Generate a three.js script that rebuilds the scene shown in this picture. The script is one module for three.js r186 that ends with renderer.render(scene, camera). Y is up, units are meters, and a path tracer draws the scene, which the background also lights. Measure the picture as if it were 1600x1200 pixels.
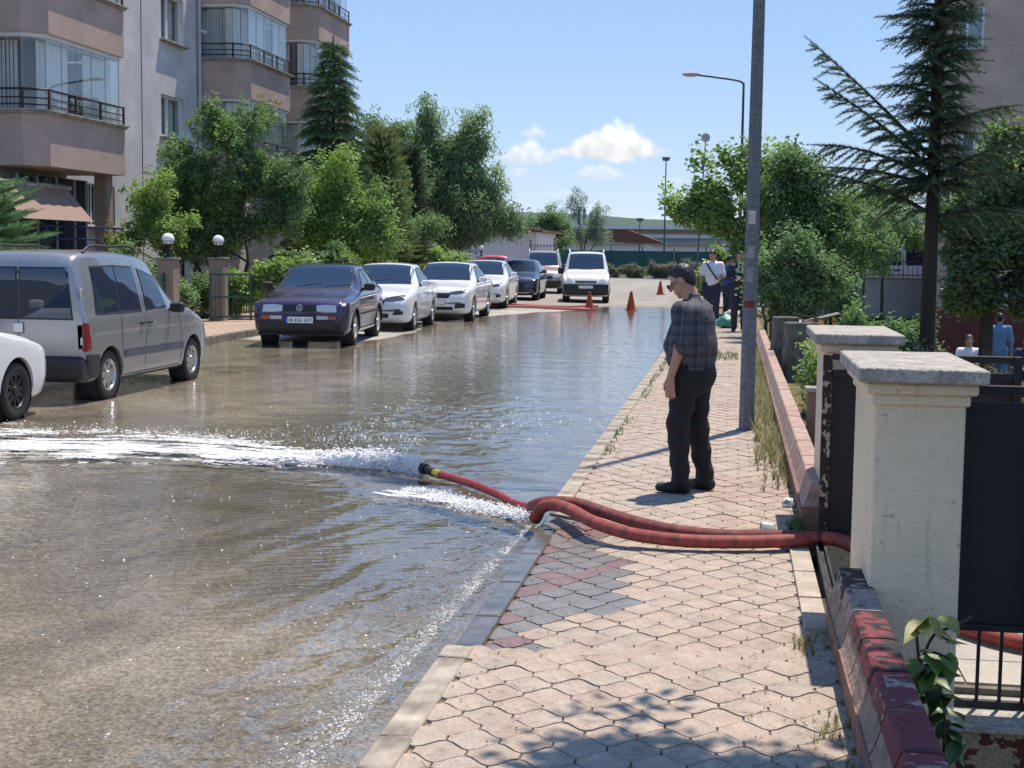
import * as THREE from 'three';
import { mergeGeometries } from 'three/addons/utils/BufferGeometryUtils.js';
import { RoundedBoxGeometry } from 'three/addons/geometries/RoundedBoxGeometry.js';
import { Brush, Evaluator, SUBTRACTION } from 'three-bvh-csg';
import { MeshBVH } from 'three-mesh-bvh';

// ---------------------------------------------------------------- camera, sky, sun, exposure
const scene = new THREE.Scene();
const camera = new THREE.PerspectiveCamera(30.51, 4 / 3, 0.1, 6000);
camera.position.set(0, 1.8, 0);
camera.rotation.set(-0.09253, 0.15471, 0.012, 'YXZ');
const SUN = new THREE.Vector3(0.408 * Math.cos(1.22), Math.sin(1.22), -0.913 * Math.cos(1.22)).normalize();
const sun = new THREE.DirectionalLight(0xfff3e2, 4.6);
sun.position.copy(SUN).multiplyScalar(120).add(new THREE.Vector3(-6, 0, -30));
sun.target.position.set(-6, 0, -30);
sun.castShadow = true; sun.shadow.mapSize.set(4096, 4096);
Object.assign(sun.shadow.camera, { left: -70, right: 70, top: 70, bottom: -70, near: 1, far: 260 });
scene.add(sun, sun.target);
const renderer = new THREE.WebGLRenderer({ antialias: true });
renderer.toneMapping = THREE.LinearToneMapping;
renderer.toneMappingExposure = 1.36;
renderer.shadowMap.enabled = true;

// ---------------------------------------------------------------- small helpers
let seed = 12345;
function rnd() { seed = (seed + 0x6D2B79F5) | 0; let t = Math.imul(seed ^ (seed >>> 15), 1 | seed); t = (t + Math.imul(t ^ (t >>> 7), 61 | t)) ^ t; return ((t ^ (t >>> 14)) >>> 0) / 4294967296; }
const reseed = s => { seed = s | 0; };
const rr = (a, b) => a + (b - a) * rnd();
const gauss = () => (rnd() + rnd() + rnd() + rnd() - 2) * 1.0;
const lerp = (a, b, t) => a + (b - a) * t, clamp = (x, a = 0, b = 1) => Math.min(b, Math.max(a, x));
const sstep = (a, b, x) => { const t = clamp((x - a) / (b - a)); return t * t * (3 - 2 * t); };
const V = (x, y, z) => new THREE.Vector3(x, y, z);
function h2(i, j, s) { let n = Math.imul(i | 0, 374761393) + Math.imul(j | 0, 668265263) + Math.imul(s | 0, 2147483647 ^ 0x5bd1e995); n = Math.imul(n ^ (n >>> 13), 1274126177); return ((n ^ (n >>> 16)) >>> 0) / 4294967296; }
function vn(x, y, s = 0, per = 0) {
  const i = Math.floor(x), j = Math.floor(y), fx = x - i, fy = y - j, u = fx * fx * (3 - 2 * fx), v = fy * fy * (3 - 2 * fy);
  const w = (k) => per ? ((k % per) + per) % per : k;
  return lerp(lerp(h2(w(i), w(j), s), h2(w(i + 1), w(j), s), u), lerp(h2(w(i), w(j + 1), s), h2(w(i + 1), w(j + 1), s), u), v);
}
function fbm(x, y, o = 4, s = 0, per = 0) { let a = 0.5, t = 0, n = 0; for (let k = 0; k < o; k++) { t += a * vn(x, y, s + k * 17, per); n += a; x *= 2; y *= 2; per *= 2; a *= 0.5; } return t / n; }
const texCache = [];
function tex(w, h, fn, { srgb = false, wrap = true, rep = [1, 1] } = {}) {
  const d = new Uint8Array(w * h * 4), c = [0, 0, 0];
  for (let y = 0; y < h; y++) for (let x = 0; x < w; x++) {
    const r = fn(x / w, y / h, x, y), k = (y * w + x) * 4;
    if (typeof r === 'number') { d[k] = d[k + 1] = d[k + 2] = clamp(r) * 255; } else { d[k] = clamp(r[0]) * 255; d[k + 1] = clamp(r[1]) * 255; d[k + 2] = clamp(r[2]) * 255; }
    d[k + 3] = 255;
  }
  const t = new THREE.DataTexture(d, w, h); t.magFilter = THREE.LinearFilter; t.minFilter = THREE.LinearMipmapLinearFilter; t.generateMipmaps = true;
  if (wrap) t.wrapS = t.wrapT = THREE.RepeatWrapping;
  t.repeat.set(...rep); if (srgb) t.colorSpace = THREE.SRGBColorSpace; t.needsUpdate = true; return t;
}
const taken = {};
function numbered(n) { if (!(n in taken)) { taken[n] = 0; return n; } taken[n]++; return n + '_' + String(taken[n]).padStart(3, '0'); }
function mesh(name, geo, mat, parent) { const m = new THREE.Mesh(geo, mat); m.name = parent ? name : numbered(name); m.castShadow = m.receiveShadow = true; (parent || scene).add(m); return m; }
function thing(name, label, category, [x, y, z] = [0, 0, 0], turn = 0, group) {
  const o = new THREE.Group(); o.name = numbered(name); scene.add(o); o.position.set(x, y, z); o.rotation.y = turn;
  o.userData = { label, category }; if (group) o.userData.group = group; return o;
}
function tag(o, label, category, group) { Object.assign(o.userData, { label, category }); if (group) o.userData.group = group; return o; }
function struct(name, geo, mat) { const m = mesh(name, geo, mat); m.userData.kind = 'structure'; return m; }
function flat(g) { g = g.index ? g.toNonIndexed() : g; for (const k of Object.keys(g.attributes)) if (!['position', 'normal', 'uv', 'color'].includes(k)) g.deleteAttribute(k); return g; }
function merge(list) {
  list = list.map(flat); const col = list.some(g => g.attributes.color);
  for (const g of list) { if (!g.attributes.uv) g.setAttribute('uv', new THREE.BufferAttribute(new Float32Array(g.attributes.position.count * 2), 2)); if (!col) g.deleteAttribute('color'); }
  return mergeGeometries(list);
}
function box(w, h, d, x = 0, y = 0, z = 0, r = 0) { const g = r ? new RoundedBoxGeometry(w, h, d, 2, Math.min(r, w / 2.01, h / 2.01, d / 2.01)) : new THREE.BoxGeometry(w, h, d); g.translate(x, y, z); return boxUV(g); }
function boxUV(g) { // uv in metres by dominant axis
  g = flat(g); const p = g.attributes.position, n = g.attributes.normal, uv = new Float32Array(p.count * 2);
  for (let i = 0; i < p.count; i += 3) {
    const ax = Math.abs(n.getX(i) + n.getX(i + 1) + n.getX(i + 2)), ay = Math.abs(n.getY(i) + n.getY(i + 1) + n.getY(i + 2)), az = Math.abs(n.getZ(i) + n.getZ(i + 1) + n.getZ(i + 2));
    for (let k = i; k < i + 3; k++) {
      const x = p.getX(k), y = p.getY(k), z = p.getZ(k);
      const [u, v] = ay >= ax && ay >= az ? [x, z] : ax >= az ? [z, y] : [x, y]; uv[k * 2] = u; uv[k * 2 + 1] = v;
    }
  }
  g.setAttribute('uv', new THREE.BufferAttribute(uv, 2)); return g;
}
function cyl(r0, r1, a, b, n = 10) { // tapered bar from a to b
  const d = b.clone().sub(a), L = d.length(), g = new THREE.CylinderGeometry(r1, r0, L, n, 1); g.translate(0, L / 2, 0);
  g.applyQuaternion(new THREE.Quaternion().setFromUnitVectors(V(0, 1, 0), d.normalize())); g.translate(a.x, a.y, a.z); return g;
}
function extr(pts, depth, bevel = 0) { const s = new THREE.Shape(pts.map(p => new THREE.Vector2(p[0], p[1]))); return new THREE.ExtrudeGeometry(s, { depth, bevelEnabled: bevel > 0, bevelSize: bevel, bevelThickness: bevel, bevelSegments: 2, curveSegments: 8 }); }
function tube(pts, r, seg = 40, rad = 10) { return new THREE.TubeGeometry(new THREE.CatmullRomCurve3(pts.map(p => V(...p)), false, 'centripetal'), seg, r, rad, false); }
function gridGeo(nu, nv, fn) { // fn(u,v) -> [x,y,z,(u,v)]
  const P = [], U = [], I = [];
  for (let j = 0; j <= nv; j++) for (let i = 0; i <= nu; i++) { const q = fn(i / nu, j / nv); P.push(q[0], q[1], q[2]); U.push(q[3] ?? i / nu, q[4] ?? j / nv); }
  for (let j = 0; j < nv; j++) for (let i = 0; i < nu; i++) { const a = j * (nu + 1) + i, b = a + 1, c = a + nu + 1, d = c + 1; I.push(a, b, d, a, d, c); }
  const g = new THREE.BufferGeometry(); g.setAttribute('position', new THREE.Float32BufferAttribute(P, 3)); g.setAttribute('uv', new THREE.Float32BufferAttribute(U, 2)); g.setIndex(I); g.computeVertexNormals(); return g;
}
const M = (o) => new THREE.MeshStandardMaterial({ roughness: 0.8, ...o });
const MP = (o) => new THREE.MeshPhysicalMaterial({ roughness: 0.5, ...o });
const lin = (r, g, b) => new THREE.Color().setRGB(r, g, b);

// ---------------------------------------------------------------- sky: clear air paler towards the horizon, fair-weather cumulus
{
  const W = 4096, H = 2048, d = new Float32Array(W * H * 4);
  const zen = [0.12, 0.25, 0.56], mid = [0.30, 0.50, 0.79], hor = [0.60, 0.68, 0.77];
  for (let j = 0; j < H; j++) {
    const el = ((j + 0.5) / H - 0.5) * 180, e = Math.max(el, 0), a = Math.exp(-e / 5), b = Math.exp(-e / 24);
    const c = [0, 1, 2].map(k => lerp(lerp(zen[k], mid[k], b), hor[k], a)); if (el < 0) for (let k = 0; k < 3; k++) c[k] *= 0.5;
    for (let i = 0; i < W; i++) { const k = (j * W + i) * 4; d[k] = c[0]; d[k + 1] = c[1]; d[k + 2] = c[2]; d[k + 3] = 1; }
  }
  // clouds: [azimuth right of the street in degrees, elevation of the flat base, width, height, thickness]
  const list = [[-5.1, 4.05, 5.6, 1.35, 1], [-8.4, 3.8, 3.6, 0.7, 0.62], [-8.1, 4.75, 1.5, 0.42, 0.5], [-5.6, 3.15, 3.3, 0.5, 0.42], [-8.7, 3.2, 1.3, 0.36, 0.35], [-5.9, 1.75, 2.4, 0.4, 0.25], [-2.6, 2.9, 2.2, 0.26, 0.3], [-3.2, 1.3, 3.4, 0.3, 0.2], [-7.0, 2.3, 3.0, 0.3, 0.22], [-13.6, 4.4, 2.2, 0.6, 0.5], [-14.6, 4.9, 1.5, 0.4, 0.35], [4.2, 2.6, 2.8, 0.4, 0.35]];
  reseed(77);
  for (let k = 0; k < 60; k++) { const az = rr(14, 336), el = rr(3, 16), w = rr(1.2, 4.5); if (el < 12) list.push([az, el, w, w * rr(0.2, 0.34), rr(0.3, 0.9)]); }
  list.forEach(([az, e0, w, h, th], ci) => {
    // direction (0,0,-1) has u = atan2(-1,0)/2pi+.5 = .25 ; moving right increases u
    const u0 = 0.25 + az / 360, x0 = Math.floor((u0 - w * 0.75 / 360) * W), x1 = Math.ceil((u0 + w * 0.75 / 360) * W);
    const y0 = Math.floor(((e0 - h * 0.5) / 180 + 0.5) * H), y1 = Math.ceil(((e0 + h * 1.5) / 180 + 0.5) * H);
    for (let y = y0; y <= y1; y++) for (let x = x0; x <= x1; x++) {
      const X = ((x + 0.5) / W - u0) * 360 / w * 2, Y = (((y + 0.5) / H - 0.5) * 180 - e0) / h;   // X in -1..1, Y 0..1
      const n = fbm(X * 3.2 + ci * 9.3, Y * h / w * 6.4 + ci * 3.1, 5, 5), n2 = fbm(X * 9 + ci * 5.3, Y * h / w * 18, 4, 31);
      const hump = Math.max(0, 1 - X * X) * (0.35 + 0.65 * Math.pow(Math.max(0, 1 - Math.abs(X - 0.12) * 1.15), 1.1));
      let dn = hump * (0.55 + 0.9 * n) - Math.max(0, Y) * 0.92 + (n2 - 0.5) * 0.28; if (Y < 0) dn = hump * (0.35 + 0.7 * n) + Y * 1.6 + (n2 - 0.5) * 0.12;
      const al = sstep(0.02, 0.30, dn) * th; if (al <= 0) continue;
      const br = clamp(0.78 + 0.30 * Y + (n2 - 0.5) * 0.5, 0.6, 1.1), k = (y * W + ((x % W) + W) % W) * 4, cc = [0.84 * br, 0.85 * br, 0.87 * br];
      for (let q = 0; q < 3; q++) d[k + q] = lerp(d[k + q], cc[q], al);
    }
  });
  const t = new THREE.DataTexture(d, W, H, THREE.RGBAFormat, THREE.FloatType); t.mapping = THREE.EquirectangularReflectionMapping; t.magFilter = t.minFilter = THREE.LinearFilter; t.needsUpdate = true;
  scene.background = t; scene.environment = t;
}

// ---------------------------------------------------------------- shared surface textures
const grain = tex(512, 512, (u, v) => 0.55 + 0.45 * fbm(u * 64, v * 64, 3, 3, 64), {});
const plasterMap = tex(512, 512, (u, v) => { const a = fbm(u * 4, v * 4, 5, 8, 4), b = fbm(u * 96, v * 96, 2, 9, 96); const g = 0.86 + 0.16 * (a - 0.5) + 0.10 * (b - 0.5); return [g, g, g]; }, { srgb: true, rep: [0.45, 0.45] });
const plasterBump = tex(512, 512, (u, v) => fbm(u * 90, v * 90, 3, 19, 90), { rep: [0.9, 0.9] });
const grimeMap = tex(512, 512, (u, v) => { const a = fbm(u * 6, v * 6, 6, 28, 6), b = fbm(u * 40, v * 8, 3, 29, 8); const g = 0.68 + 0.5 * (a - 0.45) + 0.14 * (b - 0.5); return [g * 1.01, g, g * 0.98]; }, { srgb: true, rep: [1.1, 1.1] });
const concBump = tex(512, 512, (u, v) => { const a = fbm(u * 40, v * 40, 4, 38, 40); return a < 0.3 ? a * 0.6 : a; }, { rep: [2, 2] });
const plaster = (r, g, b) => M({ color: lin(r, g, b), map: plasterMap, bumpMap: plasterBump, bumpScale: 0.004, roughness: 0.95 });
const concrete = (r, g, b) => M({ color: lin(r, g, b), map: grimeMap, bumpMap: concBump, bumpScale: 0.004, roughness: 0.92 });
const blackPaint = MP({ color: lin(0.006, 0.006, 0.009), roughness: 0.62 });
// ---------------------------------------------------------------- ground, road, flood water, pavements
const SW = 0.12, WATER = 0.05, KERB = -1.06;
const roadH = (x, z) => {
  const cross = lerp(0.030, 0.064, sstep(-23, -29, z)) * sstep(-2.5, -8.6, x) - 0.004, along = 0.05 * sstep(-36, -50, z);
  return cross + along + 0.022 * (fbm(x * 0.55 + 3, z * 0.3, 3, 61) - 0.5) - 0.035 * Math.exp(-Math.pow((x + 1.2) / 1.0, 2)) + 0.0;
};
{
  const gT = tex(512, 512, (u, v) => { const a = fbm(u * 8, v * 8, 6, 41, 8), b = fbm(u * 70, v * 70, 2, 42, 70); return [0.62 + 0.5 * (a - 0.5) + 0.3 * (b - 0.5), 0.58 + 0.5 * (a - 0.5) + 0.3 * (b - 0.5), 0.46 + 0.4 * (a - 0.5) + 0.25 * (b - 0.5)]; }, { srgb: true });
  const X = [-3000, 0.655, 0.66, 26, 26.01, 3000], Z = [1500, 2, 1.99, -46, -46.01, -4500];
  const g = gridGeo(5, 5, (u, v) => { const i = Math.round(u * 5), j = Math.round(v * 5), pit = (i === 2 || i === 3) && (j === 2 || j === 3); return [X[i], pit ? -1.5 : -0.12, Z[j], X[i] / 4, Z[j] / 4]; });
  struct('ground', g, M({ color: lin(0.24, 0.23, 0.15), map: gT, roughness: 1 }));
}
{ // asphalt: aggregate grain, silt washed over it, oil stains, patches; deep-water dimming painted in
  const asp = tex(1024, 1024, (u, v) => {
    const a = h2(u * 1024 >> 1, v * 1024 >> 1, 5), b = fbm(u * 180, v * 180, 2, 51, 180), s = fbm(u * 5, v * 5, 5, 52, 5);
    const g = 0.50 + 0.30 * (b - 0.5) + 0.20 * (a - 0.5) + 0.22 * (s - 0.5); return [g, g * 0.985, g * 0.965];
  }, { srgb: true, rep: [0.42, 0.42] });
  const aspB = tex(1024, 1024, (u, v) => fbm(u * 170, v * 170, 3, 51, 170), { rep: [0.42, 0.42] });
  const nz = 420, nx = 110;
  const g = gridGeo(nx, nz, (u, v) => { const z = 4 - 108 * Math.pow(v, 1.7); const xr = z > -47.4 ? KERB + 0.02 : lerp(KERB + 0.02, 16, sstep(-47.4, -48, z)); const x = lerp(-9.62, xr, u); return [x, roadH(x, z), z, x, z]; });
  const p = g.attributes.position, C = new Float32Array(p.count * 3);
  for (let i = 0; i < p.count; i++) {
    const x = p.getX(i), z = p.getZ(i), silt = sstep(0.36, 0.62, fbm(x * 0.42 + z * 0.18 + 7, z * 0.22 - x * 0.15, 5, 71)), f2 = fbm(x * 3, z * 1.6, 4, 72), shallowLit = clamp(sstep(-3.2, -5.6, x + 1.2 * (fbm(x * 0.8, z * 0.35, 4, 77) - 0.5)) + 0.85 * sstep(-9.5, -5.5, z)), dry = sstep(-43, -52, z);  // floor darkened under deeper water: its loss of light painted into the asphalt
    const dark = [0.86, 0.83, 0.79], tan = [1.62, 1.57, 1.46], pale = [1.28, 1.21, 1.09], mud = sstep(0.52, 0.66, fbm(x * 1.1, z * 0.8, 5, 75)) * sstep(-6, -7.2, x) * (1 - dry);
    for (let k = 0; k < 3; k++) { let c = lerp(dark[k], tan[k], clamp(silt * 0.7 + 0.34) * shallowLit) * (0.8 + 0.4 * f2) * lerp(0.62, 1, shallowLit); c = lerp(c, c * 0.55, mud); C[i * 3 + k] = lerp(c, pale[k] * (0.80 + 0.3 * fbm(x * 0.3, z * 0.12, 5, 73)), dry); }
  }
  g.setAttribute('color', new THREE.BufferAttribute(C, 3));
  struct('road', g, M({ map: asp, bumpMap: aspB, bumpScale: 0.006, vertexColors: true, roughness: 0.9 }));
}
{ // flood water: a sheet with real ripples
  const wb = tex(1024, 1024, (u, v) => {
    const w = fbm(u * 10, v * 10, 2, 81, 10) * 3; let s = 0.5 + 0.16 * Math.sin(2 * Math.PI * (u * 9 + v * 14) + w) + 0.13 * Math.sin(2 * Math.PI * (u * 17 - v * 11) + w * 1.7) + 0.10 * Math.sin(2 * Math.PI * (v * 27 + u * 5) - w * 2); s += 0.45 * (fbm(u * 28, v * 28, 4, 82, 28) - 0.5); return s;
  }, { rep: [0.5, 0.5] });
  const nz = 620, nx = 330, NX = -2.36, NZ = -10.75;
  const wave = (x, z) => {
    const far = sstep(-4, -40, z), dn = Math.hypot(x - NX, z - NZ), ds = Math.hypot(x + 1.35, z + 9.0);
    const warp = fbm(x * 0.7, z * 0.7, 3, 91) * 6;
    const calm = 0.35 + 0.65 * sstep(-5.2, -2.2, x); let y = calm * (0.0022 * Math.sin(z * 5.2 + x * 1.7 + warp) + 0.0015 * Math.sin(z * 8.1 - x * 3.9 + warp * 1.6)) + (0.4 + 0.6 * calm) * 0.006 * (fbm(x * 1.3, z * 2.6, 4, 92) - 0.5);
    // wake of the discharge runs back towards the camera along the kerb
    const along = sstep(-4.9, -2.0, x) * sstep(-3.0, -5.5, z) * (1 - sstep(-8.6, -10.2, z));
    const ph = (0.97 * x + 0.24 * z + 0.30 * fbm(x * 0.9, z * 0.9, 3, 93)) * 2 * Math.PI / 0.27; y += along * 0.0048 * (0.7 * Math.sin(ph + 0.9 * Math.sin(ph * 0.37 + z)) + 0.6 * Math.sin(ph * 0.61 + 2.1 * z + 4 * fbm(x * 0.6, z * 0.6, 2, 98))) * Math.exp(-Math.max(0, ds - 1.5) * 0.16) * clamp(2.6 * fbm(x * 0.8, z * 0.5, 3, 97) - 0.7);
    // choppy water where the jet lands, and beyond it
    const jetD = Math.abs(z - (-10.9 - 0.10 * (NX - x))) , inJet = x < NX + 0.2 ? Math.exp(-Math.pow(jetD / 0.9, 2)) : Math.exp(-Math.pow(dn / 0.9, 2));
    y += inJet * 0.075 * (fbm(x * 3.2, z * 5.5, 4, 94) - 0.42) * (x > -7 ? 1 : 0.4);
    const glit = Math.exp(-Math.pow((x + 2.9) / 1.6, 2) - Math.pow((z + 14.2) / 2.2, 2)); y += glit * 0.05 * (fbm(x * 4.2, z * 4.2, 3, 95) - 0.5);
    const edge = Math.exp(-Math.pow((x + 1.42 + 0.12 * (z + 7)) / 0.30, 2)) * sstep(-3.2, -4.2, z) * (1 - sstep(-8.8, -9.6, z)); y += edge * 0.055 * (fbm(x * 9, z * 7, 3, 96) - 0.5);
    return y * lerp(1, 0.22, far);
  };
  const g = gridGeo(nx, nz, (u, v) => { const z = -2.6 - 45 * Math.pow(v, 1.75); const x = lerp(-9.55, KERB - 0.09, Math.pow(u, 0.75)); return [x, WATER + wave(x, z), z, x + z * 0.3, z]; });
  const m = struct('water', g, MP({ color: lin(0.88, 0.84, 0.77), transmission: 1, thickness: 0, ior: 1.42, roughness: 0.04, bumpMap: wb, bumpScale: 0.0022 }));
}
// ---------------------------------------------------------------- right-hand pavement with ogee pavers, kerb stones
const swH = (x, z) => { // dropped kerb in front of the gate
  const t = sstep(-5.84, -5.90, z) * (1 - sstep(-8.35, -8.8, z)); const low = lerp(0.055, SW - 0.01, sstep(KERB, -0.15, x)); return lerp(SW, low, t);
};
{
  const R = 0.46;
  const base = gridGeo(16, 320, (u, v) => { const z = 3.5 - 51.3 * v, x = lerp(KERB + 0.005, z < -28 ? 0.7 : R, u); return [x, swH(x, z) - 0.011 + (u < 0.001 ? -0.0 : 0), z, x, z]; });
  const sand = tex(256, 256, (u, v) => { const g = 0.5 + 0.8 * (fbm(u * 40, v * 40, 4, 101, 40) - 0.5); return [g, g * 0.87, g * 0.70]; }, { srgb: true, rep: [3, 3] });
  const walk = struct('pavement', base, M({ map: sand, color: lin(0.88, 0.84, 0.80), roughness: 1 }));
  const pT = tex(512, 512, (u, v) => { const a = fbm(u * 7, v * 7, 5, 111, 7), b = fbm(u * 120, v * 120, 2, 112, 120), k = fbm(u * 30, v * 30, 3, 113, 30); let g = 0.88 + 0.22 * (a - 0.5) + 0.16 * (b - 0.5); if (k < 0.27) g -= 0.10; return [g, g * 0.99, g * 0.97]; }, { srgb: true, rep: [1.3, 1.3] });
  const pB = tex(512, 512, (u, v) => fbm(u * 110, v * 110, 3, 112, 110), { rep: [1.3, 1.3] });
  const pm = (r, g, b, rough = 0.93, x = {}) => MP({ color: lin(r, g, b), map: pT, bumpMap: pB, bumpScale: 0.003, roughness: rough, ...x });
  const dryM = [pm(0.475, 0.395, 0.335), pm(0.455, 0.37, 0.312), pm(0.475, 0.38, 0.325), pm(0.45, 0.385, 0.33), pm(0.44, 0.345, 0.295)], redM = [pm(0.45, 0.335, 0.295)];
  const wetM = [pm(0.27, 0.245, 0.225, 0.25), pm(0.25, 0.225, 0.205, 0.28)], wetR = [pm(0.28, 0.17, 0.155, 0.3)];
  const HW = 0.0925, AP = 0.108, ST = 0.026, RP = 0.134;
  const outline = (ins) => { const o = []; const n = 8; for (let q = 0; q < 2; q++) { const sg = q ? -1 : 1; for (let k = 0; k <= n; k++) { const x = lerp(HW, -HW, k / n) * sg, zz = (ST + (AP - ST) * (1 + Math.cos(Math.PI * x / HW)) / 2) * sg; const f = 1 - ins / 0.09; o.push([x * f + 0, zz * f]); } } return o; };
  function paverGeo(s) {
    reseed(900 + s); const rings = [outline(0.0046).map(([x, z]) => [x, -0.002, z]), outline(0.0022).map(([x, z]) => [x, -0.014, z])];
    const n = rings[0].length, P = [], I = []; const jit = rings[0].map(() => rr(-0.0016, 0.0016));
    P.push(0, 0.0012, 0); for (const rg of rings) rg.forEach(([x, y, z], i) => P.push(x + jit[i], y, z + jit[(i + 5) % n]));
    for (let i = 0; i < n; i++) { const j = (i + 1) % n; I.push(0, 1 + j, 1 + i); I.push(1 + i, 1 + j, 1 + n + j, 1 + i, 1 + n + j, 1 + n + i); }
    const g = new THREE.BufferGeometry(); g.setAttribute('position', new THREE.Float32BufferAttribute(P, 3)); const U = []; for (let i = 0; i < P.length; i += 3) U.push(P[i] + s * 0.37, P[i + 2] + s * 0.61); g.setAttribute('uv', new THREE.Float32BufferAttribute(U, 2)); g.setIndex(I);
    const f = g.toNonIndexed(); f.computeVertexNormals(); // flat facets: the top is level, the arris bevelled
    return f;
  }
  const variants = [0, 1, 2, 3, 4, 5].map(paverGeo), tiles = [];
  reseed(4242);
  const warpX = z => 0.02 * Math.sin(z * 0.9), inStrip = (x, z) => x > 0.36 && z < -6.35 && z > -8.75;
  for (let r = 0; r < 300; r++) for (let c = -8; c < 9; c++) {
    const z = -3.6 - r * RP, x = -0.30 + (c + (r % 2) * 0.5) * 2 * HW + warpX(z) * 0.4; if (x < KERB + 0.0 || x > R + 0.04 || z < -36 || inStrip(x - 0.02, z)) continue;
    const big = fbm(x * 1.4 + 9, z * 1.1, 3, 121), t = { x, z, y: swH(x, z) + (big - 0.5) * 0.010 + rr(-0.0022, 0.0022), v: (rnd() * 6) | 0, rx: rr(-0.009, 0.009), rz: rr(-0.011, 0.011), ry: rr(-0.02, 0.02) };
    const e = 0.05; t.rz += (swH(x + e, z) - swH(x - e, z)) / (2 * e); t.rx -= clamp((swH(x, z + e) - swH(x, z - e)) / (2 * e), -0.25, 0.25) * (z < -8 ? 1 : 0);
    const wetEdge = -0.62 + 0.42 * (fbm(x * 2, z * 2.2, 3, 131) - 0.5) * 2, wet = z < -5.95 && z > -8.8 && x < wetEdge - 0.12 * Math.abs(z + 7.2);
    const red = fbm(x * 2.2 + 40, z * 1.5, 3, 141) > 0.66 && z < -5.9;
    t.m = wet ? (red || rnd() < 0.22 ? wetR[0] : wetM[(rnd() * 2) | 0]) : red ? (rnd() < 0.35 ? redM[0] : dryM[4]) : dryM[(rnd() * 4) | 0];
    tiles.push(t);
  }
  tiles.sort((a, b) => b.z - a.z);
  const seen = tiles.filter(t => t.z < -4.05), byM = new Map();
  tiles.forEach((t) => {
    const k = seen.indexOf(t);
    const mt = new THREE.Matrix4().compose(V(t.x, t.y, t.z), new THREE.Quaternion().setFromEuler(new THREE.Euler(t.rx, t.ry, t.rz)), V(1, 1, 1));
    if (k >= 0 && k < 300) { const m = mesh('paver', variants[t.v], t.m, walk); mt.decompose(m.position, m.quaternion, m.scale); }
    else { if (!byM.has(t.m)) byM.set(t.m, []); byM.get(t.m).push(variants[t.v].clone().applyMatrix4(mt)); }
  });
  for (const [m, list] of byM) { const q = mesh('paver_field', merge(list), m, walk); q.userData.kind = 'stuff'; }
  // strip of plain slabs and the gate rail in front of the gate
  reseed(31); for (let k = 0; k < 4; k++) mesh('threshold_slab', box(0.11, 0.03, 0.56, 0.415, SW - 0.008 + rr(-0.003, 0.003), -6.68 - k * 0.585, 0.004), pm(0.52, 0.45, 0.38), walk);
  // kerb
  const kerb = struct('kerb', box(0.10, 0.1, 50.4, KERB - 0.04, -0.04, -22.6), concrete(0.30, 0.27, 0.24));
  const kM = [concrete(0.60, 0.53, 0.45), concrete(0.56, 0.49, 0.42), concrete(0.62, 0.55, 0.47)], kW = MP({ color: lin(0.21, 0.19, 0.17), map: grimeMap, roughness: 0.2 });
  let z = 3.2; reseed(55);
  while (z > -47) {
    const dropped = z <= -5.8 && z > -8.7, L = dropped ? 0.72 : z > -5.8 && z < -4.9 ? Math.min(0.98, z + 5.8) : 0.98; if (L < 0.05) { z = -5.8; continue; }
    const hgt = dropped ? 0.13 : 0.17, top = dropped ? 0.07 : SW + 0.008 + rr(-0.002, 0.006);
    const m = mesh('kerb_stone', box(0.125, hgt, L - 0.012, 0, 0, 0, 0.012), dropped ? kW : kM[(rnd() * 3) | 0], kerb);
    m.position.set(KERB - 0.058 + rr(-0.004, 0.004), top - hgt / 2, z - L / 2); m.rotation.set(rr(-0.004, 0.004), rr(-0.004, 0.004), dropped ? 0.03 : rr(-0.015, 0.015)); z -= L;
    if (z < -5.75 && z > -5.85) z = -5.8;
  }
}
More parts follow.
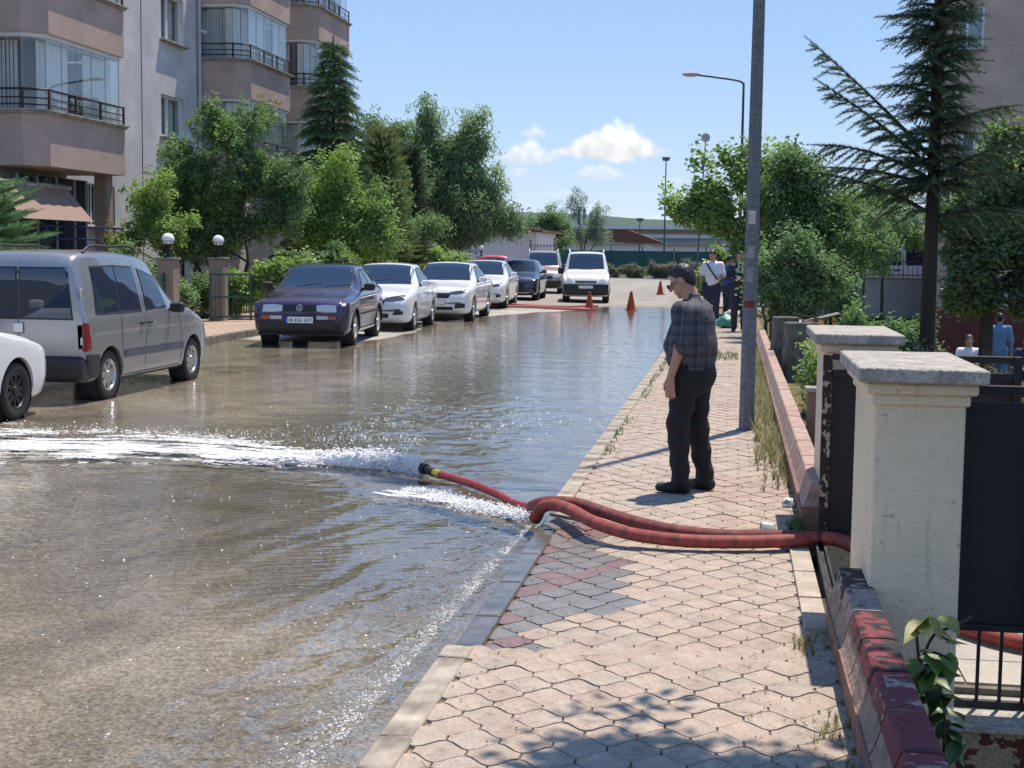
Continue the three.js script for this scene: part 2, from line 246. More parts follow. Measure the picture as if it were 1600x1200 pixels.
// ---------------------------------------------------------------- left-hand pavement
{
  const kL = struct('kerb', box(0.14, 0.1, 74, -9.70, -0.03, -34), concrete(0.3, 0.28, 0.25)); reseed(58);
  const kM = [concrete(0.42, 0.38, 0.34), concrete(0.38, 0.35, 0.31)];
  for (let z = -4; z > -70; z -= 0.98) { const m = mesh('kerb_stone', box(0.15, 0.24, 0.968, 0, 0, 0, 0.015), kM[(rnd() * 2) | 0], kL); m.position.set(-9.68 + rr(-0.006, 0.006), 0.075 + rr(-0.005, 0.005), z); m.rotation.z = rr(-0.02, 0.02); }
  const pt = tex(512, 512, (u, v) => { const a = fbm(u * 6, v * 6, 4, 161, 6), b = fbm(u * 60, v * 60, 2, 162, 60), row = Math.floor(v * 16), e1 = Math.abs(((u * 16 + (row % 2) * 0.5) % 1) - 0.5) * 2, e2 = Math.abs((v * 16 % 1) - 0.5) * 2; let g = 0.84 + 0.2 * (a - 0.5) + 0.16 * (b - 0.5); if (e1 > 0.93 || e2 > 0.93) g *= 0.7; return [g, g * 0.93, g * 0.87]; }, { srgb: true, rep: [0.3, 0.3] });
  const g = gridGeo(4, 40, (u, v) => { const x = lerp(-9.76, -12.4, u), z = -4 - 66 * v; return [x, 0.185, z, x, z]; }); g.index.array.reverse(); g.computeVertexNormals();
  struct('pavement', g, M({ map: pt, color: lin(0.58, 0.50, 0.44), roughness: 0.95 }));
  const soil = tex(512, 512, (u, v) => { const a = fbm(u * 20, v * 20, 5, 171, 20); return [0.5 + 0.7 * (a - 0.5), 0.47 + 0.7 * (a - 0.5), 0.32 + 0.5 * (a - 0.5)]; }, { srgb: true, rep: [0.5, 0.5] });
  const sm = M({ map: soil, color: lin(0.42, 0.40, 0.30), roughness: 1 });
  const g2 = gridGeo(10, 60, (u, v) => { const x = lerp(-16.2, -12.4, u), z = -4 - 66 * v; return [x, 0.22 + 0.1 * (fbm(x, z, 3, 175) - 0.5), z, x, z]; }); struct('garden_soil', g2, sm);
  const g3 = gridGeo(40, 90, (u, v) => { const x = lerp(0.66, 22, u), z = -6.6 - 38.4 * v; const low = -1.2 * sstep(1.3, 3.4, x) * sstep(-10, -14, z); return [x, z > -9 && x < 5 ? -0.14 : low + 0.10 + 0.14 * (fbm(x * 0.7, z * 0.7, 3, 176) - 0.5) * sstep(0.7, 2, x) * sstep(-9.5, -12, z), z, x, z]; }); struct('garden_soil', g3, sm);
}
// ---------------------------------------------------------------- low boundary wall, gate pillars, gate
{
  const capProf = [[0.455, 0.255], [0.467, 0.275], [0.505, 0.395], [0.515, 0.402], [0.612, 0.402], [0.62, 0.395], [0.66, 0.27], [0.66, 0.255]];
  const stain = tex(512, 512, (u, v) => { const a = fbm(u * 9, v * 9, 6, 201, 9), b = fbm(u * 50, v * 50, 3, 202, 50), c = fbm(u * 16, v * 3, 4, 203, 3); const g = 0.84 + 0.30 * (a - 0.5) + 0.2 * (b - 0.5) - 0.0 * c; return [g, g * 0.98, g * 0.96]; }, { srgb: true, rep: [1.7, 1.7] });
  const pm = (r, g, b) => M({ color: lin(r, g, b), map: stain, bumpMap: concBump, bumpScale: 0.006, roughness: 0.88 });
  // spray paint worn off raw concrete, in streaks across the cap
  const spray = (a, b, s, th) => M({ map: tex(256, 256, (u, v) => { const n = fbm(u * 6, v * 14, 5, s, 0) + 0.12 * (fbm(u * 60, v * 60, 2, s + 3) - 0.5), t = sstep(th - 0.06, th + 0.06, n), g = 0.8 + 0.4 * fbm(u * 30, v * 30, 3, s + 5); return [0, 1, 2].map(k => lerp(a[k], b[k], t) * g); }, { srgb: true, rep: [1.9, 1.9] }), bumpMap: concBump, bumpScale: 0.006, roughness: 0.8 });
  const grey = [0.60, 0.52, 0.49], red = [0.44, 0.17, 0.19], blk = [0.10, 0.09, 0.11], pink = [0.72, 0.50, 0.46];
  const paints = [spray(blk, grey, 211, 0.62), spray(grey, blk, 217, 0.74), spray(red, blk, 223, 0.5), spray(red, grey, 229, 0.66), spray(red, blk, 235, 0.72), spray(red, grey, 239, 0.7)];
  const pinks = [pm(0.56, 0.38, 0.33), pm(0.58, 0.41, 0.35), pm(0.53, 0.36, 0.31), pm(0.56, 0.42, 0.37)];
  const plinthM = pm(0.34, 0.19, 0.145), tanM = pm(0.42, 0.30, 0.24);
  const wallGeo = (z0, z1) => { const L = z0 - z1; const g = boxUV(extr([[0.46, -0.05], [0.458, 0.245], [0.448, 0.245], [0.448, 0.258], [0.66, 0.258], [0.66, -0.05]], L)); g.translate(0, 0, z1); return g; };
  function lowWall(z0, z1, step, mats, label, far) {
    const w = thing('boundary_wall', label, 'wall', [0.55, 0.12, (z0 + z1) / 2]); const at = (g) => g.translate(-0.55, -0.12, -(z0 + z1) / 2);
    mesh('plinth', at(wallGeo(z0, z1)), plinthM, w); let k = 0; reseed(far ? 61 : 62);
    for (let z = z0; z > z1 + 0.05; k++) {
      const L = Math.min(step * rr(0.94, 1.06), z - z1); const c = extr(capProf, L - 0.014, 0.0); c.translate(0, 0.004 + rr(-0.003, 0.003), z - L + 0.007 ); const dy = c.boundingBox; const m = mesh('cap_block', at(boxUV(c)), far ? mats[(rnd() * mats.length) | 0] : tanM, w);
      if (!far) { const t = extr([[0.486, 0.345], [0.5025, 0.3985], [0.515, 0.4045], [0.612, 0.4045], [0.6225, 0.3985], [0.636, 0.345]], L - 0.02); t.translate(0, 0.006, z - L + 0.010); mesh('painted_top', at(boxUV(t)), mats[Math.min(k, mats.length - 1)], m); }
      z -= L;
    }
    return w;
  }
  lowWall(-8.76, -27.6, 0.42, pinks, 'long low boundary wall with pinkish red cap blocks beyond the gate', true);
  const nw = lowWall(-3.2, -6.42, 0.40, [paints[3], paints[5], paints[4], paints[3], paints[2], paints[2], paints[1], paints[0]], 'near low wall with red and black spray painted cap blocks', false);
  // render on the wall's end beside the gate
  const shaftMap = tex(256, 512, (u, v) => { const a = fbm(u * 3, v * 4, 4, 241), d = fbm(u * 34, v * 2.2, 4, 243), s = fbm(u * 60, v * 60, 2, 245); let g = 0.93 + 0.08 * (a - 0.5) + 0.05 * (s - 0.5); const drip = sstep(0.68, 0.80, d) * 0.07; const chip = sstep(0.76, 0.80, fbm(u * 26, v * 40, 4, 247)) * 0.14; g -= drip + chip; return [g, g * 0.99, g * 0.97 - 0.02 * drip]; }, { srgb: true, rep: [0.8, 0.7] });
  const cream = M({ color: lin(0.84, 0.71, 0.52), map: shaftMap, bumpMap: concBump, bumpScale: 0.004, roughness: 0.9 });
  const capM = M({ color: lin(0.56, 0.54, 0.50), map: stain, bumpMap: concBump, bumpScale: 0.012, roughness: 0.95 });
  const PM = null; function pillar(z, label, x0) {
    const p = thing('gate_pillar', label, 'pillar', [x0, 0.0, z]);
    mesh('shaft', box(0.37, 1.75, 0.93, 0.24, 0.325, -0.53, 0.012), cream, p);
    mesh('moulding', merge([box(0.40, 0.05, 0.96, 0.24, 1.212, -0.53, 0.01), box(0.455, 0.05, 1.02, 0.24, 1.259, -0.53, 0.016)]), cream, p);
    const c = new RoundedBoxGeometry(0.52, 0.062, 1.12, 6, 0.012); const q = c.attributes.position; for (let i = 0; i < q.count; i++) { const n = fbm(q.getX(i) * 14 + z * 3, q.getZ(i) * 14, 3, 251) - 0.5, e = Math.max(Math.abs(q.getX(i)) / 0.26, Math.abs(q.getZ(i)) / 0.56); q.setXYZ(i, q.getX(i) * (1 + n * 0.025), q.getY(i) + (e < 0.9 ? 0.008 : 0) + n * 0.012, q.getZ(i) * (1 + n * 0.012)); } c.computeVertexNormals(); c.translate(0.24, 1.316, -0.53);
    mesh('cap_stone', boxUV(c), capM, p); return p;
  }
  pillar(-5.97, 'cream gate pillar nearest the camera with rough grey cap stone', 0.545);
  pillar(-8.56, 'farther cream gate pillar with the black gate leaf against it', 0.51);
  // gate leaf swung open against the farther pillar
  const rust = M({ map: tex(256, 512, (u, v) => { const n = fbm(u * 8, v * 30, 5, 261), t = sstep(0.58, 0.64, n); return [lerp(0.17, 0.62, t), lerp(0.10, 0.57, t), lerp(0.09, 0.52, t)]; }, { srgb: true, rep: [6, 1] }), roughness: 0.8 });
  const gl = thing('gate_leaf', 'open black sheet metal gate leaf with rusty hinge edge', 'gate', [0.535, 0.13, -8.47]);
  mesh('sheet_panel', box(1.06, 0.98, 0.012, 0.56, 0.50, 0), blackPaint, gl);
  mesh('stile', box(0.055, 1.08, 0.045, 0.028, 0.56, 0.006, 0.006), rust, gl); mesh('stile', box(0.05, 1.10, 0.045, 1.10, 0.56, 0.006, 0.006), blackPaint, gl);
  for (const y of [0.03, 0.99, 1.09]) mesh('rail', box(1.02, 0.04, 0.04, 0.565, y, 0.006, 0.006), blackPaint, gl);
  for (const x of [0.35, 0.62, 0.9]) mesh('bar', box(0.018, 0.07, 0.018, x, 1.04, 0.006), blackPaint, gl);
  // black fence between the nearer pillar and the yard
  const fe = thing('metal_fence', 'black sheet metal fence with open lower bars right of the near pillar', 'fence', [0.975, -0.15, -6.24]);
  mesh('sheet_panel', box(1.80, 0.99, 0.01, 0.90, 0.845, 0), blackPaint, fe);
  mesh('rail', box(1.8, 0.035, 0.035, 0.90, 1.395, 0, 0.004), blackPaint, fe); mesh('rail', box(1.8, 0.03, 0.03, 0.90, 0.36, 0.012, 0.004), blackPaint, fe); mesh('rail', box(1.8, 0.03, 0.03, 0.90, 0.02, 0.0, 0.004), blackPaint, fe);
  for (let k = 0; k < 15; k++) mesh('bar', box(0.014, 0.34, 0.014, 0.12 + k * 0.095 + (k > 2 ? 0.04 : 0), 0.19, 0), blackPaint, fe);
  mesh('post', box(0.06, 1.41, 0.06, 0.36, 0.705, 0.034, 0.006), blackPaint, fe); mesh('post', box(0.06, 1.41, 0.06, 1.6, 0.705, 0.034, 0.006), blackPaint, fe);
  const peel = M({ map: tex(512, 256, (u, v) => { const n = fbm(u * 18, v * 9, 5, 271), t = sstep(0.53, 0.57, n), g = 0.85 + 0.3 * (fbm(u * 80, v * 40, 2, 272) - 0.5); return [lerp(0.71, 0.40, t) * g, lerp(0.62, 0.20, t) * g, lerp(0.50, 0.14, t) * g]; }, { srgb: true, rep: [1.2, 2.4] }), roughness: 0.92 });
  const pl = thing('fence_plinth', 'low concrete plinth with peeling red and cream paint under the black fence', 'plinth', [0.68, -0.55, -6.0]);
  mesh('footing', box(1.95, 0.36, 0.40, 1.07, 0.18, -0.21), peel, pl); mesh('coping', box(1.95, 0.035, 0.44, 1.07, 0.382, -0.21, 0.008), capM, pl);
  // tiled yard inside the gate, with the sliding-gate rail outside it
  const tileM = [0, 1, 2].map(k => MP({ color: lin(0.56 + k * 0.02, 0.52 + k * 0.02, 0.48), map: plasterMap, roughness: 0.5 }));
  const yard = struct('yard_floor', box(2.5, 0.1, 2.05, 1.94, -0.17, -7.45), concrete(0.35, 0.32, 0.28)); reseed(67);
  for (let i = 0; i < 6; i++) for (let j = 0; j < 5; j++) mesh('floor_tile', box(0.385, 0.012, 0.37, 0.89 + i * 0.395, -0.115 + rr(-0.001, 0.001), -6.66 - j * 0.38), tileM[(rnd() * 3) | 0], yard);
  const rail = tag(mesh('gate_rail', (() => { const g = merge([box(0.055, 0.012, 2.05, 0, 0.006, 0), box(0.012, 0.035, 2.05, -0.022, 0.022, 0), box(0.012, 0.035, 2.05, 0.022, 0.022, 0)]); return g; })(), M({ color: lin(0.10, 0.10, 0.105), metalness: 0.6, roughness: 0.55, map: grimeMap })), 'dark steel gate track lying on the ground between the pillars', 'track'); rail.position.set(0.525, 0.119, -7.42); rail.rotation.y = -0.012;
}
// retaining return wall of the garden behind the low wall, two concrete blocks
{
  const w = thing('garden_wall', 'short brown garden wall with pale coping behind the far pillar', 'wall', [0.67, 0, -12.6]);
  mesh('wall_body', box(1.0, 0.62, 0.16, 0.5, 0.31, 0), plaster(0.33, 0.19, 0.13), w); mesh('coping', box(1.04, 0.04, 0.22, 0.5, 0.642, 0, 0.008), concrete(0.5, 0.47, 0.42), w);
  reseed(71); [[0.88, -19.6, 0.34, 0.86, 'nearer of two grey concrete blocks standing behind the low wall'], [0.78, -21.6, 0.36, 0.84, 'farther of two grey concrete blocks standing behind the low wall']].forEach(([x, z, w_, h_, lb]) => {
    const g = new RoundedBoxGeometry(w_, h_, 0.30, 5, 0.03), q = g.attributes.position; for (let i = 0; i < q.count; i++) q.setXYZ(i, q.getX(i) * (1 + 0.06 * (fbm(q.getY(i) * 6, q.getZ(i) * 6 + z, 3, 281) - 0.5)) + 0.03 * q.getY(i), q.getY(i), q.getZ(i)); g.computeVertexNormals();
    const m = tag(mesh('concrete_block', boxUV(g), concrete(0.22, 0.21, 0.18)), lb, 'block', 'concrete blocks behind the low wall'); m.position.set(x, 0.48, z); m.rotation.y = 0.2;
  });
}
// ---------------------------------------------------------------- street light pole on the pavement
{
  const p = thing('street_pole', 'tall grey octagonal metal pole with stickers standing on the pavement', 'pole', [0.16, SW, -13.78]);
  p.rotation.z = -0.003;
  const zinc = MP({ map: tex(256, 512, (u, v) => { const a = fbm(u * 10, v * 20, 5, 291), b = fbm(u * 40, v * 10, 3, 292); const g = 0.66 + 0.24 * (a - 0.5) + 0.12 * (b - 0.5); return [g * 0.99, g, g * 1.03]; }, { srgb: true, rep: [2, 2] }), color: lin(0.36, 0.36, 0.37), metalness: 0.1, roughness: 0.55 });
  const sh = new THREE.CylinderGeometry(0.040, 0.079, 8.6, 8, 24); sh.translate(0, 4.3, 0); sh.rotateY(Math.PI / 8); mesh('shaft', boxUV(sh.toNonIndexed ? (() => { const f = sh.toNonIndexed(); f.computeVertexNormals(); return f; })() : sh), zinc, p);
  mesh('service_door', box(0.062, 0.44, 0.006, -0.0, 0.62, 0.0735, 0.002), zinc, p); mesh('base_flange', box(0.2, 0.015, 0.2, 0, 0.0, 0, 0.004), zinc, p);
  const arm = tube([[0, 8.5, 0], [-0.1, 8.8, 0], [-0.5, 9.0, 0], [-1.2, 9.05, 0]], 0.03, 20, 8); mesh('arm', arm, zinc, p);
  const lh = new THREE.SphereGeometry(0.3, 16, 10); lh.scale(1, 0.25, 0.4); lh.translate(-1.4, 9.03, 0); mesh('lamp_head', lh, zinc, p);
  const paper = (fn) => M({ map: tex(64, 96, fn, { srgb: true, wrap: false }), roughness: 0.9 });
  const st = (y, w, h, m, a) => { const r = lerp(0.0795, 0.0405, y / 8.6) * 0.985; const g = new THREE.CylinderGeometry(r + 0.0012, r + 0.0012, h, 12, 1, true, -w / r / 2 + a, w / r); const q = mesh('sticker', g, m, p); q.position.y = y; return q; };
  st(2.05, 0.072, 0.125, paper((u, v) => { const row = v * 9 % 1; const ink = row > 0.5 && h2(u * 18, v * 9, 3) > 0.35 && v < 0.85 && v > 0.1; return ink ? [0.62, 0.45, 0.44] : [0.80, 0.76, 0.74]; }), -0.1);
  st(1.72, 0.07, 0.12, paper((u, v) => { const n = fbm(u * 8, v * 10, 4, 301); const g = n > 0.5 ? 0.62 : 0.5; return [g, g, g * 1.01]; }), -0.1);
  st(1.50, 0.065, 0.14, paper((u, v) => { const n = fbm(u * 9, v * 12, 4, 305); const g = n > 0.52 ? 0.60 : 0.46; return [g, g, g]; }), -0.2);
  st(1.22, 0.105, 0.062, M({ color: lin(0.36, 0.05, 0.045), map: grimeMap, roughness: 0.8 }), -0.15);
}
// ---------------------------------------------------------------- fire hoses
{
  const canvas = tex(256, 256, (u, v) => { const w = 0.5 + 0.25 * Math.sin(v * Math.PI * 2 * 24) * Math.sin(u * Math.PI * 2 * 64), n = fbm(u * 6, v * 4, 5, 311, 4); const m = sstep(0.6, 0.7, fbm(u * 5, v * 3, 4, 315)); const g = 0.70 + 0.6 * (n - 0.5) + 0.14 * w; return [lerp(g, 0.55, m * 0.5), lerp(g, 0.75, m * 0.5), lerp(g, 0.78, m * 0.5)]; }, { srgb: true, rep: [7, 1] });
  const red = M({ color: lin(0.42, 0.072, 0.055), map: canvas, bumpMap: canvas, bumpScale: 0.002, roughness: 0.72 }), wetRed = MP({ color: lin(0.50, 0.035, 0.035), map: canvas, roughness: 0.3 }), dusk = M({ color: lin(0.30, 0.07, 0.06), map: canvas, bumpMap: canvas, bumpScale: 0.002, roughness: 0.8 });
  function hose(pts, r, seg, flat = 1) { const g = tube(pts, r, seg, 16), q = g.attributes.position; if (flat !== 1) { const c = new THREE.CatmullRomCurve3(pts.map(p => V(...p)), false, 'centripetal'); for (let i = 0; i <= seg; i++) { const o = c.getPointAt(i / seg), w = 1 + 0.16 * (fbm(i * 0.35, 1, 3, 318) - 0.5); for (let k = 0; k <= 16; k++) { const n = i * 17 + k; q.setXYZ(n, o.x + (q.getX(n) - o.x) * w, o.y + (q.getY(n) - o.y) * flat, o.z + (q.getZ(n) - o.z) * w); } } g.computeVertexNormals(); } return g; }
  // first hose: yard -> gate -> over the kerb -> nozzle lying in the water
  const A = thing('fire_hose', 'red fire hose arched over the kerb ending in a nozzle in the water', 'hose', [-1.2, 0, -9.1]);
  const atA = g => g.translate(1.2, 0, 9.1);
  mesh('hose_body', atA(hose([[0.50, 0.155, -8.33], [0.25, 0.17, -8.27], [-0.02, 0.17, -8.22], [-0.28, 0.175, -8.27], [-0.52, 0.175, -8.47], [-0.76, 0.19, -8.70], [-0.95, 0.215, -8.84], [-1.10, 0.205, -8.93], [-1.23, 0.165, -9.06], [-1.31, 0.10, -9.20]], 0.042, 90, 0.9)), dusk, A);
  mesh('wet_end', atA(hose([[-1.31, 0.11, -9.20], [-1.44, 0.085, -9.45], [-1.62, 0.088, -9.78], [-1.83, 0.092, -10.10], [-2.02, 0.088, -10.36], [-2.20, 0.09, -10.56]], 0.029, 50, 1)), wetRed, A);
  const nz = cyl(0.035, 0.032, V(-2.19, 0.088, -10.55), V(-2.26, 0.094, -10.62), 16); mesh('coupling', atA(nz), MP({ color: lin(0.62, 0.47, 0.06), metalness: 0.7, roughness: 0.35 }), A);
  mesh('nozzle', atA(merge([cyl(0.036, 0.03, V(-2.26, 0.094, -10.62), V(-2.36, 0.105, -10.72), 16), cyl(0.042, 0.042, V(-2.34, 0.104, -10.70), V(-2.38, 0.107, -10.74), 16)])), blackPaint, A);
  const B = thing('fire_hose', 'thicker red fire hose lying across the pavement from gate to kerb', 'hose', [-0.3, 0.12, -8.1]);
  const atB = g => g.translate(0.3, -0.12, 8.1);
  mesh('hose_body', atB(hose([[0.52, 0.178, -8.24], [0.36, 0.17, -8.16], [0.05, 0.168, -8.06], [-0.27, 0.168, -8.04], [-0.56, 0.168, -8.17], [-0.80, 0.18, -8.42], [-0.98, 0.205, -8.68], [-1.10, 0.205, -8.82], [-1.19, 0.16, -8.92], [-1.24, 0.075, -8.97]], 0.042, 110, 0.92)), red, B);
  mesh('hose_body', atB(hose([[0.53, 0.178, -8.245], [0.64, 0.175, -8.20], [0.76, 0.14, -8.06], [0.95, 0.0, -7.75], [1.12, -0.055, -7.4], [1.4, -0.06, -7.05], [1.9, -0.06, -6.85], [2.6, -0.06, -6.8]], 0.042, 60, 0.95)), red, B);
  mesh('coupling_ring', atB(cyl(0.046, 0.046, V(0.515, 0.178, -8.238), V(0.54, 0.178, -8.248), 16)), M({ color: lin(0.06, 0.02, 0.02) }), B);
  // pink hoses lying at the far end of the flood
  const far = M({ color: lin(0.42, 0.14, 0.13), roughness: 0.85 });
  [[-43.9, 0, 'pinkish red hose nearest the water beside the parked white cars'], [-45.3, 0.4, 'pinkish red hose lying behind another hose beyond the flood']].forEach(([z, o, lb]) => { const pts = []; for (let k = 0; k <= 10; k++) { const x = -8.8 + k * 0.44; pts.push([x, roadH(x, z) + 0.05, z + 0.35 * Math.sin(k * 0.9 + o * 5) + (k > 8 ? -o * 2 : 0)]); } tag(mesh('far_hose', hose(pts, 0.05, 60, 0.8), far), lb, 'hose', 'hoses at the far end of the flood'); });
}
// ---------------------------------------------------------------- litter on the pavement
{
  const cupM = M({ map: tex(128, 64, (u, v) => { const n = fbm(u * 10, v * 5, 4, 321); return n > 0.62 ? [0.35, 0.52, 0.62] : n < 0.33 ? [0.55, 0.48, 0.36] : [0.86, 0.85, 0.82]; }, { srgb: true }), roughness: 0.6 });
  const mk = (x, z, ry, lb, s) => {
    const g = new THREE.LatheGeometry([[0.001, 0], [0.026, 0], [0.028, 0.01], [0.037, 0.085], [0.040, 0.088], [0.037, 0.09], [0.034, 0.082], [0.026, 0.012], [0.001, 0.01]].map(p => new THREE.Vector2(...p)), 20), q = g.attributes.position;
    for (let i = 0; i < q.count; i++) { const f = 1 - 0.35 * fbm(q.getY(i) * 30 + s, Math.atan2(q.getX(i), q.getZ(i)) * 1.5, 2, 331); q.setXYZ(i, q.getX(i) * f, q.getY(i), q.getZ(i) * f * 0.8); } g.computeVertexNormals(); g.rotateZ(Math.PI / 2 - 0.1);
    const m = tag(mesh('paper_cup', g, cupM), lb, 'cup', 'crumpled cups on the pavement'); m.position.set(x, SW + 0.034, z); m.rotation.y = ry;
  };
  mk(0.29, -8.60, 0.15, 'crumpled white paper cup beside the red hose', 1); 
  const g = new THREE.IcosahedronGeometry(0.042, 3), q = g.attributes.position; for (let i = 0; i < q.count; i++) { const v = V().fromBufferAttribute(q, i).normalize(), f = 0.7 + 0.6 * fbm(v.x * 2.4 + 5, v.y * 2.4 + v.z * 2, 3, 341); q.setXYZ(i, v.x * f * 0.045, v.y * f * 0.036, v.z * f * 0.04); } g.computeVertexNormals();
  const b = tag(mesh('crumpled_paper', g, cupM), 'crumpled ball of paper against the low wall', 'litter'); b.position.set(0.405, SW + 0.027, -9.55);
}
// ---------------------------------------------------------------- traffic cones
{
  const oc = M({ color: lin(0.52, 0.085, 0.035), roughness: 0.75, map: plasterMap });
  [[-4.5, -44.6, 'orange traffic cone in front of the white van', 0.8], [-3.2, -44.9, 'orange traffic cone standing alone at the flood edge', 0.85], [-3.2, -63, 'most distant orange traffic cone on the dry road', 0.85]].forEach(([x, z, lb, s]) => {
    const c = thing('traffic_cone', lb, 'cone', [x, roadH(x, z) + 0.004, z], 0.3, 'orange traffic cones');
    mesh('cone_body', new THREE.LatheGeometry([[0.19, 0.03], [0.18, 0.04], [0.045, 0.70], [0.03, 0.72], [0.001, 0.72]].map(p => new THREE.Vector2(p[0] * s, p[1] * s)), 20), oc, c); mesh('cone_base', box(0.42 * s, 0.035, 0.42 * s, 0, 0.018, 0, 0.01), oc, c);
  });
}
// ---------------------------------------------------------------- people: distance fields meshed with surface nets
function surfaceNets(f, lo, hi, cell) {
  const n = [0, 1, 2].map(k => Math.ceil((hi[k] - lo[k]) / cell) + 1), [nx, ny, nz] = n, F = new Float32Array(nx * ny * nz), id = (i, j, k) => i + nx * (j + ny * k);
  for (let k = 0; k < nz; k++) for (let j = 0; j < ny; j++) for (let i = 0; i < nx; i++) F[id(i, j, k)] = f(lo[0] + i * cell, lo[1] + j * cell, lo[2] + k * cell);
  const vid = new Int32Array(nx * ny * nz).fill(-1), P = [], I = [];
  for (let k = 0; k < nz - 1; k++) for (let j = 0; j < ny - 1; j++) for (let i = 0; i < nx - 1; i++) {
    let c = 0, sx = 0, sy = 0, sz = 0, mask = 0; const v = []; for (let q = 0; q < 8; q++) { v[q] = F[id(i + (q & 1), j + (q >> 1 & 1), k + (q >> 2))]; if (v[q] < 0) mask |= 1 << q; }
    if (mask === 0 || mask === 255) continue;
    for (let a = 0; a < 8; a++) for (let d = 1; d < 8; d <<= 1) { const b = a | d; if (b === a || (a & d)) continue; if ((v[a] < 0) !== (v[b] < 0)) { const t = v[a] / (v[a] - v[b]); sx += (a & 1) + (d === 1 ? t : 0); sy += (a >> 1 & 1) + (d === 2 ? t : 0); sz += (a >> 2) + (d === 4 ? t : 0); c++; } }
    vid[id(i, j, k)] = P.length / 3; P.push(lo[0] + (i + sx / c) * cell, lo[1] + (j + sy / c) * cell, lo[2] + (k + sz / c) * cell);
  }
  for (let k = 1; k < nz - 1; k++) for (let j = 1; j < ny - 1; j++) for (let i = 1; i < nx - 1; i++) {
    const s = F[id(i, j, k)] < 0;
    const quad = (a, b, c, d, flip) => { if (a < 0 || b < 0 || c < 0 || d < 0) return; flip ? I.push(a, c, b, a, d, c) : I.push(a, b, c, a, c, d); };
    if (s !== F[id(i + 1, j, k)] < 0) quad(vid[id(i, j - 1, k - 1)], vid[id(i, j, k - 1)], vid[id(i, j, k)], vid[id(i, j - 1, k)], !s);
    if (s !== F[id(i, j + 1, k)] < 0) quad(vid[id(i - 1, j, k - 1)], vid[id(i - 1, j, k)], vid[id(i, j, k)], vid[id(i, j, k - 1)], !s);
    if (s !== F[id(i, j, k + 1)] < 0) quad(vid[id(i - 1, j - 1, k)], vid[id(i, j - 1, k)], vid[id(i, j, k)], vid[id(i - 1, j, k)], !s);
  }
  const g = new THREE.BufferGeometry(); g.setAttribute('position', new THREE.Float32BufferAttribute(P, 3)); g.setIndex(I); g.computeVertexNormals(); return g;
}
const smin = (a, b, k) => { const h = clamp(0.5 + 0.5 * (b - a) / k); return lerp(b, a, h) - k * h * (1 - h); };
function cap(px, py, pz, b) { // tapered capsule b=[ax,ay,az,ra,bx,by,bz,rb,(sx,sz)]
  const dx = b[4] - b[0], dy = b[5] - b[1], dz = b[6] - b[2], qx = px - b[0], qy = py - b[1], qz = pz - b[2];
  const t = clamp((qx * dx + qy * dy + qz * dz) / (dx * dx + dy * dy + dz * dz + 1e-9)); const ex = (qx - dx * t) / (b[8] || 1), ey = qy - dy * t, ez = (qz - dz * t) / (b[9] || 1);
  return Math.sqrt(ex * ex + ey * ey + ez * ez) - lerp(b[3], b[7], t);
}
const ell = (px, py, pz, e) => { const x = (px - e[0]) / e[3], y = (py - e[1]) / e[4], z = (pz - e[2]) / e[5], l = Math.sqrt(x * x + y * y + z * z); return (l - 1) * Math.min(e[3], e[4], e[5]); };
function field(bones, k, extra) { return (x, y, z) => { let d = 1e3; for (const b of bones) d = smin(d, b.length === 6 ? ell(x, y, z, b) : cap(x, y, z, b), k); return extra ? extra(d, x, y, z) : d; }; }
function bounds(bones, pad = 0.05) { const lo = [9, 9, 9], hi = [-9, -9, -9]; for (const b of bones) { const pts = b.length === 6 ? [[b[0], b[1], b[2], Math.max(b[3], b[4], b[5])]] : [[b[0], b[1], b[2], b[3] * Math.max(1, b[8] || 1, b[9] || 1)], [b[4], b[5], b[6], b[7] * Math.max(1, b[8] || 1, b[9] || 1)]]; for (const p of pts) for (let q = 0; q < 3; q++) { lo[q] = Math.min(lo[q], p[q] - p[3] - pad); hi[q] = Math.max(hi[q], p[q] + p[3] + pad); } } return [lo, hi]; }
const skinM = MP({ color: lin(0.42, 0.235, 0.16), roughness: 0.5, sheen: 0.2 }), hairM = MP({ color: lin(0.010, 0.008, 0.008), roughness: 0.5 });
// joints for a standing figure 1.74 m tall, facing +z; left is +x
const STAND = { hip: [0.095, 0.92, 0], knee: [0.10, 0.50, 0.02], ankle: [0.105, 0.085, -0.02], sh: [0.185, 1.42, 0], head: [0, 1.60, 0.03], tilt: 0 };
function handBones(w, dir, side, curl) { // wrist, unit direction of the hand, thumb side vector
  const d = V(...dir).normalize(), s = V(...side).normalize(), n = d.clone().cross(s).normalize(), W = V(...w), out = [];
  const at = (a, b, c) => W.clone().addScaledVector(d, a).addScaledVector(s, b).addScaledVector(n, c);
  const add = (p, q, r0, r1) => out.push([p.x, p.y, p.z, r0, q.x, q.y, q.z, r1]);
  for (const o of [-0.025, -0.008, 0.010, 0.026]) add(at(0.01, o * 0.7, 0), at(0.085, o, 0), 0.016, 0.0125);
  [[-0.030, 0.062], [-0.0105, 0.074], [0.010, 0.080], [0.030, 0.070]].forEach(([o, L]) => { const c = curl; const p0 = at(0.088, o, 0), p1 = at(0.088 + L * 0.45, o * 1.06, L * 0.45 * c * 0.5), p2 = at(0.088 + L * 0.78, o * 1.06, L * c * 0.55), p3 = at(0.088 + L * 0.96, o * 1.05, L * c * 0.95); add(p0, p1, 0.0095, 0.0088); add(p1, p2, 0.0088, 0.008); add(p2, p3, 0.008, 0.0068); });
  add(at(0.02, 0.022, 0), at(0.055, 0.045, 0.008), 0.015, 0.0115); add(at(0.055, 0.045, 0.008), at(0.088, 0.052, 0.018), 0.0105, 0.0085); add(at(0.088, 0.052, 0.018), at(0.108, 0.050, 0.026), 0.0085, 0.007);
  return out;
}
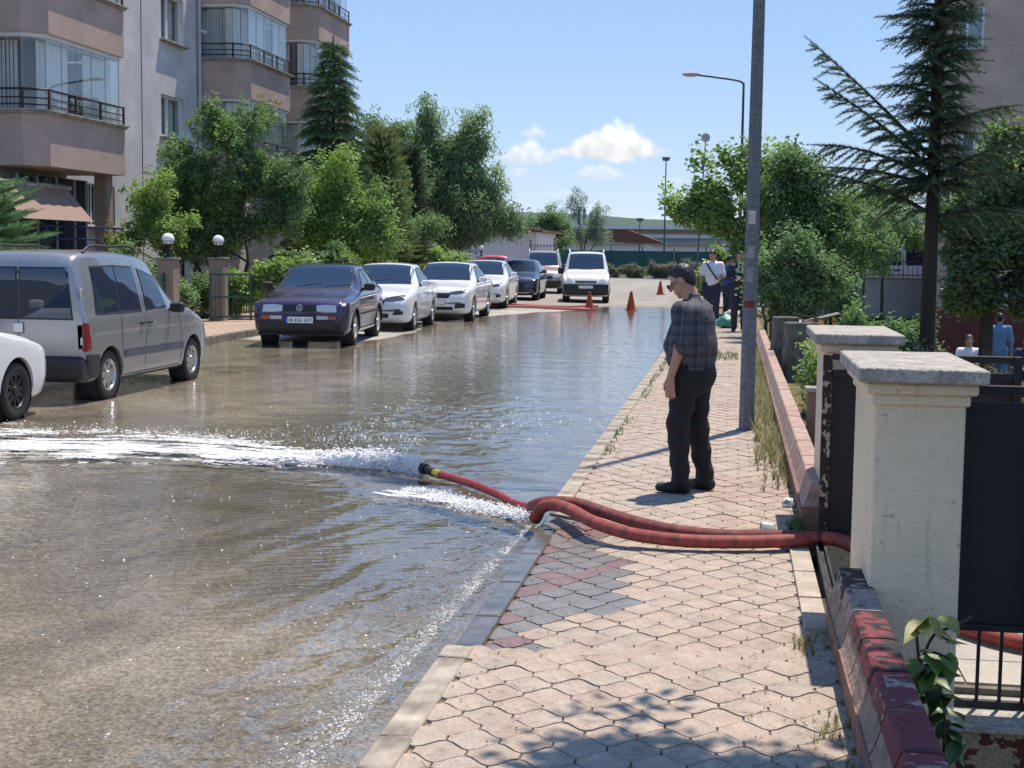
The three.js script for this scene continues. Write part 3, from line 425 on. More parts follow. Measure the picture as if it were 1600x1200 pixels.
function person(o) { // o: {label, pos, turn, scale, pose, shirt, trousers, shoes, cell, ...}
  const P = thing('person', o.label, 'person', o.pos, o.turn, o.group); if (o.scale) P.scale.setScalar(o.scale);
  const J = { ...STAND, ...o.joints }, c = o.cell || 0.02, fat = o.fat || 0, sx = [1, -1];
  const leg = i => J['leg' + i] || [[sx[i] * J.hip[0], J.hip[1], J.hip[2]], [sx[i] * J.knee[0], J.knee[1], J.knee[2]], [sx[i] * J.ankle[0], J.ankle[1], J.ankle[2]]];
  const arm = i => J['arm' + i] || [[sx[i] * J.sh[0], J.sh[1], J.sh[2]], [sx[i] * 0.25, 1.14, -0.02], [sx[i] * 0.25, 0.90, 0.06]];
  const hp = J.pelvis || [0, 0.93, 0], ch = J.chest || [0, 1.30, 0], nk = J.neck || [0, 1.47, -0.005], hd = J.head, belly = [(hp[0] + ch[0]) / 2, (hp[1] + ch[1]) / 2, (hp[2] + ch[2]) / 2 + 0.02];
  const torso = (g) => [[hp[0], hp[1], hp[2], 0.125 + g + fat * 0.4, belly[0], belly[1], belly[2], 0.118 + g + fat, 1.22, 1], [belly[0], belly[1], belly[2], 0.118 + g + fat, ch[0], ch[1], ch[2], 0.128 + g + fat * 0.3, 1.28, 0.96], [ch[0] - 0.09, ch[1] + 0.07, ch[2] - 0.01, 0.085 + g, ch[0] + 0.09, ch[1] + 0.07, ch[2] - 0.01, 0.085 + g]];
  const limb = (a, b, r0, r1) => [a[0], a[1], a[2], r0, b[0], b[1], b[2], r1];
  const armsUp = g => [0, 1].map(i => { const a = arm(i); return limb(a[0], a[1], 0.056 + g, 0.043 + g); }), armsLo = g => [0, 1].map(i => { const a = arm(i); return limb(a[1], a[2], 0.042 + g, 0.029 + g); });
  const legs = g => [0, 1].flatMap(i => { const l = leg(i); return [limb(l[0], l[1], 0.088 + g, 0.058 + g), limb(l[1], l[2], 0.057 + g, 0.042 + g)]; });
  const neck = limb(nk, [hd[0], hd[1] - 0.03, hd[2] - 0.02], 0.058, 0.056);
  // body: one continuous skin surface (hands and head meshed finer and merged in)
  const bodyB = [...torso(-0.012), ...armsUp(-0.006), ...armsLo(0), ...legs(-0.012), neck, [hd[0], hd[1] + 0.02, hd[2], 0.07, 0.09, 0.08]];
  const geos = []; { const [lo, hi] = bounds(bodyB); geos.push(surfaceNets(field(bodyB, 0.03), lo, hi, c)); }
  // head in its own frame (looks along +z), turned by pose
  const hq = new THREE.Quaternion().setFromEuler(new THREE.Euler(o.nod || 0, o.look || 0, o.lean || 0, 'YXZ')), HM = new THREE.Matrix4().compose(V(...hd), hq, V(1, 1, 1)), fine = c < 0.015;
  const headB = [[0, 0.035, -0.012, 0.075, 0.098, 0.094], [0, -0.035, 0.028, 0.058, 0.072, 0.062], [0, -0.085, 0.05, 0.024, -0, -0.09, 0.06, 0.022], [0, 0.012, 0.088, 0.010, 0, -0.022, 0.112, 0.015], [0.030, 0.022, 0.076, 0.013, -0.030, 0.022, 0.076, 0.013], [0.075, -0.005, -0.012, 0.012, 0.03, 0.022], [-0.075, -0.005, -0.012, 0.012, 0.03, 0.022], [0, -0.055, 0.082, 0.020, 0.009, 0.012], [0, -0.13, -0.03, 0.05, 0, -0.03, -0.02, 0.055]];
  { const [lo, hi] = bounds(headB, 0.02); const f = field(headB, 0.014, (d, x, y, z) => { for (const s of [-1, 1]) { const e = Math.hypot(x - s * 0.031, (y - 0.002) * 1.3, z - 0.098) - 0.015; d = Math.max(d, -e); } return d; }); const g = surfaceNets(f, lo, hi, fine ? 0.005 : 0.011); g.applyMatrix4(HM); geos.push(g); }
  for (const i of [0, 1]) { const a = arm(i), hdv = (J['hand' + i] || { dir: V(...a[2]).sub(V(...a[1])).normalize().toArray(), side: [0, 0, 1] }); const hb = handBones(a[2], hdv.dir, hdv.side, (i ? -1 : 1) * (o.curl ?? 0.5)); const [lo, hi] = bounds(hb, 0.012); geos.push(surfaceNets(field(hb, 0.006), lo, hi, fine ? 0.0045 : 0.009)); }
  const body = mesh('body', merge(geos.map(g => { g = g.index ? g : g; return g; })), o.skin || skinM, P);
  // hair
  const hairB = o.hair === 'long' ? [[0, 0.045, -0.02, 0.085, 0.10, 0.10], [0, -0.04, -0.06, 0.075, 0.10, 0.05]] : [[0, 0.046, -0.018, 0.079, 0.095, 0.096], [0.0, 0.108, 0.03, 0.052, 0.024, 0.045], [0, 0.01, -0.062, 0.064, 0.075, 0.045]];
  { const [lo, hi] = bounds(hairB, 0.02); const f = field(hairB, 0.02, (d, x, y, z) => { d += 0.010 * (fbm(x * 60 + 7, y * 40 + z * 60, 3, 401) - 0.5); d = Math.max(d, -(y - 0.075 + 0.15 * sstep(0.07, -0.06, z)) ); return Math.max(d, (z - 0.074 + 0.25 * Math.max(0, 0.10 - y))); }); const g = surfaceNets(f, lo, hi, fine ? 0.006 : 0.012); g.applyMatrix4(HM); mesh('hair', g, o.hairMat || hairM, P); }
  if (o.bald) P.children.pop();
  if (o.glasses) { const mk = g => { g.applyMatrix4(HM); return g; }; const rim = []; for (const s of [-1, 1]) { const t = new THREE.TorusGeometry(0.022, 0.0022, 6, 20); t.scale(1.15, 0.85, 1); t.translate(s * 0.033, 0.004, 0.112); rim.push(t); rim.push(cyl(0.002, 0.002, V(s * 0.058, 0.008, 0.108), V(s * 0.079, 0.010, -0.01), 6)); } rim.push(cyl(0.002, 0.002, V(-0.01, 0.008, 0.114), V(0.01, 0.008, 0.114), 6)); mesh('glasses', mk(merge(rim)), blackPaint, P); for (const s of [-1, 1]) { const t = new THREE.CircleGeometry(0.021, 16); t.scale(1.15, 0.85, 1); t.translate(s * 0.033, 0.004, 0.1125); mesh('lens', mk(t), MP({ color: lin(0.02, 0.03, 0.03), roughness: 0.06 }), P); } }
  // clothes
  const shoulder = arm(0)[0][1];
  const hem = o.hem ?? hp[1] - 0.03;
  const shB = [...torso(0.014), ...armsUp(o.sleeve === 'long' ? 0.014 : 0.022), ...(o.sleeve === 'long' ? armsLo(0.013) : []), limb(nk, [nk[0], nk[1] + 0.025, nk[2]], 0.07, 0.066), ...(o.jacket ? [limb([hp[0], hp[1] - 0.08, hp[2]], belly, 0.15, 0.13)] : [])];
  { const [lo, hi] = bounds(shB); lo[1] = hem - 0.03; const A = [arm(0), arm(1)]; const ff = field(shB, 0.035, (d, x, y, z) => {
      d += (o.fold ?? 0.010) * (fbm(x * 7 + z * 9 + 3, y * 13 + x * 5, 3, 411) - 0.5) + (o.fold ?? 0.01) * 0.9 * Math.sin(y * 46 + 5 * fbm(x * 6, z * 8, 2, 413) + x * 14) * sstep(hem + 0.34, hem + 0.05, y) * 0.55;
      d = Math.max(d, hem + 0.012 * Math.sin(x * 9 + z * 5) - y); d = Math.max(d, y - (nk[1] + 0.03) - (z < nk[2] ? 0.015 : -0.03));
      if (o.sleeve !== 'long') for (const a of A) { const e = V(...a[1]), u = V(...a[1]).sub(V(...a[0])).normalize(), q = (x - e.x) * u.x + (y - e.y) * u.y + (z - e.z) * u.z, len = o.sleeveCut ?? -0.02; if (q > len) { const dd = cap(x, y, z, limb(a[0], a[2], 0.08, 0.08)), tor = field(torso(0.014), 0.03)(x, y, z); if (dd < 0.02 && tor > 0.012) d = Math.max(d, q - len); } }
      return d;
    }); const g = surfaceNets(ff, lo, hi, fine ? 0.009 : c);
    // cloth uv: around the nearest limb or trunk, in metres
    const p = g.attributes.position, U = new Float32Array(p.count * 2); for (let i = 0; i < p.count; i++) { const x = p.getX(i), y = p.getY(i), z = p.getZ(i); let best = [Math.atan2(x - ch[0], z - ch[2]) * 0.16, y]; for (const a of A) { if (cap(x, y, z, limb(a[0], a[1], 0.07, 0.07)) < 0.0 && Math.abs(x - ch[0]) > 0.16) best = [Math.atan2(x - a[1][0], z - a[1][2]) * 0.07 + 0.4, y]; } U[i * 2] = best[0]; U[i * 2 + 1] = best[1]; } g.setAttribute('uv', new THREE.BufferAttribute(U, 2));
    mesh(o.jacket ? 'jacket' : 'shirt', g, o.shirt, P); }
  const trB = [...legs(0.026), limb([hp[0] - 0.05, hp[1] - 0.03, hp[2] - 0.005], [hp[0] + 0.05, hp[1] - 0.03, hp[2] - 0.005], 0.125 + fat * 0.4, 0.125 + fat * 0.4), limb([hp[0], hp[1] - 0.02, hp[2]], [hp[0], hp[1] + 0.08, hp[2] + 0.01], 0.128 + fat * 0.5, 0.122 + fat * 0.6).concat([1.2, 1])];
  { const L = [leg(0), leg(1)], [lo, hi] = bounds(trB); const g = surfaceNets(field(trB, 0.03, (d, x, y, z) => { d += 0.010 * (fbm(x * 8 + 9, y * 10 + z * 6, 3, 421) - 0.5) + 0.006 * Math.sin(y * 40 + 8 * fbm(x * 5, z * 5, 2, 423)) * (y < 0.7 ? 1 : 0.2); d = Math.max(d, y - (hp[1] + 0.10)); const l = x > (L[0][2][0] + L[1][2][0]) / 2 ? L[0] : L[1]; return Math.max(d, (l[2][1] - 0.045) - y); }), lo, hi, fine ? 0.011 : c); mesh('trousers', g, o.trousers, P); }
  for (const i of [0, 1]) { const a = leg(i)[2], yaw = (o.feet || [0.12, -0.12])[i], s = Math.sin(yaw), co = Math.cos(yaw); const T = (x, y, z) => [a[0] + x * co + z * s, y, a[2] - x * s + z * co]; const fb = [limb(T(0, a[1] - 0.04, -0.045), T(0, a[1] - 0.045, 0.06), 0.042, 0.044), limb(T(0, a[1] - 0.045, 0.06), T(0, a[1] - 0.05, 0.165), 0.044, 0.034), limb(T(0, a[1] - 0.03, -0.03), T(0, a[1] + 0.03, -0.01), 0.045, 0.045)]; const [lo, hi] = bounds(fb); mesh('shoe', surfaceNets(field(fb, 0.02, (d, x, y) => Math.max(d, (a[1] - 0.083) - y)), lo, hi, fine ? 0.007 : 0.014), o.shoes || blackPaint, P); }
  return P;
}
{
  const plaid = tex(256, 256, (u, v) => { const st = (t, w, p) => { const q = ((t * p) % 1 + 1) % 1; return q < w ? 1 : 0; }; const a = st(u, 0.42, 2), b = st(v, 0.42, 2), l1 = st(u + 0.35, 0.07, 2), l2 = st(v + 0.35, 0.07, 2), wv = 0.9 + 0.2 * h2(u * 256, v * 256, 9); let g = [0.29, 0.292, 0.315]; const dk = a * 0.5 + b * 0.5; g = g.map((x, k) => lerp(x, [0.16, 0.165, 0.19][k], dk)); if (l1) g = g.map((x, k) => lerp(x, [0.56, 0.54, 0.56][k], 0.5)); if (l2) g = g.map((x, k) => lerp(x, [0.40, 0.36, 0.38][k], 0.38)); return g.map(x => x * wv); }, { srgb: true, rep: [6.2, 6.2] });
  const shirt = MP({ map: plaid, roughness: 0.75, sheen: 0.3 }), trousers = MP({ color: lin(0.013, 0.013, 0.016), roughness: 0.85, sheen: 0.3 });
  person({ label: 'man in dark plaid shirt and black trousers looking down beside the flood', pos: [-0.29, SW, -10.05], turn: Math.atan2(-0.93, -0.37), scale: 0.93, cell: 0.0125, fat: 0.06, nod: 0.42, look: 0.1, glasses: true, curl: 0.35, fold: 0.016, hem: 0.905, sleeveCut: -0.035, feet: [0.15, -0.2], shirt, trousers,
    joints: { pelvis: [0, 0.93, -0.03], chest: [0, 1.30, -0.02], neck: [0, 1.475, 0.0], head: [0, 1.605, 0.075], sh: [0.195, 1.40, -0.01], arm0: [[0.195, 1.395, -0.005], [0.265, 1.12, -0.03], [0.255, 0.89, 0.045]], arm1: [[-0.195, 1.395, -0.005], [-0.25, 1.12, -0.01], [-0.22, 0.89, 0.12]], hand0: { dir: [-0.03, -1, 0.02], side: [0.1, 0.1, 1] }, hand1: { dir: [0, -1, 0.15], side: [-0.1, 0.1, 1] }, leg0: [[0.10, 0.92, -0.02], [0.12, 0.50, 0.035], [0.125, 0.085, 0.0]], leg1: [[-0.10, 0.92, -0.02], [-0.12, 0.50, -0.02], [-0.14, 0.085, -0.09]] } });
  const white = M({ color: lin(0.72, 0.71, 0.76), roughness: 0.8 }), navy = M({ color: lin(0.02, 0.027, 0.055), roughness: 0.8 }), blue = M({ color: lin(0.035, 0.08, 0.30), roughness: 0.8 }), suit = M({ color: lin(0.022, 0.028, 0.045), roughness: 0.75 });
  const bagger = person({ label: 'person in white shirt with dark crossbody bag strap on the far pavement', pos: [-0.50, SW, -34.6], turn: -0.3, scale: 1.05, cell: 0.03, nod: 0.4, shirt: white, trousers: navy, joints: { arm0: [[0.185, 1.40, 0], [0.26, 1.16, 0.02], [0.20, 1.02, 0.2]], arm1: [[-0.185, 1.40, 0], [-0.27, 1.13, -0.02], [-0.26, 0.92, 0.08]] } });
  mesh('bag_strap', tube([[-0.14, 1.47, 0.06], [-0.06, 1.36, 0.155], [0.04, 1.22, 0.165], [0.15, 1.06, 0.11]], 0.017, 20, 6), blackPaint, bagger);
  person({ label: 'person in blue shirt half hidden behind the white shirted person', pos: [-0.12, SW, -36.2], turn: 2.2, scale: 0.98, cell: 0.03, nod: 0.3, shirt: blue, trousers: navy, joints: { arm0: [[0.185, 1.40, 0], [0.40, 1.24, 0.1], [0.52, 1.22, 0.3]] } });
  const st = person({ label: 'person in dark navy suit and tie standing beside the pole', pos: [0.14, SW, -31.9], turn: 0.05, scale: 1.03, cell: 0.03, sleeve: 'long', jacket: true, hem: 0.80, shirt: suit, trousers: suit, joints: { arm0: [[0.185, 1.40, 0], [0.26, 1.14, 0.0], [0.10, 1.10, 0.22]], arm1: [[-0.185, 1.40, 0], [-0.26, 1.14, 0.0], [-0.12, 1.12, 0.22]] } });
  mesh('shirt_front', box(0.10, 0.20, 0.02, 0, 1.37, 0.135, 0.008), white, st); mesh('tie', extr([[-0.018, 0.12], [0.018, 0.12], [0.026, -0.1], [0, -0.14], [-0.026, -0.1]], 0.008, 0.002).translate(0, 1.36, 0.147), navy, st);
  // seated people in the garden
  const sit = (lb, pos, turn, shirt, tr, extra = {}) => person({ label: lb, pos, turn, cell: 0.03, shirt, trousers: tr, hem: 0.40, ...extra, joints: { pelvis: [0, 0.50, 0], chest: [0, 0.86, 0.0], neck: [0, 1.03, 0], head: [0, 1.16, 0.03], leg0: [[0.10, 0.48, 0.02], [0.13, 0.48, 0.42], [0.12, 0.085, 0.45]], leg1: [[-0.10, 0.48, 0.02], [-0.13, 0.48, 0.42], [-0.12, 0.085, 0.45]], arm0: [[0.185, 0.95, 0], [0.24, 0.70, 0.1], [0.08, 0.66, 0.32]], arm1: [[-0.185, 0.95, 0], [-0.24, 0.70, 0.1], [-0.08, 0.66, 0.32]] } });
  const stool = (x, z, lb) => { const s = thing('garden_stool', lb, 'stool', [x, -1.1, z]); mesh('seat', box(0.4, 0.04, 0.36, 0, 0.36, 0, 0.01), M({ color: lin(0.25, 0.16, 0.09) }), s); for (const [a, b] of [[-1, -1], [1, -1], [-1, 1], [1, 1]]) mesh('leg', box(0.035, 0.35, 0.035, a * 0.16, 0.172, b * 0.14), M({ color: lin(0.2, 0.13, 0.08) }), s); };
  const hairB = MP({ color: lin(0.09, 0.035, 0.018), roughness: 0.5 });
  sit('seated person with reddish brown hair and white top in the garden', [4.98, -1.1, -31], -0.1, white, M({ color: lin(0.35, 0.10, 0.13) }), { hair: 'long', hairMat: hairB }); stool(4.98, -31, 'wooden stool under the seated person in white');
  sit('seated person in dark clothes on a white chair in the garden', [6.20, -1.1, -31.2], -0.4, navy, navy); 
  person({ label: 'standing person in light blue denim seen behind the garden tree', pos: [5.75, -1.1, -31.9], turn: 2.8, cell: 0.03, sleeve: 'long', jacket: true, hem: 0.6, shirt: M({ color: lin(0.11, 0.21, 0.36) }), trousers: M({ color: lin(0.10, 0.19, 0.34) }) });
  const wch = thing('garden_chair', 'white plastic garden chair under the person in dark clothes', 'chair', [6.20, -1.1, -31.2], -0.4), wp = M({ color: lin(0.7, 0.7, 0.7), roughness: 0.5 });
  mesh('seat', box(0.46, 0.03, 0.44, 0, 0.35, 0.02, 0.01), wp, wch); mesh('backrest', box(0.50, 0.5, 0.03, 0, 0.62, -0.20, 0.012), wp, wch); for (const [a, b] of [[-1, -1], [1, -1], [-1, 1], [1, 1]]) mesh('leg', box(0.04, 0.34, 0.04, a * 0.19, 0.17, b * 0.17), wp, wch);
  const tb = thing('garden_table', 'low dark wooden garden table before the seated people', 'table', [6.4, -1.1, -30.2]), tw = M({ color: lin(0.12, 0.075, 0.045) }); for (let k = 0; k < 4; k++) mesh('plank', box(1.3, 0.035, 0.17, 0, 0.64, -0.28 + k * 0.185, 0.006), tw, tb); for (const [a, b] of [[-1, -1], [1, -1], [-1, 1], [1, 1]]) mesh('leg', box(0.05, 0.62, 0.05, a * 0.58, 0.31, b * 0.26), tw, tb);
}
// ---------------------------------------------------------------- vehicles: lofted bodies, wheel arches cut out, fitted panes and trim
function pchip(xs, ys) {
  const n = xs.length, d = [], m = []; for (let i = 0; i < n - 1; i++) d.push((ys[i + 1] - ys[i]) / (xs[i + 1] - xs[i] || 1e-6));
  for (let i = 0; i < n; i++) m.push(i === 0 ? d[0] : i === n - 1 ? d[n - 2] : d[i - 1] * d[i] <= 0 ? 0 : 2 * d[i - 1] * d[i] / (d[i - 1] + d[i]));
  return x => { let i = 0; while (i < n - 2 && x > xs[i + 1]) i++; const h = xs[i + 1] - xs[i] || 1e-6, t = clamp((x - xs[i]) / h), t2 = t * t, t3 = t2 * t; return ys[i] * (2 * t3 - 3 * t2 + 1) + m[i] * h * (t3 - 2 * t2 + t) + ys[i + 1] * (-2 * t3 + 3 * t2) + m[i + 1] * h * (t3 - t2); };
}
const glassM = MP({ color: lin(0.016, 0.03, 0.055), roughness: 0.02, ior: 1.75 }), rubber = M({ color: lin(0.018, 0.018, 0.019), roughness: 0.85 }), trimM = MP({ color: lin(0.02, 0.02, 0.022), roughness: 0.6 }), alloy = MP({ color: lin(0.52, 0.52, 0.53), metalness: 0.85, roughness: 0.32 }), darkAlloy = MP({ color: lin(0.03, 0.03, 0.033), metalness: 0.4, roughness: 0.4 }), lampM = MP({ color: lin(0.55, 0.57, 0.58), roughness: 0.12, metalness: 0.25 }), darkLamp = MP({ color: lin(0.10, 0.11, 0.13), roughness: 0.08, metalness: 0.3 }), tailM = MP({ color: lin(0.22, 0.012, 0.012), roughness: 0.15 }), amberM = MP({ color: lin(0.45, 0.09, 0.02), roughness: 0.25 }), plateWhite = M({ color: lin(0.7, 0.7, 0.7), roughness: 0.6 });
const paint = (r, g, b, metal = 0) => MP({ color: lin(r, g, b), roughness: 0.32, metalness: metal, clearcoat: 1, clearcoatRoughness: 0.05 });
const csg = new Evaluator(); csg.attributes = ['position', 'normal', 'uv']; csg.useGroups = false;
function wheel(r, w, kind, mat) {
  const t = new THREE.LatheGeometry([[r * 0.62, -w / 2 + 0.02], [r * 0.66, -w / 2 + 0.005], [r * 0.86, -w / 2], [r * 0.95, -w / 2 + 0.012], [r, -w / 2 + 0.04], [r, w / 2 - 0.04], [r * 0.95, w / 2 - 0.012], [r * 0.86, w / 2], [r * 0.66, w / 2 - 0.005], [r * 0.62, w / 2 - 0.02]].map(p => new THREE.Vector2(...p)), 36); t.rotateZ(-Math.PI / 2);
  const R = r * 0.64, parts = []; const lip = new THREE.LatheGeometry([[R - 0.03, w / 2 - 0.05], [R - 0.018, w / 2 - 0.012], [R, w / 2 - 0.006], [R + 0.006, w / 2 - 0.02]].map(p => new THREE.Vector2(...p)), 36); lip.rotateZ(-Math.PI / 2); parts.push(lip);
  const n = kind === 'seven' ? 7 : kind === 'multi' ? 10 : kind === 'five' ? 5 : 6, wid = kind === 'multi' ? 0.10 : kind === 'five' ? 0.22 : 0.17;
  for (let k = 0; k < n; k++) { const a0 = 0.35, sp = extr([[0.03, -wid * R * 0.9], [R - 0.012, -wid * R * 1.1], [R - 0.012, wid * R * 1.1], [0.03, wid * R * 0.9]], 0.018, 0.004); sp.rotateZ(k * 2 * Math.PI / n + a0); sp.rotateY(Math.PI / 2); sp.translate(w / 2 - 0.045, 0, 0); parts.push(sp); }
  const hub = new THREE.CylinderGeometry(R * 0.26, R * 0.3, 0.03, 20); hub.rotateZ(-Math.PI / 2); hub.translate(w / 2 - 0.022, 0, 0); parts.push(hub);
  const back = new THREE.CylinderGeometry(R, R, 0.02, 28); back.rotateZ(Math.PI / 2); back.translate(w / 2 - 0.10, 0, 0);
  return { tyre: t, rim: merge(parts), back, mat };
}
function vehicle(o) { // forward is +z, s is the distance behind the front bumper
  const K = o.st, xs = K.map(k => k[0]), L = xs[xs.length - 1], f = [1, 2, 3, 4].map(c => pchip(xs, K.map(k => k[c]))), bf = pchip(o.belt.map(b => b[0]), o.belt.map(b => b[1]));
  const ss = []; for (let i = 0; i < xs.length - 1; i++) { const n = Math.max(1, Math.round((xs[i + 1] - xs[i]) / 0.07)); for (let k = 0; k < n; k++) ss.push(lerp(xs[i], xs[i + 1], k / n)); } ss.push(L);
  const cr = o.crown ?? 0.035;
  const sec = s => {
    const yb = f[0](s), yt = f[1](s), w = f[2](s), wr = f[3](s), b = Math.min(bf(s), yt - 0.045), g = yt - b, q = o.tuck ?? 0.03;
    const P = [[0, yb], [w * 0.6, yb], [w - 0.10, yb + 0.005], [w - q - 0.012, yb + 0.05], [w - q * 0.5, yb + 0.14], [w - 0.004, lerp(yb, b, 0.42)], [w, lerp(yb, b, 0.58)], [w, lerp(yb, b, 0.72)], [w - 0.004, b - 0.10 * clamp((b - yb) * 2)], [w - 0.010, b - 0.03], [w - 0.026, b]];
    const e0 = w - 0.032, r = Math.min(0.10, g * 0.6); for (const t of [0.1, 0.3, 0.55, 0.8, 1]) P.push([lerp(e0, wr, t) + 0.02 * Math.sin(Math.PI * t) * clamp(g * 2), lerp(b + 0.004, yt - r * 0.75, t)]);
    P.push([wr - r * 0.12, yt - r * 0.38], [wr - r * 0.42, yt - r * 0.12], [wr - r * 0.95, yt + 0.0], [wr * 0.66, yt + cr * 0.5], [wr * 0.34, yt + cr * 0.88], [0, yt + cr]);
    return P;
  };
  const rows = ss.map(sec), m = rows[0].length, Pv = [], I = [];
  rows.forEach((r, i) => { const z = L / 2 - ss[i]; for (let k = 0; k < m; k++) Pv.push(r[k][0], r[k][1], z); for (let k = m - 2; k > 0; k--) Pv.push(-r[k][0], r[k][1], z); });
  const c = 2 * m - 2; for (let i = 0; i < rows.length - 1; i++) for (let k = 0; k < c; k++) { const a = i * c + k, b = i * c + (k + 1) % c, d = a + c, e = b + c; I.push(a, b, e, a, e, d); }
  for (const [i, fl] of [[0, 1], [rows.length - 1, 0]]) { const n = Pv.length / 3; Pv.push(0, (f[0](ss[i]) + f[1](ss[i])) / 2, L / 2 - ss[i]); for (let k = 0; k < c; k++) { const a = i * c + k, b = i * c + (k + 1) % c; fl ? I.push(n, b, a) : I.push(n, a, b); } }
  let geo = new THREE.BufferGeometry(); geo.setAttribute('position', new THREE.Float32BufferAttribute(Pv, 3)); geo.setAttribute('uv', new THREE.Float32BufferAttribute(new Float32Array(Pv.length / 3 * 2), 2)); geo.setIndex(I); geo.computeVertexNormals();
  { // make sure faces point outwards
    let vol = 0; const p = geo.attributes.position; const A = V(), B = V(), C = V(); for (let i = 0; i < I.length; i += 3) { A.fromBufferAttribute(p, I[i]); B.fromBufferAttribute(p, I[i + 1]); C.fromBufferAttribute(p, I[i + 2]); vol += A.dot(B.cross(C)); } if (vol < 0) { for (let i = 0; i < I.length; i += 3) { const t = I[i + 1]; I[i + 1] = I[i + 2]; I[i + 2] = t; } geo.setIndex(I); geo.computeVertexNormals(); }
  }
  const bvh = new MeshBVH(geo.clone()), T = thing(o.name || 'parked_car', o.label, o.category || 'car', o.pos, o.turn, o.group), ray = new THREE.Ray();
  const hit = (ox, oy, oz, dx, dy, dz, off) => { ray.origin.set(ox, oy, oz); ray.direction.set(dx, dy, dz); const h = bvh.raycastFirst(ray, THREE.DoubleSide); if (!h) return null; return [h.point.x - dx * off, h.point.y - dy * off, h.point.z - dz * off]; };
  // a pane or trim between a lower and an upper edge, pressed onto the body. mode: 's' side (s,y), 'f' front (x,y), 'r' rear (x,y), 't' from above (x,s)
  function fit(mode, lower, upper, off, n = 10, rowsN = 8) {
    const samp = (E, t) => { const q = t * (E.length - 1), i = Math.min(E.length - 2, Math.floor(q)); return [lerp(E[i][0], E[i + 1][0], q - i), lerp(E[i][1], E[i + 1][1], q - i)]; };
    let last = [0, 0, 0]; const pt = (a, b) => { const h = mode === 's' ? hit(3, b, L / 2 - a, -1, 0, 0, -0) : mode === 'f' ? hit(a, b, L, 0, 0, -1, 0) : mode === 'r' ? hit(a, b, -L, 0, 0, 1, 0) : hit(a, 4, L / 2 - b, 0, -1, 0, 0); if (h) last = h; return last.slice(); };
    const nu = n * (lower.length - 1), g = gridGeo(nu, rowsN, (u, v) => { const A = samp(lower, u), B = samp(upper, u); return pt(lerp(A[0], B[0], v), lerp(A[1], B[1], v)); });
    const p = g.attributes.position, nn = g.attributes.normal, dir = mode === 's' ? V(1, 0, 0) : mode === 'f' ? V(0, 0, 1) : mode === 'r' ? V(0, 0, -1) : V(0, 1, 0); let sgn = 0; for (let i = 0; i < nn.count; i++) sgn += V().fromBufferAttribute(nn, i).dot(dir); sgn = sgn < 0 ? -1 : 1;
    if (sgn < 0) { const ix = g.index.array; for (let i = 0; i < ix.length; i += 3) { const t = ix[i + 1]; ix[i + 1] = ix[i + 2]; ix[i + 2] = t; } }
    for (let i = 0; i < p.count; i++) { const v = V().fromBufferAttribute(nn, i).multiplyScalar(sgn); p.setXYZ(i, p.getX(i) + v.x * off, p.getY(i) + v.y * off, p.getZ(i) + v.z * off); } g.computeVertexNormals(); return g;
  }
  const mir = g => { const q = g.clone(); q.scale(-1, 1, 1); const ix = q.index.array; for (let i = 0; i < ix.length; i += 3) { const t = ix[i + 1]; ix[i + 1] = ix[i + 2]; ix[i + 2] = t; } q.computeVertexNormals(); return q; };
  const grow = (E, d, sg) => E.map((p, i) => [p[0] + (i === 0 ? -d : i === E.length - 1 ? d : 0) * Math.sign(E[E.length - 1][0] - E[0][0] || 1), p[1] + sg * d]);
  const pane = (nm, mode, lo, up, mat = glassM, both = true, rim = 0.022) => {
    const gs = [[lo, up, 1]]; const s = up[0][1] > lo[0][1] ? 1 : -1;
    const make = (g, G) => { const a = mesh(nm, g, mat, T); if (G) mesh('seal', G, trimM, a); };
    const G = fit(mode, lo, up, 0.0065), R = rim ? fit(mode, grow(lo, rim, -s), grow(up, rim, s), 0.003) : null; make(G, R); if (both) make(mir(G), R && mir(R));
  };
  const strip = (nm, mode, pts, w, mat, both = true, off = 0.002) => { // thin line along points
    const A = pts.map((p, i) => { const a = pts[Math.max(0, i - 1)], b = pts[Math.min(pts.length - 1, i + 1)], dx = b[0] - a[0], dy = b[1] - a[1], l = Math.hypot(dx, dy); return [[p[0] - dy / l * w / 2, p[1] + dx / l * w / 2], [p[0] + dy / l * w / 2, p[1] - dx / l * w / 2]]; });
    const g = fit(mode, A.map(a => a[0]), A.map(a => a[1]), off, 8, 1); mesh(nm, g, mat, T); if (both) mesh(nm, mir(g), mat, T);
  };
  // wheel arches
  let body = new Brush(geo); const wr = o.wheel.r; body.updateMatrixWorld();
  for (const s of o.axles) for (const sd of [-1, 1]) { const w = f[2](s), cg = new THREE.CylinderGeometry(wr + 0.055, wr + 0.055, 0.62, 30); cg.rotateZ(Math.PI / 2); const b = new Brush(cg); b.position.set(sd * (w + 0.31 - 0.27), wr * 0.99, L / 2 - s); b.updateMatrixWorld(); body = csg.evaluate(body, b, SUBTRACTION); body.updateMatrixWorld(); }
  mesh('body', body.geometry, o.paint, T);
  for (const s of o.axles) for (const sd of [-1, 1]) { const w = f[2](s), a = new THREE.CylinderGeometry(wr + 0.053, wr + 0.053, 0.20, 26, 1, true, 0, Math.PI * 2); a.rotateZ(Math.PI / 2); a.translate(sd * (w - 0.145), wr * 0.99, L / 2 - s); const d = new THREE.CircleGeometry(wr + 0.05, 26); d.rotateY(sd * Math.PI / 2); d.translate(sd * (w - 0.242), wr * 0.99, L / 2 - s);
    const lm = rubber; mesh('arch_liner', merge([a, d]), lm, T);
    const W = new THREE.Group(); W.name = 'wheel'; T.add(W); W.position.set(sd * (w - 0.115), wr, L / 2 - s); if (sd < 0) W.rotation.y = Math.PI; W.rotation.x = sd * s * 1.3; if (s === o.axles[0] && o.steer) W.rotation.y += o.steer;
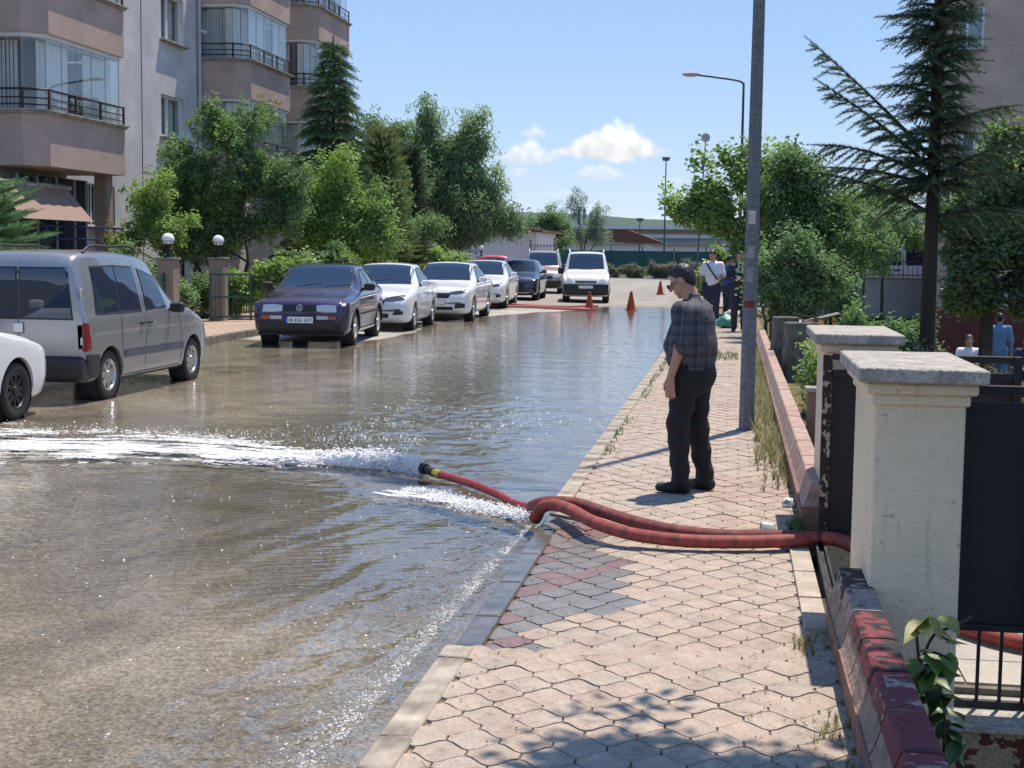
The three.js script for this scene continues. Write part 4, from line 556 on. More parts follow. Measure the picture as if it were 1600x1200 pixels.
    const q = o.wheelGeo; mesh('tyre', q.tyre, rubber, W); mesh('rim', q.rim, q.mat, W); mesh('brake_plate', q.back, trimM, W);
    if (o.archTrim) { const tr = new THREE.TorusGeometry(wr + 0.06, 0.022, 6, 24, Math.PI); tr.rotateY(Math.PI / 2); tr.scale(0.8, 1, 1); tr.translate(sd * (w - 0.008), wr * 0.99, L / 2 - s); mesh('arch_trim', tr, o.archTrim, T); } }
  const fx = (nm, g, mat) => mesh(nm, g, mat, T); const zf = s => L / 2 - s;
  const mirror = (s, y, x, mat) => { for (const sd of [-1, 1]) { const h = new RoundedBoxGeometry(0.20, 0.14, 0.10, 4, 0.045); h.translate(sd * (x + 0.13), y + 0.05, zf(s)); const mm = fx('mirror', h, mat); const a = cyl(0.025, 0.02, V(sd * (x - 0.03), y, zf(s + 0.03)), V(sd * (x + 0.06), y + 0.03, zf(s)), 8); mesh('mirror_arm', a, trimM, mm); } };
  const plate = (y, s, front, txt, w = 0.52) => {
    let mm = plateWhite; const W = w, H = 0.112; if (txt) { const cv = document.createElement('canvas'); cv.width = 512; cv.height = 110; const x = cv.getContext('2d'); x.fillStyle = '#e4e4e2'; x.fillRect(0, 0, 512, 110); x.fillStyle = '#2a4fae'; x.fillRect(0, 0, 48, 110); x.fillStyle = '#1a1a1c'; x.font = 'bold 92px sans-serif'; x.textBaseline = 'middle'; x.textAlign = 'center'; x.fillText(txt, 278, 58, 440); const ct = new THREE.CanvasTexture(cv); ct.colorSpace = THREE.SRGBColorSpace; mm = M({ map: ct, roughness: 0.5 }); }
    const g = new THREE.BoxGeometry(W, H, 0.012); const dir = front ? 1 : -1; const h = hit(0, y, dir * L, 0, 0, -dir, 0) || [0, y, dir * L / 2]; if (!front) g.rotateY(Math.PI); g.translate(0, y, h[2] + dir * 0.012); const face = new THREE.PlaneGeometry(W - 0.012, H - 0.012); if (!front) face.rotateY(Math.PI); face.translate(0, y, h[2] + dir * 0.0195); const b = fx('number_plate', g, trimM); mesh('plate_face', face, mm, b);
  };
  return { T, L, fit, pane, strip, fx, zf, mirror, plate, mir, hit, f };
}
// common small pieces
const line = (v, pts, both = true) => v.strip('door_gap_shade', 's', pts, 0.012, trimM, both);  // dark strip paints the shade of a door gap; no groove is cut
const rectF = (x0, x1, y0, y1) => [[[x0, y0], [x1, y0]], [[x0, y1], [x1, y1]]];
function handle(v, s, y, mat, w = 0.17) { for (const sd of [1, -1]) { const h = v.hit(sd * 3, y, v.zf(s), -sd, 0, 0, 0); if (!h) continue; const g = new RoundedBoxGeometry(0.035, 0.035, w, 2, 0.012); g.translate(h[0] + sd * 0.012, y, v.zf(s)); v.fx('door_handle', g, mat); } }
function wipers(v, y0s, w) { for (const sd of [-0.35, 0.25]) { const pts = []; for (let k = 0; k <= 6; k++) { const x = lerp(sd * w, sd * w + 0.5 * w, k / 6), s = y0s + 0.02 * k; const h = v.hit(x, 4, v.zf(s), 0, -1, 0, 0); if (h) pts.push([h[0], h[1] + 0.012, h[2]]); } if (pts.length > 3) v.fx('wiper', tube(pts, 0.008, 12, 5), trimM); } }

// --- silver leisure van, seen from behind
{
  const W = wheel(0.305, 0.19, 'seven', alloy);
  const v = vehicle({ name: 'parked_van', label: 'silver grey van parked at far left with rear doors towards camera', category: 'van', pos: [-8.08, roadH(-8, -17), -17.05], turn: Math.PI + 0.0, crown: 0.03, tuck: 0.03,
    st: [[0, 0.38, 0.62, 0.62, 0.52], [0.03, 0.30, 0.70, 0.70, 0.58], [0.12, 0.24, 0.78, 0.77, 0.62], [0.35, 0.21, 0.90, 0.83, 0.66], [0.75, 0.21, 1.03, 0.855, 0.68], [1.00, 0.21, 1.10, 0.86, 0.68], [1.25, 0.21, 1.27, 0.86, 0.655], [1.62, 0.21, 1.56, 0.86, 0.625], [1.85, 0.21, 1.69, 0.86, 0.62], [2.2, 0.21, 1.765, 0.86, 0.63], [2.9, 0.21, 1.80, 0.86, 0.66], [3.6, 0.22, 1.80, 0.86, 0.68], [3.95, 0.24, 1.77, 0.855, 0.68], [4.05, 0.28, 1.73, 0.845, 0.665], [4.10, 0.36, 1.62, 0.83, 0.65], [4.12, 0.45, 1.5, 0.80, 0.64]],
    belt: [[0, 0.86], [1, 1.03], [2, 1.06], [4.12, 1.06]], wheel: { r: 0.305 }, wheelGeo: W, axles: [0.78, 3.47], paint: paint(0.29, 0.295, 0.31, 0.5) });
  v.pane('side_window', 's', [[1.70, 1.09], [2.35, 1.07]], [[1.78, 1.46], [2.30, 1.58]]);
  v.pane('side_window', 's', [[2.52, 1.06], [3.12, 1.06]], [[2.50, 1.60], [3.05, 1.62]]);
  v.pane('side_window', 's', [[3.16, 1.06], [3.80, 1.07]], [[3.09, 1.62], [3.72, 1.61]]);
  v.pane('windscreen', 't', [[-0.56, 1.14], [0.56, 1.14]], [[-0.5, 1.78], [0.5, 1.78]], glassM, false);
  v.pane('rear_window', 'r', [[0.03, 1.02], [0.67, 1.02]], [[0.03, 1.60], [0.60, 1.60]]);
  for (const sd of [-1, 1]) { const g = new RoundedBoxGeometry(0.15, 0.37, 0.17, 4, 0.045); g.rotateZ(sd * 0.04); g.translate(sd * 0.775, 0.80, v.zf(4.035)); v.fx('tail_light', g, tailM); }
  const bump = new RoundedBoxGeometry(1.66, 0.30, 0.30, 5, 0.07); bump.translate(0, 0.42, v.zf(4.06)); v.fx('rear_bumper', bump, trimM);
  const bside = v.fit('s', [[3.80, 0.30], [4.08, 0.30]], [[3.80, 0.58], [4.08, 0.58]], 0.02); v.fx('bumper_corner', bside, trimM); v.fx('bumper_corner', v.mir(bside), trimM);
  const band = v.fit('s', [[1.18, 0.49], [3.06, 0.49]], [[1.18, 0.58], [3.06, 0.58]], 0.018, 24); const bandM = MP({ color: lin(0.075, 0.085, 0.11), roughness: 0.5 }); v.fx('side_moulding', band, bandM); v.fx('side_moulding', v.mir(band), bandM);
  const bl = v.fit('s', [[1.20, 0.585], [1.33, 0.585]], [[1.26, 1.02], [1.38, 1.02]], 0.004); v.fx('stripe', bl, MP({ color: lin(0.12, 0.13, 0.16), roughness: 0.4 }));
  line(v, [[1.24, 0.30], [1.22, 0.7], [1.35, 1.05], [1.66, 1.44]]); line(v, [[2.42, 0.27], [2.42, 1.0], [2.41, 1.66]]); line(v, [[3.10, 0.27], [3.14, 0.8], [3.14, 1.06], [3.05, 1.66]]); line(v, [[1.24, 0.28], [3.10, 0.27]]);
  v.strip('door_gap_shade', 'r', [[0.002, 0.55], [0.002, 1.70]], 0.012, trimM, false);  // painted shade line of the gap between the rear doors
  for (const sd of [-1, 1]) { const rl = tube([[sd * 0.62, 1.80, v.zf(2.2)], [sd * 0.62, 1.865, v.zf(2.35)], [sd * 0.62, 1.87, v.zf(3.0)], [sd * 0.62, 1.865, v.zf(3.55)], [sd * 0.62, 1.79, v.zf(3.72)]], 0.018, 40, 8); v.fx('roof_rail', rl, trimM); }
  const hp = new RoundedBoxGeometry(0.13, 0.13, 0.03, 3, 0.02); hp.translate(0.0, 0.90, v.zf(4.135)); v.fx('door_handle', hp, alloy); const hin = new RoundedBoxGeometry(0.03, 0.10, 0.05, 2, 0.01); for (const y of [0.75, 1.32]) { const g = hin.clone(); g.translate(0.79, y, v.zf(4.10)); v.fx('door_hinge', g, alloy); const g2 = hin.clone(); g2.translate(-0.79, y, v.zf(4.10)); v.fx('door_hinge', g2, alloy); }
  v.T.scale.setScalar(0.965); handle(v, 2.30, 0.90, trimM, 0.12); handle(v, 2.54, 0.90, trimM, 0.12); v.mirror(1.62, 1.02, 0.83, trimM);
  const fc = new THREE.CylinderGeometry(0.055, 0.055, 0.01, 20); fc.rotateZ(Math.PI / 2); const h = v.hit(3, 0.70, v.zf(3.26), -1, 0, 0, 0); fc.translate(h[0] + 0.004, 0.70, v.zf(3.26)); v.fx('fuel_cap', fc, paint(0.36, 0.365, 0.38, 0.55));
}
// generic saloon / hatch spec
function saloon(o) {
  const d = o.drop || 0, h = o.h || 1.46, n = o.nose || 0, L = o.L || 4.45, hw = (o.w || 1.75) / 2, hb = o.hood || 0.92, rear = o.hatch ? [[L - 0.75, 0.20, h - 0.035, hw, hw - 0.26], [L - 0.42, 0.21, h - 0.12, hw - 0.005, hw - 0.25], [L - 0.16, 0.24, 1.06, hw - 0.03, hw - 0.19], [L - 0.06, 0.28, 0.97, hw - 0.05, hw - 0.17], [L - 0.02, 0.33, 0.85, hw - 0.08, hw - 0.17], [L, 0.42, 0.70, hw - 0.12, hw - 0.22]]
    : [[L - 1.35, 0.19, h - 0.035, hw, hw - 0.27], [L - 0.90, 0.20, 1.22, hw, hw - 0.25], [L - 0.62, 0.21, 1.075, hw - 0.005, hw - 0.2], [L - 0.2, 0.24, 1.045, hw - 0.03, hw - 0.15], [L - 0.06, 0.28, 1.00, hw - 0.06, hw - 0.17], [L - 0.02, 0.33, 0.85, hw - 0.08, hw - 0.17], [L, 0.42, 0.70, hw - 0.12, hw - 0.22]];
  const bx = o.boxy ? 1 : 0; const st = [[0, 0.36, 0.56 + bx * 0.06, hw - 0.20 + bx * 0.07, hw - 0.30 + bx * 0.09], [0.03, 0.27, 0.64 + n * 0.3 + bx * 0.065, hw - 0.13 + bx * 0.06, hw - 0.24 + bx * 0.08], [0.11, 0.21, 0.72 + n + bx * 0.005, hw - 0.075 + bx * 0.04, hw - 0.19 + bx * 0.05], [0.26, 0.18, 0.785 + n - bx * 0.015, hw - 0.035 + bx * 0.02, hw - 0.15 + bx * 0.03], [0.6, 0.18, hb - 0.07, hw - 0.01, hw - 0.125], [1.05, 0.18, hb, hw, hw - 0.12], [o.cowl || 1.22, 0.18, hb + 0.045, hw, hw - 0.13], [(o.cowl || 1.22) + 0.36, 0.18, lerp(hb, h, 0.50), hw, hw - 0.20], [(o.cowl || 1.22) + 0.72, 0.18, h - 0.06 + bx * 0.025, hw, hw - 0.255 + bx * 0.025], [(o.cowl || 1.22) + 1.0, 0.18, h - 0.005, hw, hw - 0.265 + bx * 0.03], [(o.cowl || 1.22) + 1.5, 0.18, h, hw, hw - 0.265 + bx * 0.03], ...rear];
  const bl = hb - 0.015; const v = vehicle({ ...o, st, belt: [[0, bl - 0.13], [0.6, bl - 0.05], [1.3, bl], [L, bl + (o.rise ?? 0.05)]], wheel: { r: o.wr || 0.31 } });
  const c0 = o.cowl || 1.22, rf = hw - 0.30, ra = L - (o.hatch ? 0.78 : 1.42);
  v.pane('windscreen', 't', [[-hw + 0.20, c0 + 0.07], [0, c0 - 0.01], [hw - 0.20, c0 + 0.07]], [[-rf - 0.03, c0 + 0.79], [0, c0 + 0.77], [rf + 0.03, c0 + 0.79]], o.glass || glassM, false);
  const y0 = bl + 0.05, yT = h - 0.10, B = o.pillar || c0 + 1.35, end = o.hatch ? L - 0.52 : L - 1.02;
  v.pane('side_window', 's', [[c0 + 0.42, y0], [B - 0.05, y0 + 0.01]], [[c0 + 0.92, yT - 0.03], [B - 0.07, yT + 0.01]]);
  v.pane('side_window', 's', [[B + 0.05, y0 + 0.01], [end, y0 + 0.05]], [[B + 0.02, yT + 0.01], [end - 0.40, yT - 0.04]]);
  if (o.hatch) v.pane('rear_window', 't', [[-hw + 0.32, L - 0.24], [hw - 0.32, L - 0.24]], [[-rf, L - 0.60], [rf, L - 0.60]], glassM, false); else v.pane('rear_window', 't', [[-hw + 0.25, L - 0.80], [hw - 0.25, L - 0.80]], [[-rf, L - 1.28], [rf, L - 1.28]], glassM, false);
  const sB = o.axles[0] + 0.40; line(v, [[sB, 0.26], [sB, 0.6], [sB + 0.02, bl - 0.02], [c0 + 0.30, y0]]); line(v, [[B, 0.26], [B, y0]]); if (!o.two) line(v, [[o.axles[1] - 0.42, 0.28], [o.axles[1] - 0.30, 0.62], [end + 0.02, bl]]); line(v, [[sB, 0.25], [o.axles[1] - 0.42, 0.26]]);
  const hm = o.handleMat || o.paint; handle(v, B - 0.12, bl - 0.10, hm); if (!o.two) handle(v, o.axles[1] - 0.22, bl - 0.08, hm); v.mirror(c0 + 0.42, bl + 0.06, hw - 0.04, o.mirrorMat || o.paint); wipers(v, c0 + 0.06, hw);
  const tl = v.fit('s', [[L - 0.28, 0.78], [L - 0.06, 0.78]], [[L - 0.26, 0.96], [L - 0.07, 0.95]], 0.006); v.fx('tail_light', tl, tailM); v.fx('tail_light', v.mir(tl), tailM); return v;
}
// --- dark purple hatchback
{
  const W = wheel(0.295, 0.20, 'five', MP({ color: lin(0.62, 0.56, 0.46), metalness: 0.6, roughness: 0.35 }));
  const pp = paint(0.028, 0.012, 0.052, 0.25);
  const v = saloon({ label: 'dark purple three door hatchback parked at the water edge with plate 06 EGL 617', pos: [-8.02, roadH(-8, -27), -27.0], turn: 0.09, boxy: true, crown: 0.02, hatch: true, two: true, L: 4.02, w: 1.70, h: 1.38, hood: 0.90, nose: 0.035, cowl: 1.18, pillar: 2.42, rise: 0.03, wr: 0.295, wheelGeo: W, axles: [0.80, 3.27], paint: pp, mirrorMat: trimM, handleMat: trimM, archTrim: trimM });
  const g1 = v.fit('f', [[0.30, 0.60], [0.45, 0.585], [0.64, 0.59]], [[0.29, 0.70], [0.45, 0.715], [0.63, 0.705]], 0.012); v.fx('headlight', g1, lampM); v.fx('headlight', v.mir(g1), lampM);
  v.fx('grille', v.fit('f', ...rectF(-0.29, 0.29, 0.595, 0.705), 0.010), trimM);
  const bum = v.fit('f', ...rectF(-0.76, 0.76, 0.44, 0.55), 0.035, 30, 5); v.fx('front_bumper', bum, pp); const low = v.fit('f', ...rectF(-0.70, 0.70, 0.24, 0.42), 0.02, 24, 4); v.fx('air_dam', low, trimM);
  const sp = new RoundedBoxGeometry(1.50, 0.05, 0.14, 3, 0.02); sp.translate(0, 0.20, v.zf(0.16)); v.fx('front_lip', sp, trimM);
  const fg = v.fit('f', ...rectF(0.30, 0.50, 0.465, 0.525), 0.042); v.fx('fog_light', fg, lampM); v.fx('fog_light', v.mir(fg), lampM); const am = v.fit('f', ...rectF(0.505, 0.64, 0.465, 0.52), 0.042); v.fx('indicator', am, amberM); v.fx('indicator', v.mir(am), amberM);
  const dz = (v.hit(0, 0.65, 5, 0, 0, -1, 0) || [0, 0, 2])[2] + 0.02, em = [new THREE.TorusGeometry(0.052, 0.006, 6, 24)]; for (const [a, b] of [[[-0.030, 0.040], [0, -0.002]], [[0.030, 0.040], [0, -0.002]], [[-0.045, 0.018], [-0.020, -0.042]], [[-0.020, -0.042], [0, 0.002]], [[0, 0.002], [0.020, -0.042]], [[0.020, -0.042], [0.045, 0.018]]]) em.push(cyl(0.005, 0.005, V(a[0], a[1], 0), V(b[0], b[1], 0), 6)); const eg = merge(em); eg.translate(0, 0.655, dz); v.fx('emblem', eg, alloy);
  { const cv = '06 EGL 617'; const y = 0.455, W_ = 0.50; const h = v.hit(0, y, 5, 0, 0, -1, 0); const c = document.createElement('canvas'); c.width = 512; c.height = 110; const x = c.getContext('2d'); x.fillStyle = '#e6e6e4'; x.fillRect(0, 0, 512, 110); x.fillStyle = '#2348b0'; x.fillRect(0, 0, 50, 110); x.fillStyle = '#161618'; x.font = 'bold 88px sans-serif'; x.textBaseline = 'middle'; x.textAlign = 'center'; x.fillText(cv, 280, 58, 430); const t = new THREE.CanvasTexture(c); t.colorSpace = THREE.SRGBColorSpace; const b = v.fx('number_plate', box(W_, 0.115, 0.012, 0, y, h[2] + 0.05), trimM); const p = new THREE.PlaneGeometry(W_ - 0.012, 0.105); p.translate(0, y, h[2] + 0.0575); mesh('plate_face', p, M({ map: t, roughness: 0.5 }), b); }
  v.T.scale.setScalar(1.07); const ms = v.fit('s', [[1.22, 0.505], [2.85, 0.515]], [[1.22, 0.535], [2.85, 0.545]], 0.01, 20); v.fx('side_moulding', ms, trimM); v.fx('side_moulding', v.mir(ms), trimM); const sk = v.fit('s', [[1.20, 0.215], [2.86, 0.215]], [[1.20, 0.27], [2.86, 0.27]], 0.02, 20, 3); v.fx('side_skirt', sk, pp); v.fx('side_skirt', v.mir(sk), pp);
}
const whiteP = paint(0.74, 0.74, 0.73);
{ // --- white saloon behind it
  const v = saloon({ label: 'white saloon parked directly behind the dark purple hatchback', pos: [-7.98, roadH(-8, -32), -32.25], turn: 0.06, L: 4.44, w: 1.75, h: 1.46, hood: 0.94, nose: 0.03, wr: 0.31, wheelGeo: wheel(0.31, 0.19, 'multi', alloy), axles: [0.86, 3.51], paint: whiteP, group: 'white saloons parked in a row' });
  const hl = v.fit('f', [[0.30, 0.66], [0.50, 0.66], [0.74, 0.70]], [[0.31, 0.73], [0.52, 0.775], [0.73, 0.80]], 0.006); v.fx('headlight', hl, darkLamp); v.fx('headlight', v.mir(hl), darkLamp);
  v.fx('grille', v.fit('f', [[-0.27, 0.56], [0.27, 0.56]], [[-0.33, 0.69], [0.33, 0.69]], 0.008), trimM); v.fx('lower_grille', v.fit('f', ...rectF(-0.40, 0.40, 0.30, 0.40), 0.006), trimM);
  const fg = v.fit('f', [[0.48, 0.36], [0.72, 0.38]], [[0.56, 0.47], [0.72, 0.45]], 0.006); v.fx('fog_light', fg, trimM); v.fx('fog_light', v.mir(fg), trimM); v.plate(0.49, 0, true, '');
}
{ // --- second white saloon
  const v = saloon({ label: 'white saloon with wide black mesh grille, second of the white cars', pos: [-7.55, roadH(-8, -37), -37.35], turn: 0.03, L: 4.53, w: 1.79, h: 1.47, hood: 0.95, nose: 0.05, wr: 0.315, wheelGeo: wheel(0.315, 0.2, 'multi', alloy), axles: [0.88, 3.52], paint: whiteP, group: 'white saloons parked in a row' });
  const hl = v.fit('f', [[0.36, 0.69], [0.55, 0.68], [0.78, 0.74]], [[0.36, 0.735], [0.56, 0.775], [0.76, 0.80]], 0.006); v.fx('headlight', hl, darkLamp); v.fx('headlight', v.mir(hl), darkLamp);
  v.fx('grille', v.fit('f', [[-0.34, 0.585], [0.34, 0.585]], [[-0.42, 0.72], [0.42, 0.72]], 0.008), trimM); for (let r = 0; r < 3; r++) for (let k = 0; k < 9; k++) { const h = v.hit(-0.28 + k * 0.07, 0.61 + r * 0.038, 5, 0, 0, -1, 0); if (h) { const b = box(0.028, 0.014, 0.012, h[0], h[1], h[2] + 0.01); v.fx('grille_stud', b, darkAlloy); } }
  v.fx('lower_grille', v.fit('f', ...rectF(-0.46, 0.46, 0.29, 0.37), 0.006), trimM); const fg = v.fit('f', [[0.50, 0.33], [0.76, 0.35]], [[0.53, 0.46], [0.77, 0.46]], 0.006); v.fx('fog_light', fg, trimM); v.fx('fog_light', v.mir(fg), trimM); v.plate(0.48, 0, true, '');
}
{ // --- third white saloon
  const v = saloon({ label: 'third white saloon, farthest of the white cars, before the dark blue hatchback', pos: [-7.95, roadH(-8, -45), -45.2], turn: 0.05, L: 4.6, w: 1.77, h: 1.46, hood: 0.95, nose: 0.03, wr: 0.31, wheelGeo: wheel(0.31, 0.2, 'five', alloy), axles: [0.90, 3.6], paint: whiteP, group: 'white saloons parked in a row' });
  const hl = v.fit('f', [[0.34, 0.66], [0.56, 0.66], [0.78, 0.72]], [[0.34, 0.72], [0.56, 0.75], [0.77, 0.79]], 0.006); v.fx('headlight', hl, darkLamp); v.fx('headlight', v.mir(hl), darkLamp);
  v.fx('grille', v.fit('f', [[-0.5, 0.34], [0.5, 0.34]], [[-0.34, 0.60], [0.34, 0.60]], 0.006), trimM); const fg = v.fit('f', [[0.60, 0.34], [0.74, 0.36]], [[0.60, 0.44], [0.75, 0.44]], 0.006); v.fx('fog_light', fg, trimM); v.fx('fog_light', v.mir(fg), trimM);
}
{ // --- dark blue hatchback
  const bp = paint(0.022, 0.033, 0.075, 0.35);
  const v = saloon({ label: 'dark blue hatchback parked at the far end of the row', pos: [-7.95, roadH(-8, -52), -52.4], turn: 0.04, hatch: true, L: 4.3, w: 1.79, h: 1.45, hood: 0.94, nose: 0.04, wr: 0.32, wheelGeo: wheel(0.32, 0.2, 'five', darkAlloy), axles: [0.88, 3.5], paint: bp });
  const hl = v.fit('f', [[0.40, 0.68], [0.78, 0.70]], [[0.40, 0.75], [0.77, 0.79]], 0.006); v.fx('headlight', hl, darkLamp); v.fx('headlight', v.mir(hl), darkLamp); v.fx('grille', v.fit('f', [[-0.52, 0.31], [0.52, 0.31]], [[-0.40, 0.65], [0.40, 0.65]], 0.006), trimM); const st = v.fit('f', ...rectF(-0.62, 0.62, 0.27, 0.295), 0.012); v.fx('chrome_strip', st, alloy);
}
// --- boxy vans
function boxVan(o) {
  const v = vehicle({ name: 'parked_van', category: 'van', crown: 0.03, tuck: 0.035, st: [[0, 0.40, 0.60, 0.66, 0.56], [0.03, 0.32, 0.70, 0.74, 0.60], [0.12, 0.26, 0.84, 0.80, 0.63], [0.30, 0.22, 0.96, 0.84, 0.67], [0.80, 0.21, 1.08, 0.855, 0.70], [0.98, 0.21, 1.14, 0.86, 0.71], [1.25, 0.21, 1.38, 0.86, 0.685], [1.55, 0.21, 1.66, 0.86, 0.665], [1.75, 0.21, 1.76, 0.86, 0.66], [2.1, 0.21, 1.80, 0.86, 0.67], [3.6, 0.22, 1.81, 0.86, 0.68], [4.05, 0.26, 1.77, 0.85, 0.67], [4.15, 0.34, 1.6, 0.83, 0.65], [4.17, 0.45, 1.4, 0.80, 0.63]], belt: [[0, 0.85], [1, 1.04], [4.17, 1.08]], wheel: { r: 0.31 }, wheelGeo: wheel(0.31, 0.19, 'six', o.rim || darkAlloy), axles: [0.80, 3.38], ...o });
  v.pane('windscreen', 't', [[-0.64, 1.06], [0, 1.0], [0.64, 1.06]], [[-0.58, 1.66], [0, 1.64], [0.58, 1.66]], glassM, false); v.pane('side_window', 's', [[1.55, 1.10], [2.3, 1.10]], [[1.75, 1.58], [2.28, 1.62]]); v.pane('side_window', 's', [[2.45, 1.10], [3.15, 1.11]], [[2.45, 1.62], [3.1, 1.62]]); v.pane('side_window', 's', [[3.25, 1.11], [3.9, 1.12]], [[3.22, 1.62], [3.85, 1.6]]);
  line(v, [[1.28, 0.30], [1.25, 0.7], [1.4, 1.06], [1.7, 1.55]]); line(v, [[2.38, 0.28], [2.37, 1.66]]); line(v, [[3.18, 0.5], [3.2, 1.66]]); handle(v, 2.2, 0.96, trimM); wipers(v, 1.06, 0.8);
  for (const sd of [-1, 1]) v.fx('roof_rail', tube([[sd * 0.62, 1.80, v.zf(1.95)], [sd * 0.63, 1.88, v.zf(2.1)], [sd * 0.63, 1.885, v.zf(3.4)], [sd * 0.62, 1.81, v.zf(3.6)]], 0.02, 30, 8), alloy); for (const sd of [-1, 1]) { const g = new RoundedBoxGeometry(0.22, 0.25, 0.12, 4, 0.05); g.translate(sd * 0.93, 1.12, v.zf(1.5)); v.fx('mirror', g, trimM); }
  return v;
}
{
  const v = boxVan({ label: 'white van with dark lower bumper facing the camera beyond the flood', pos: [-5.38, roadH(-5.4, -52), -52.0], turn: 0.10, paint: whiteP, archTrim: trimM });
  const bm = v.fit('f', ...rectF(-0.78, 0.78, 0.30, 0.66), 0.03, 26, 6); v.fx('front_bumper', bm, trimM); const hl = v.fit('f', [[0.44, 0.70], [0.72, 0.71]], [[0.48, 0.80], [0.66, 0.90]], 0.01); v.fx('headlight', hl, lampM); v.fx('headlight', v.mir(hl), lampM); v.fx('grille', v.fit('f', ...rectF(-0.38, 0.38, 0.71, 0.79), 0.01), trimM); v.plate(0.57, 0, true, ''); v.T.children.filter(c => c.name === 'number_plate').forEach(c => c.position.z = 0.03);
  const eb = new THREE.CylinderGeometry(0.05, 0.05, 0.012, 18); eb.rotateX(Math.PI / 2); const h = v.hit(0, 0.755, 5, 0, 0, -1, 0); eb.translate(0, 0.755, h[2] + 0.02); v.fx('emblem', eb, MP({ color: lin(0.06, 0.22, 0.30), metalness: 0.5, roughness: 0.3 }));
  const v2 = boxVan({ label: 'bronze brown van parked behind the white van', pos: [-8.25, roadH(-8, -62), -61.5], turn: 0.12, paint: paint(0.40, 0.29, 0.25, 0.5) });
  v2.fx('front_bumper', v2.fit('f', ...rectF(-0.78, 0.78, 0.30, 0.56), 0.03, 26, 6), trimM); const h2_ = v2.fit('f', [[0.44, 0.68], [0.72, 0.70]], [[0.46, 0.80], [0.66, 0.88]], 0.01); v2.fx('headlight', h2_, lampM); v2.fx('headlight', v2.mir(h2_), lampM); v2.fx('grille', v2.fit('f', ...rectF(-0.40, 0.40, 0.62, 0.78), 0.01), trimM); v2.plate(0.5, 0, true, '');
}
{ // --- red car seen from the side beyond the hedge
  const v = saloon({ label: 'bright red car seen side on behind the globe lamp post', pos: [-10.9, 0.22, -62.3], turn: -Math.PI / 2 + 0.1, L: 4.4, w: 1.76, h: 1.46, hood: 0.94, wr: 0.31, wheelGeo: wheel(0.31, 0.19, 'five', alloy), axles: [0.86, 3.5], paint: paint(0.52, 0.012, 0.03) });
}
{ // --- front corner of a white car at the left edge
  const v = saloon({ label: 'white car cut off by the left edge with dark alloy wheel', pos: [-8.12, roadH(-8, -12), -12.22], turn: Math.PI, hatch: true, L: 4.2, w: 1.76, h: 1.44, hood: 0.93, wr: 0.30, wheelGeo: wheel(0.30, 0.2, 'multi', darkAlloy), axles: [0.84, 3.36], paint: whiteP });
  const hl = v.fit('f', [[0.36, 0.64], [0.78, 0.68]], [[0.36, 0.72], [0.76, 0.78]], 0.006); v.fx('headlight', hl, lampM); v.fx('headlight', v.mir(hl), lampM);
}
{ // --- white minibus behind the right-hand fence
  const v = boxVan({ label: 'white minibus half hidden by foliage behind the garden railings', pos: [5.6, 0.0, -53], turn: -Math.PI / 2, paint: whiteP }); v.T.scale.set(1.2, 1.42, 1.35);
}
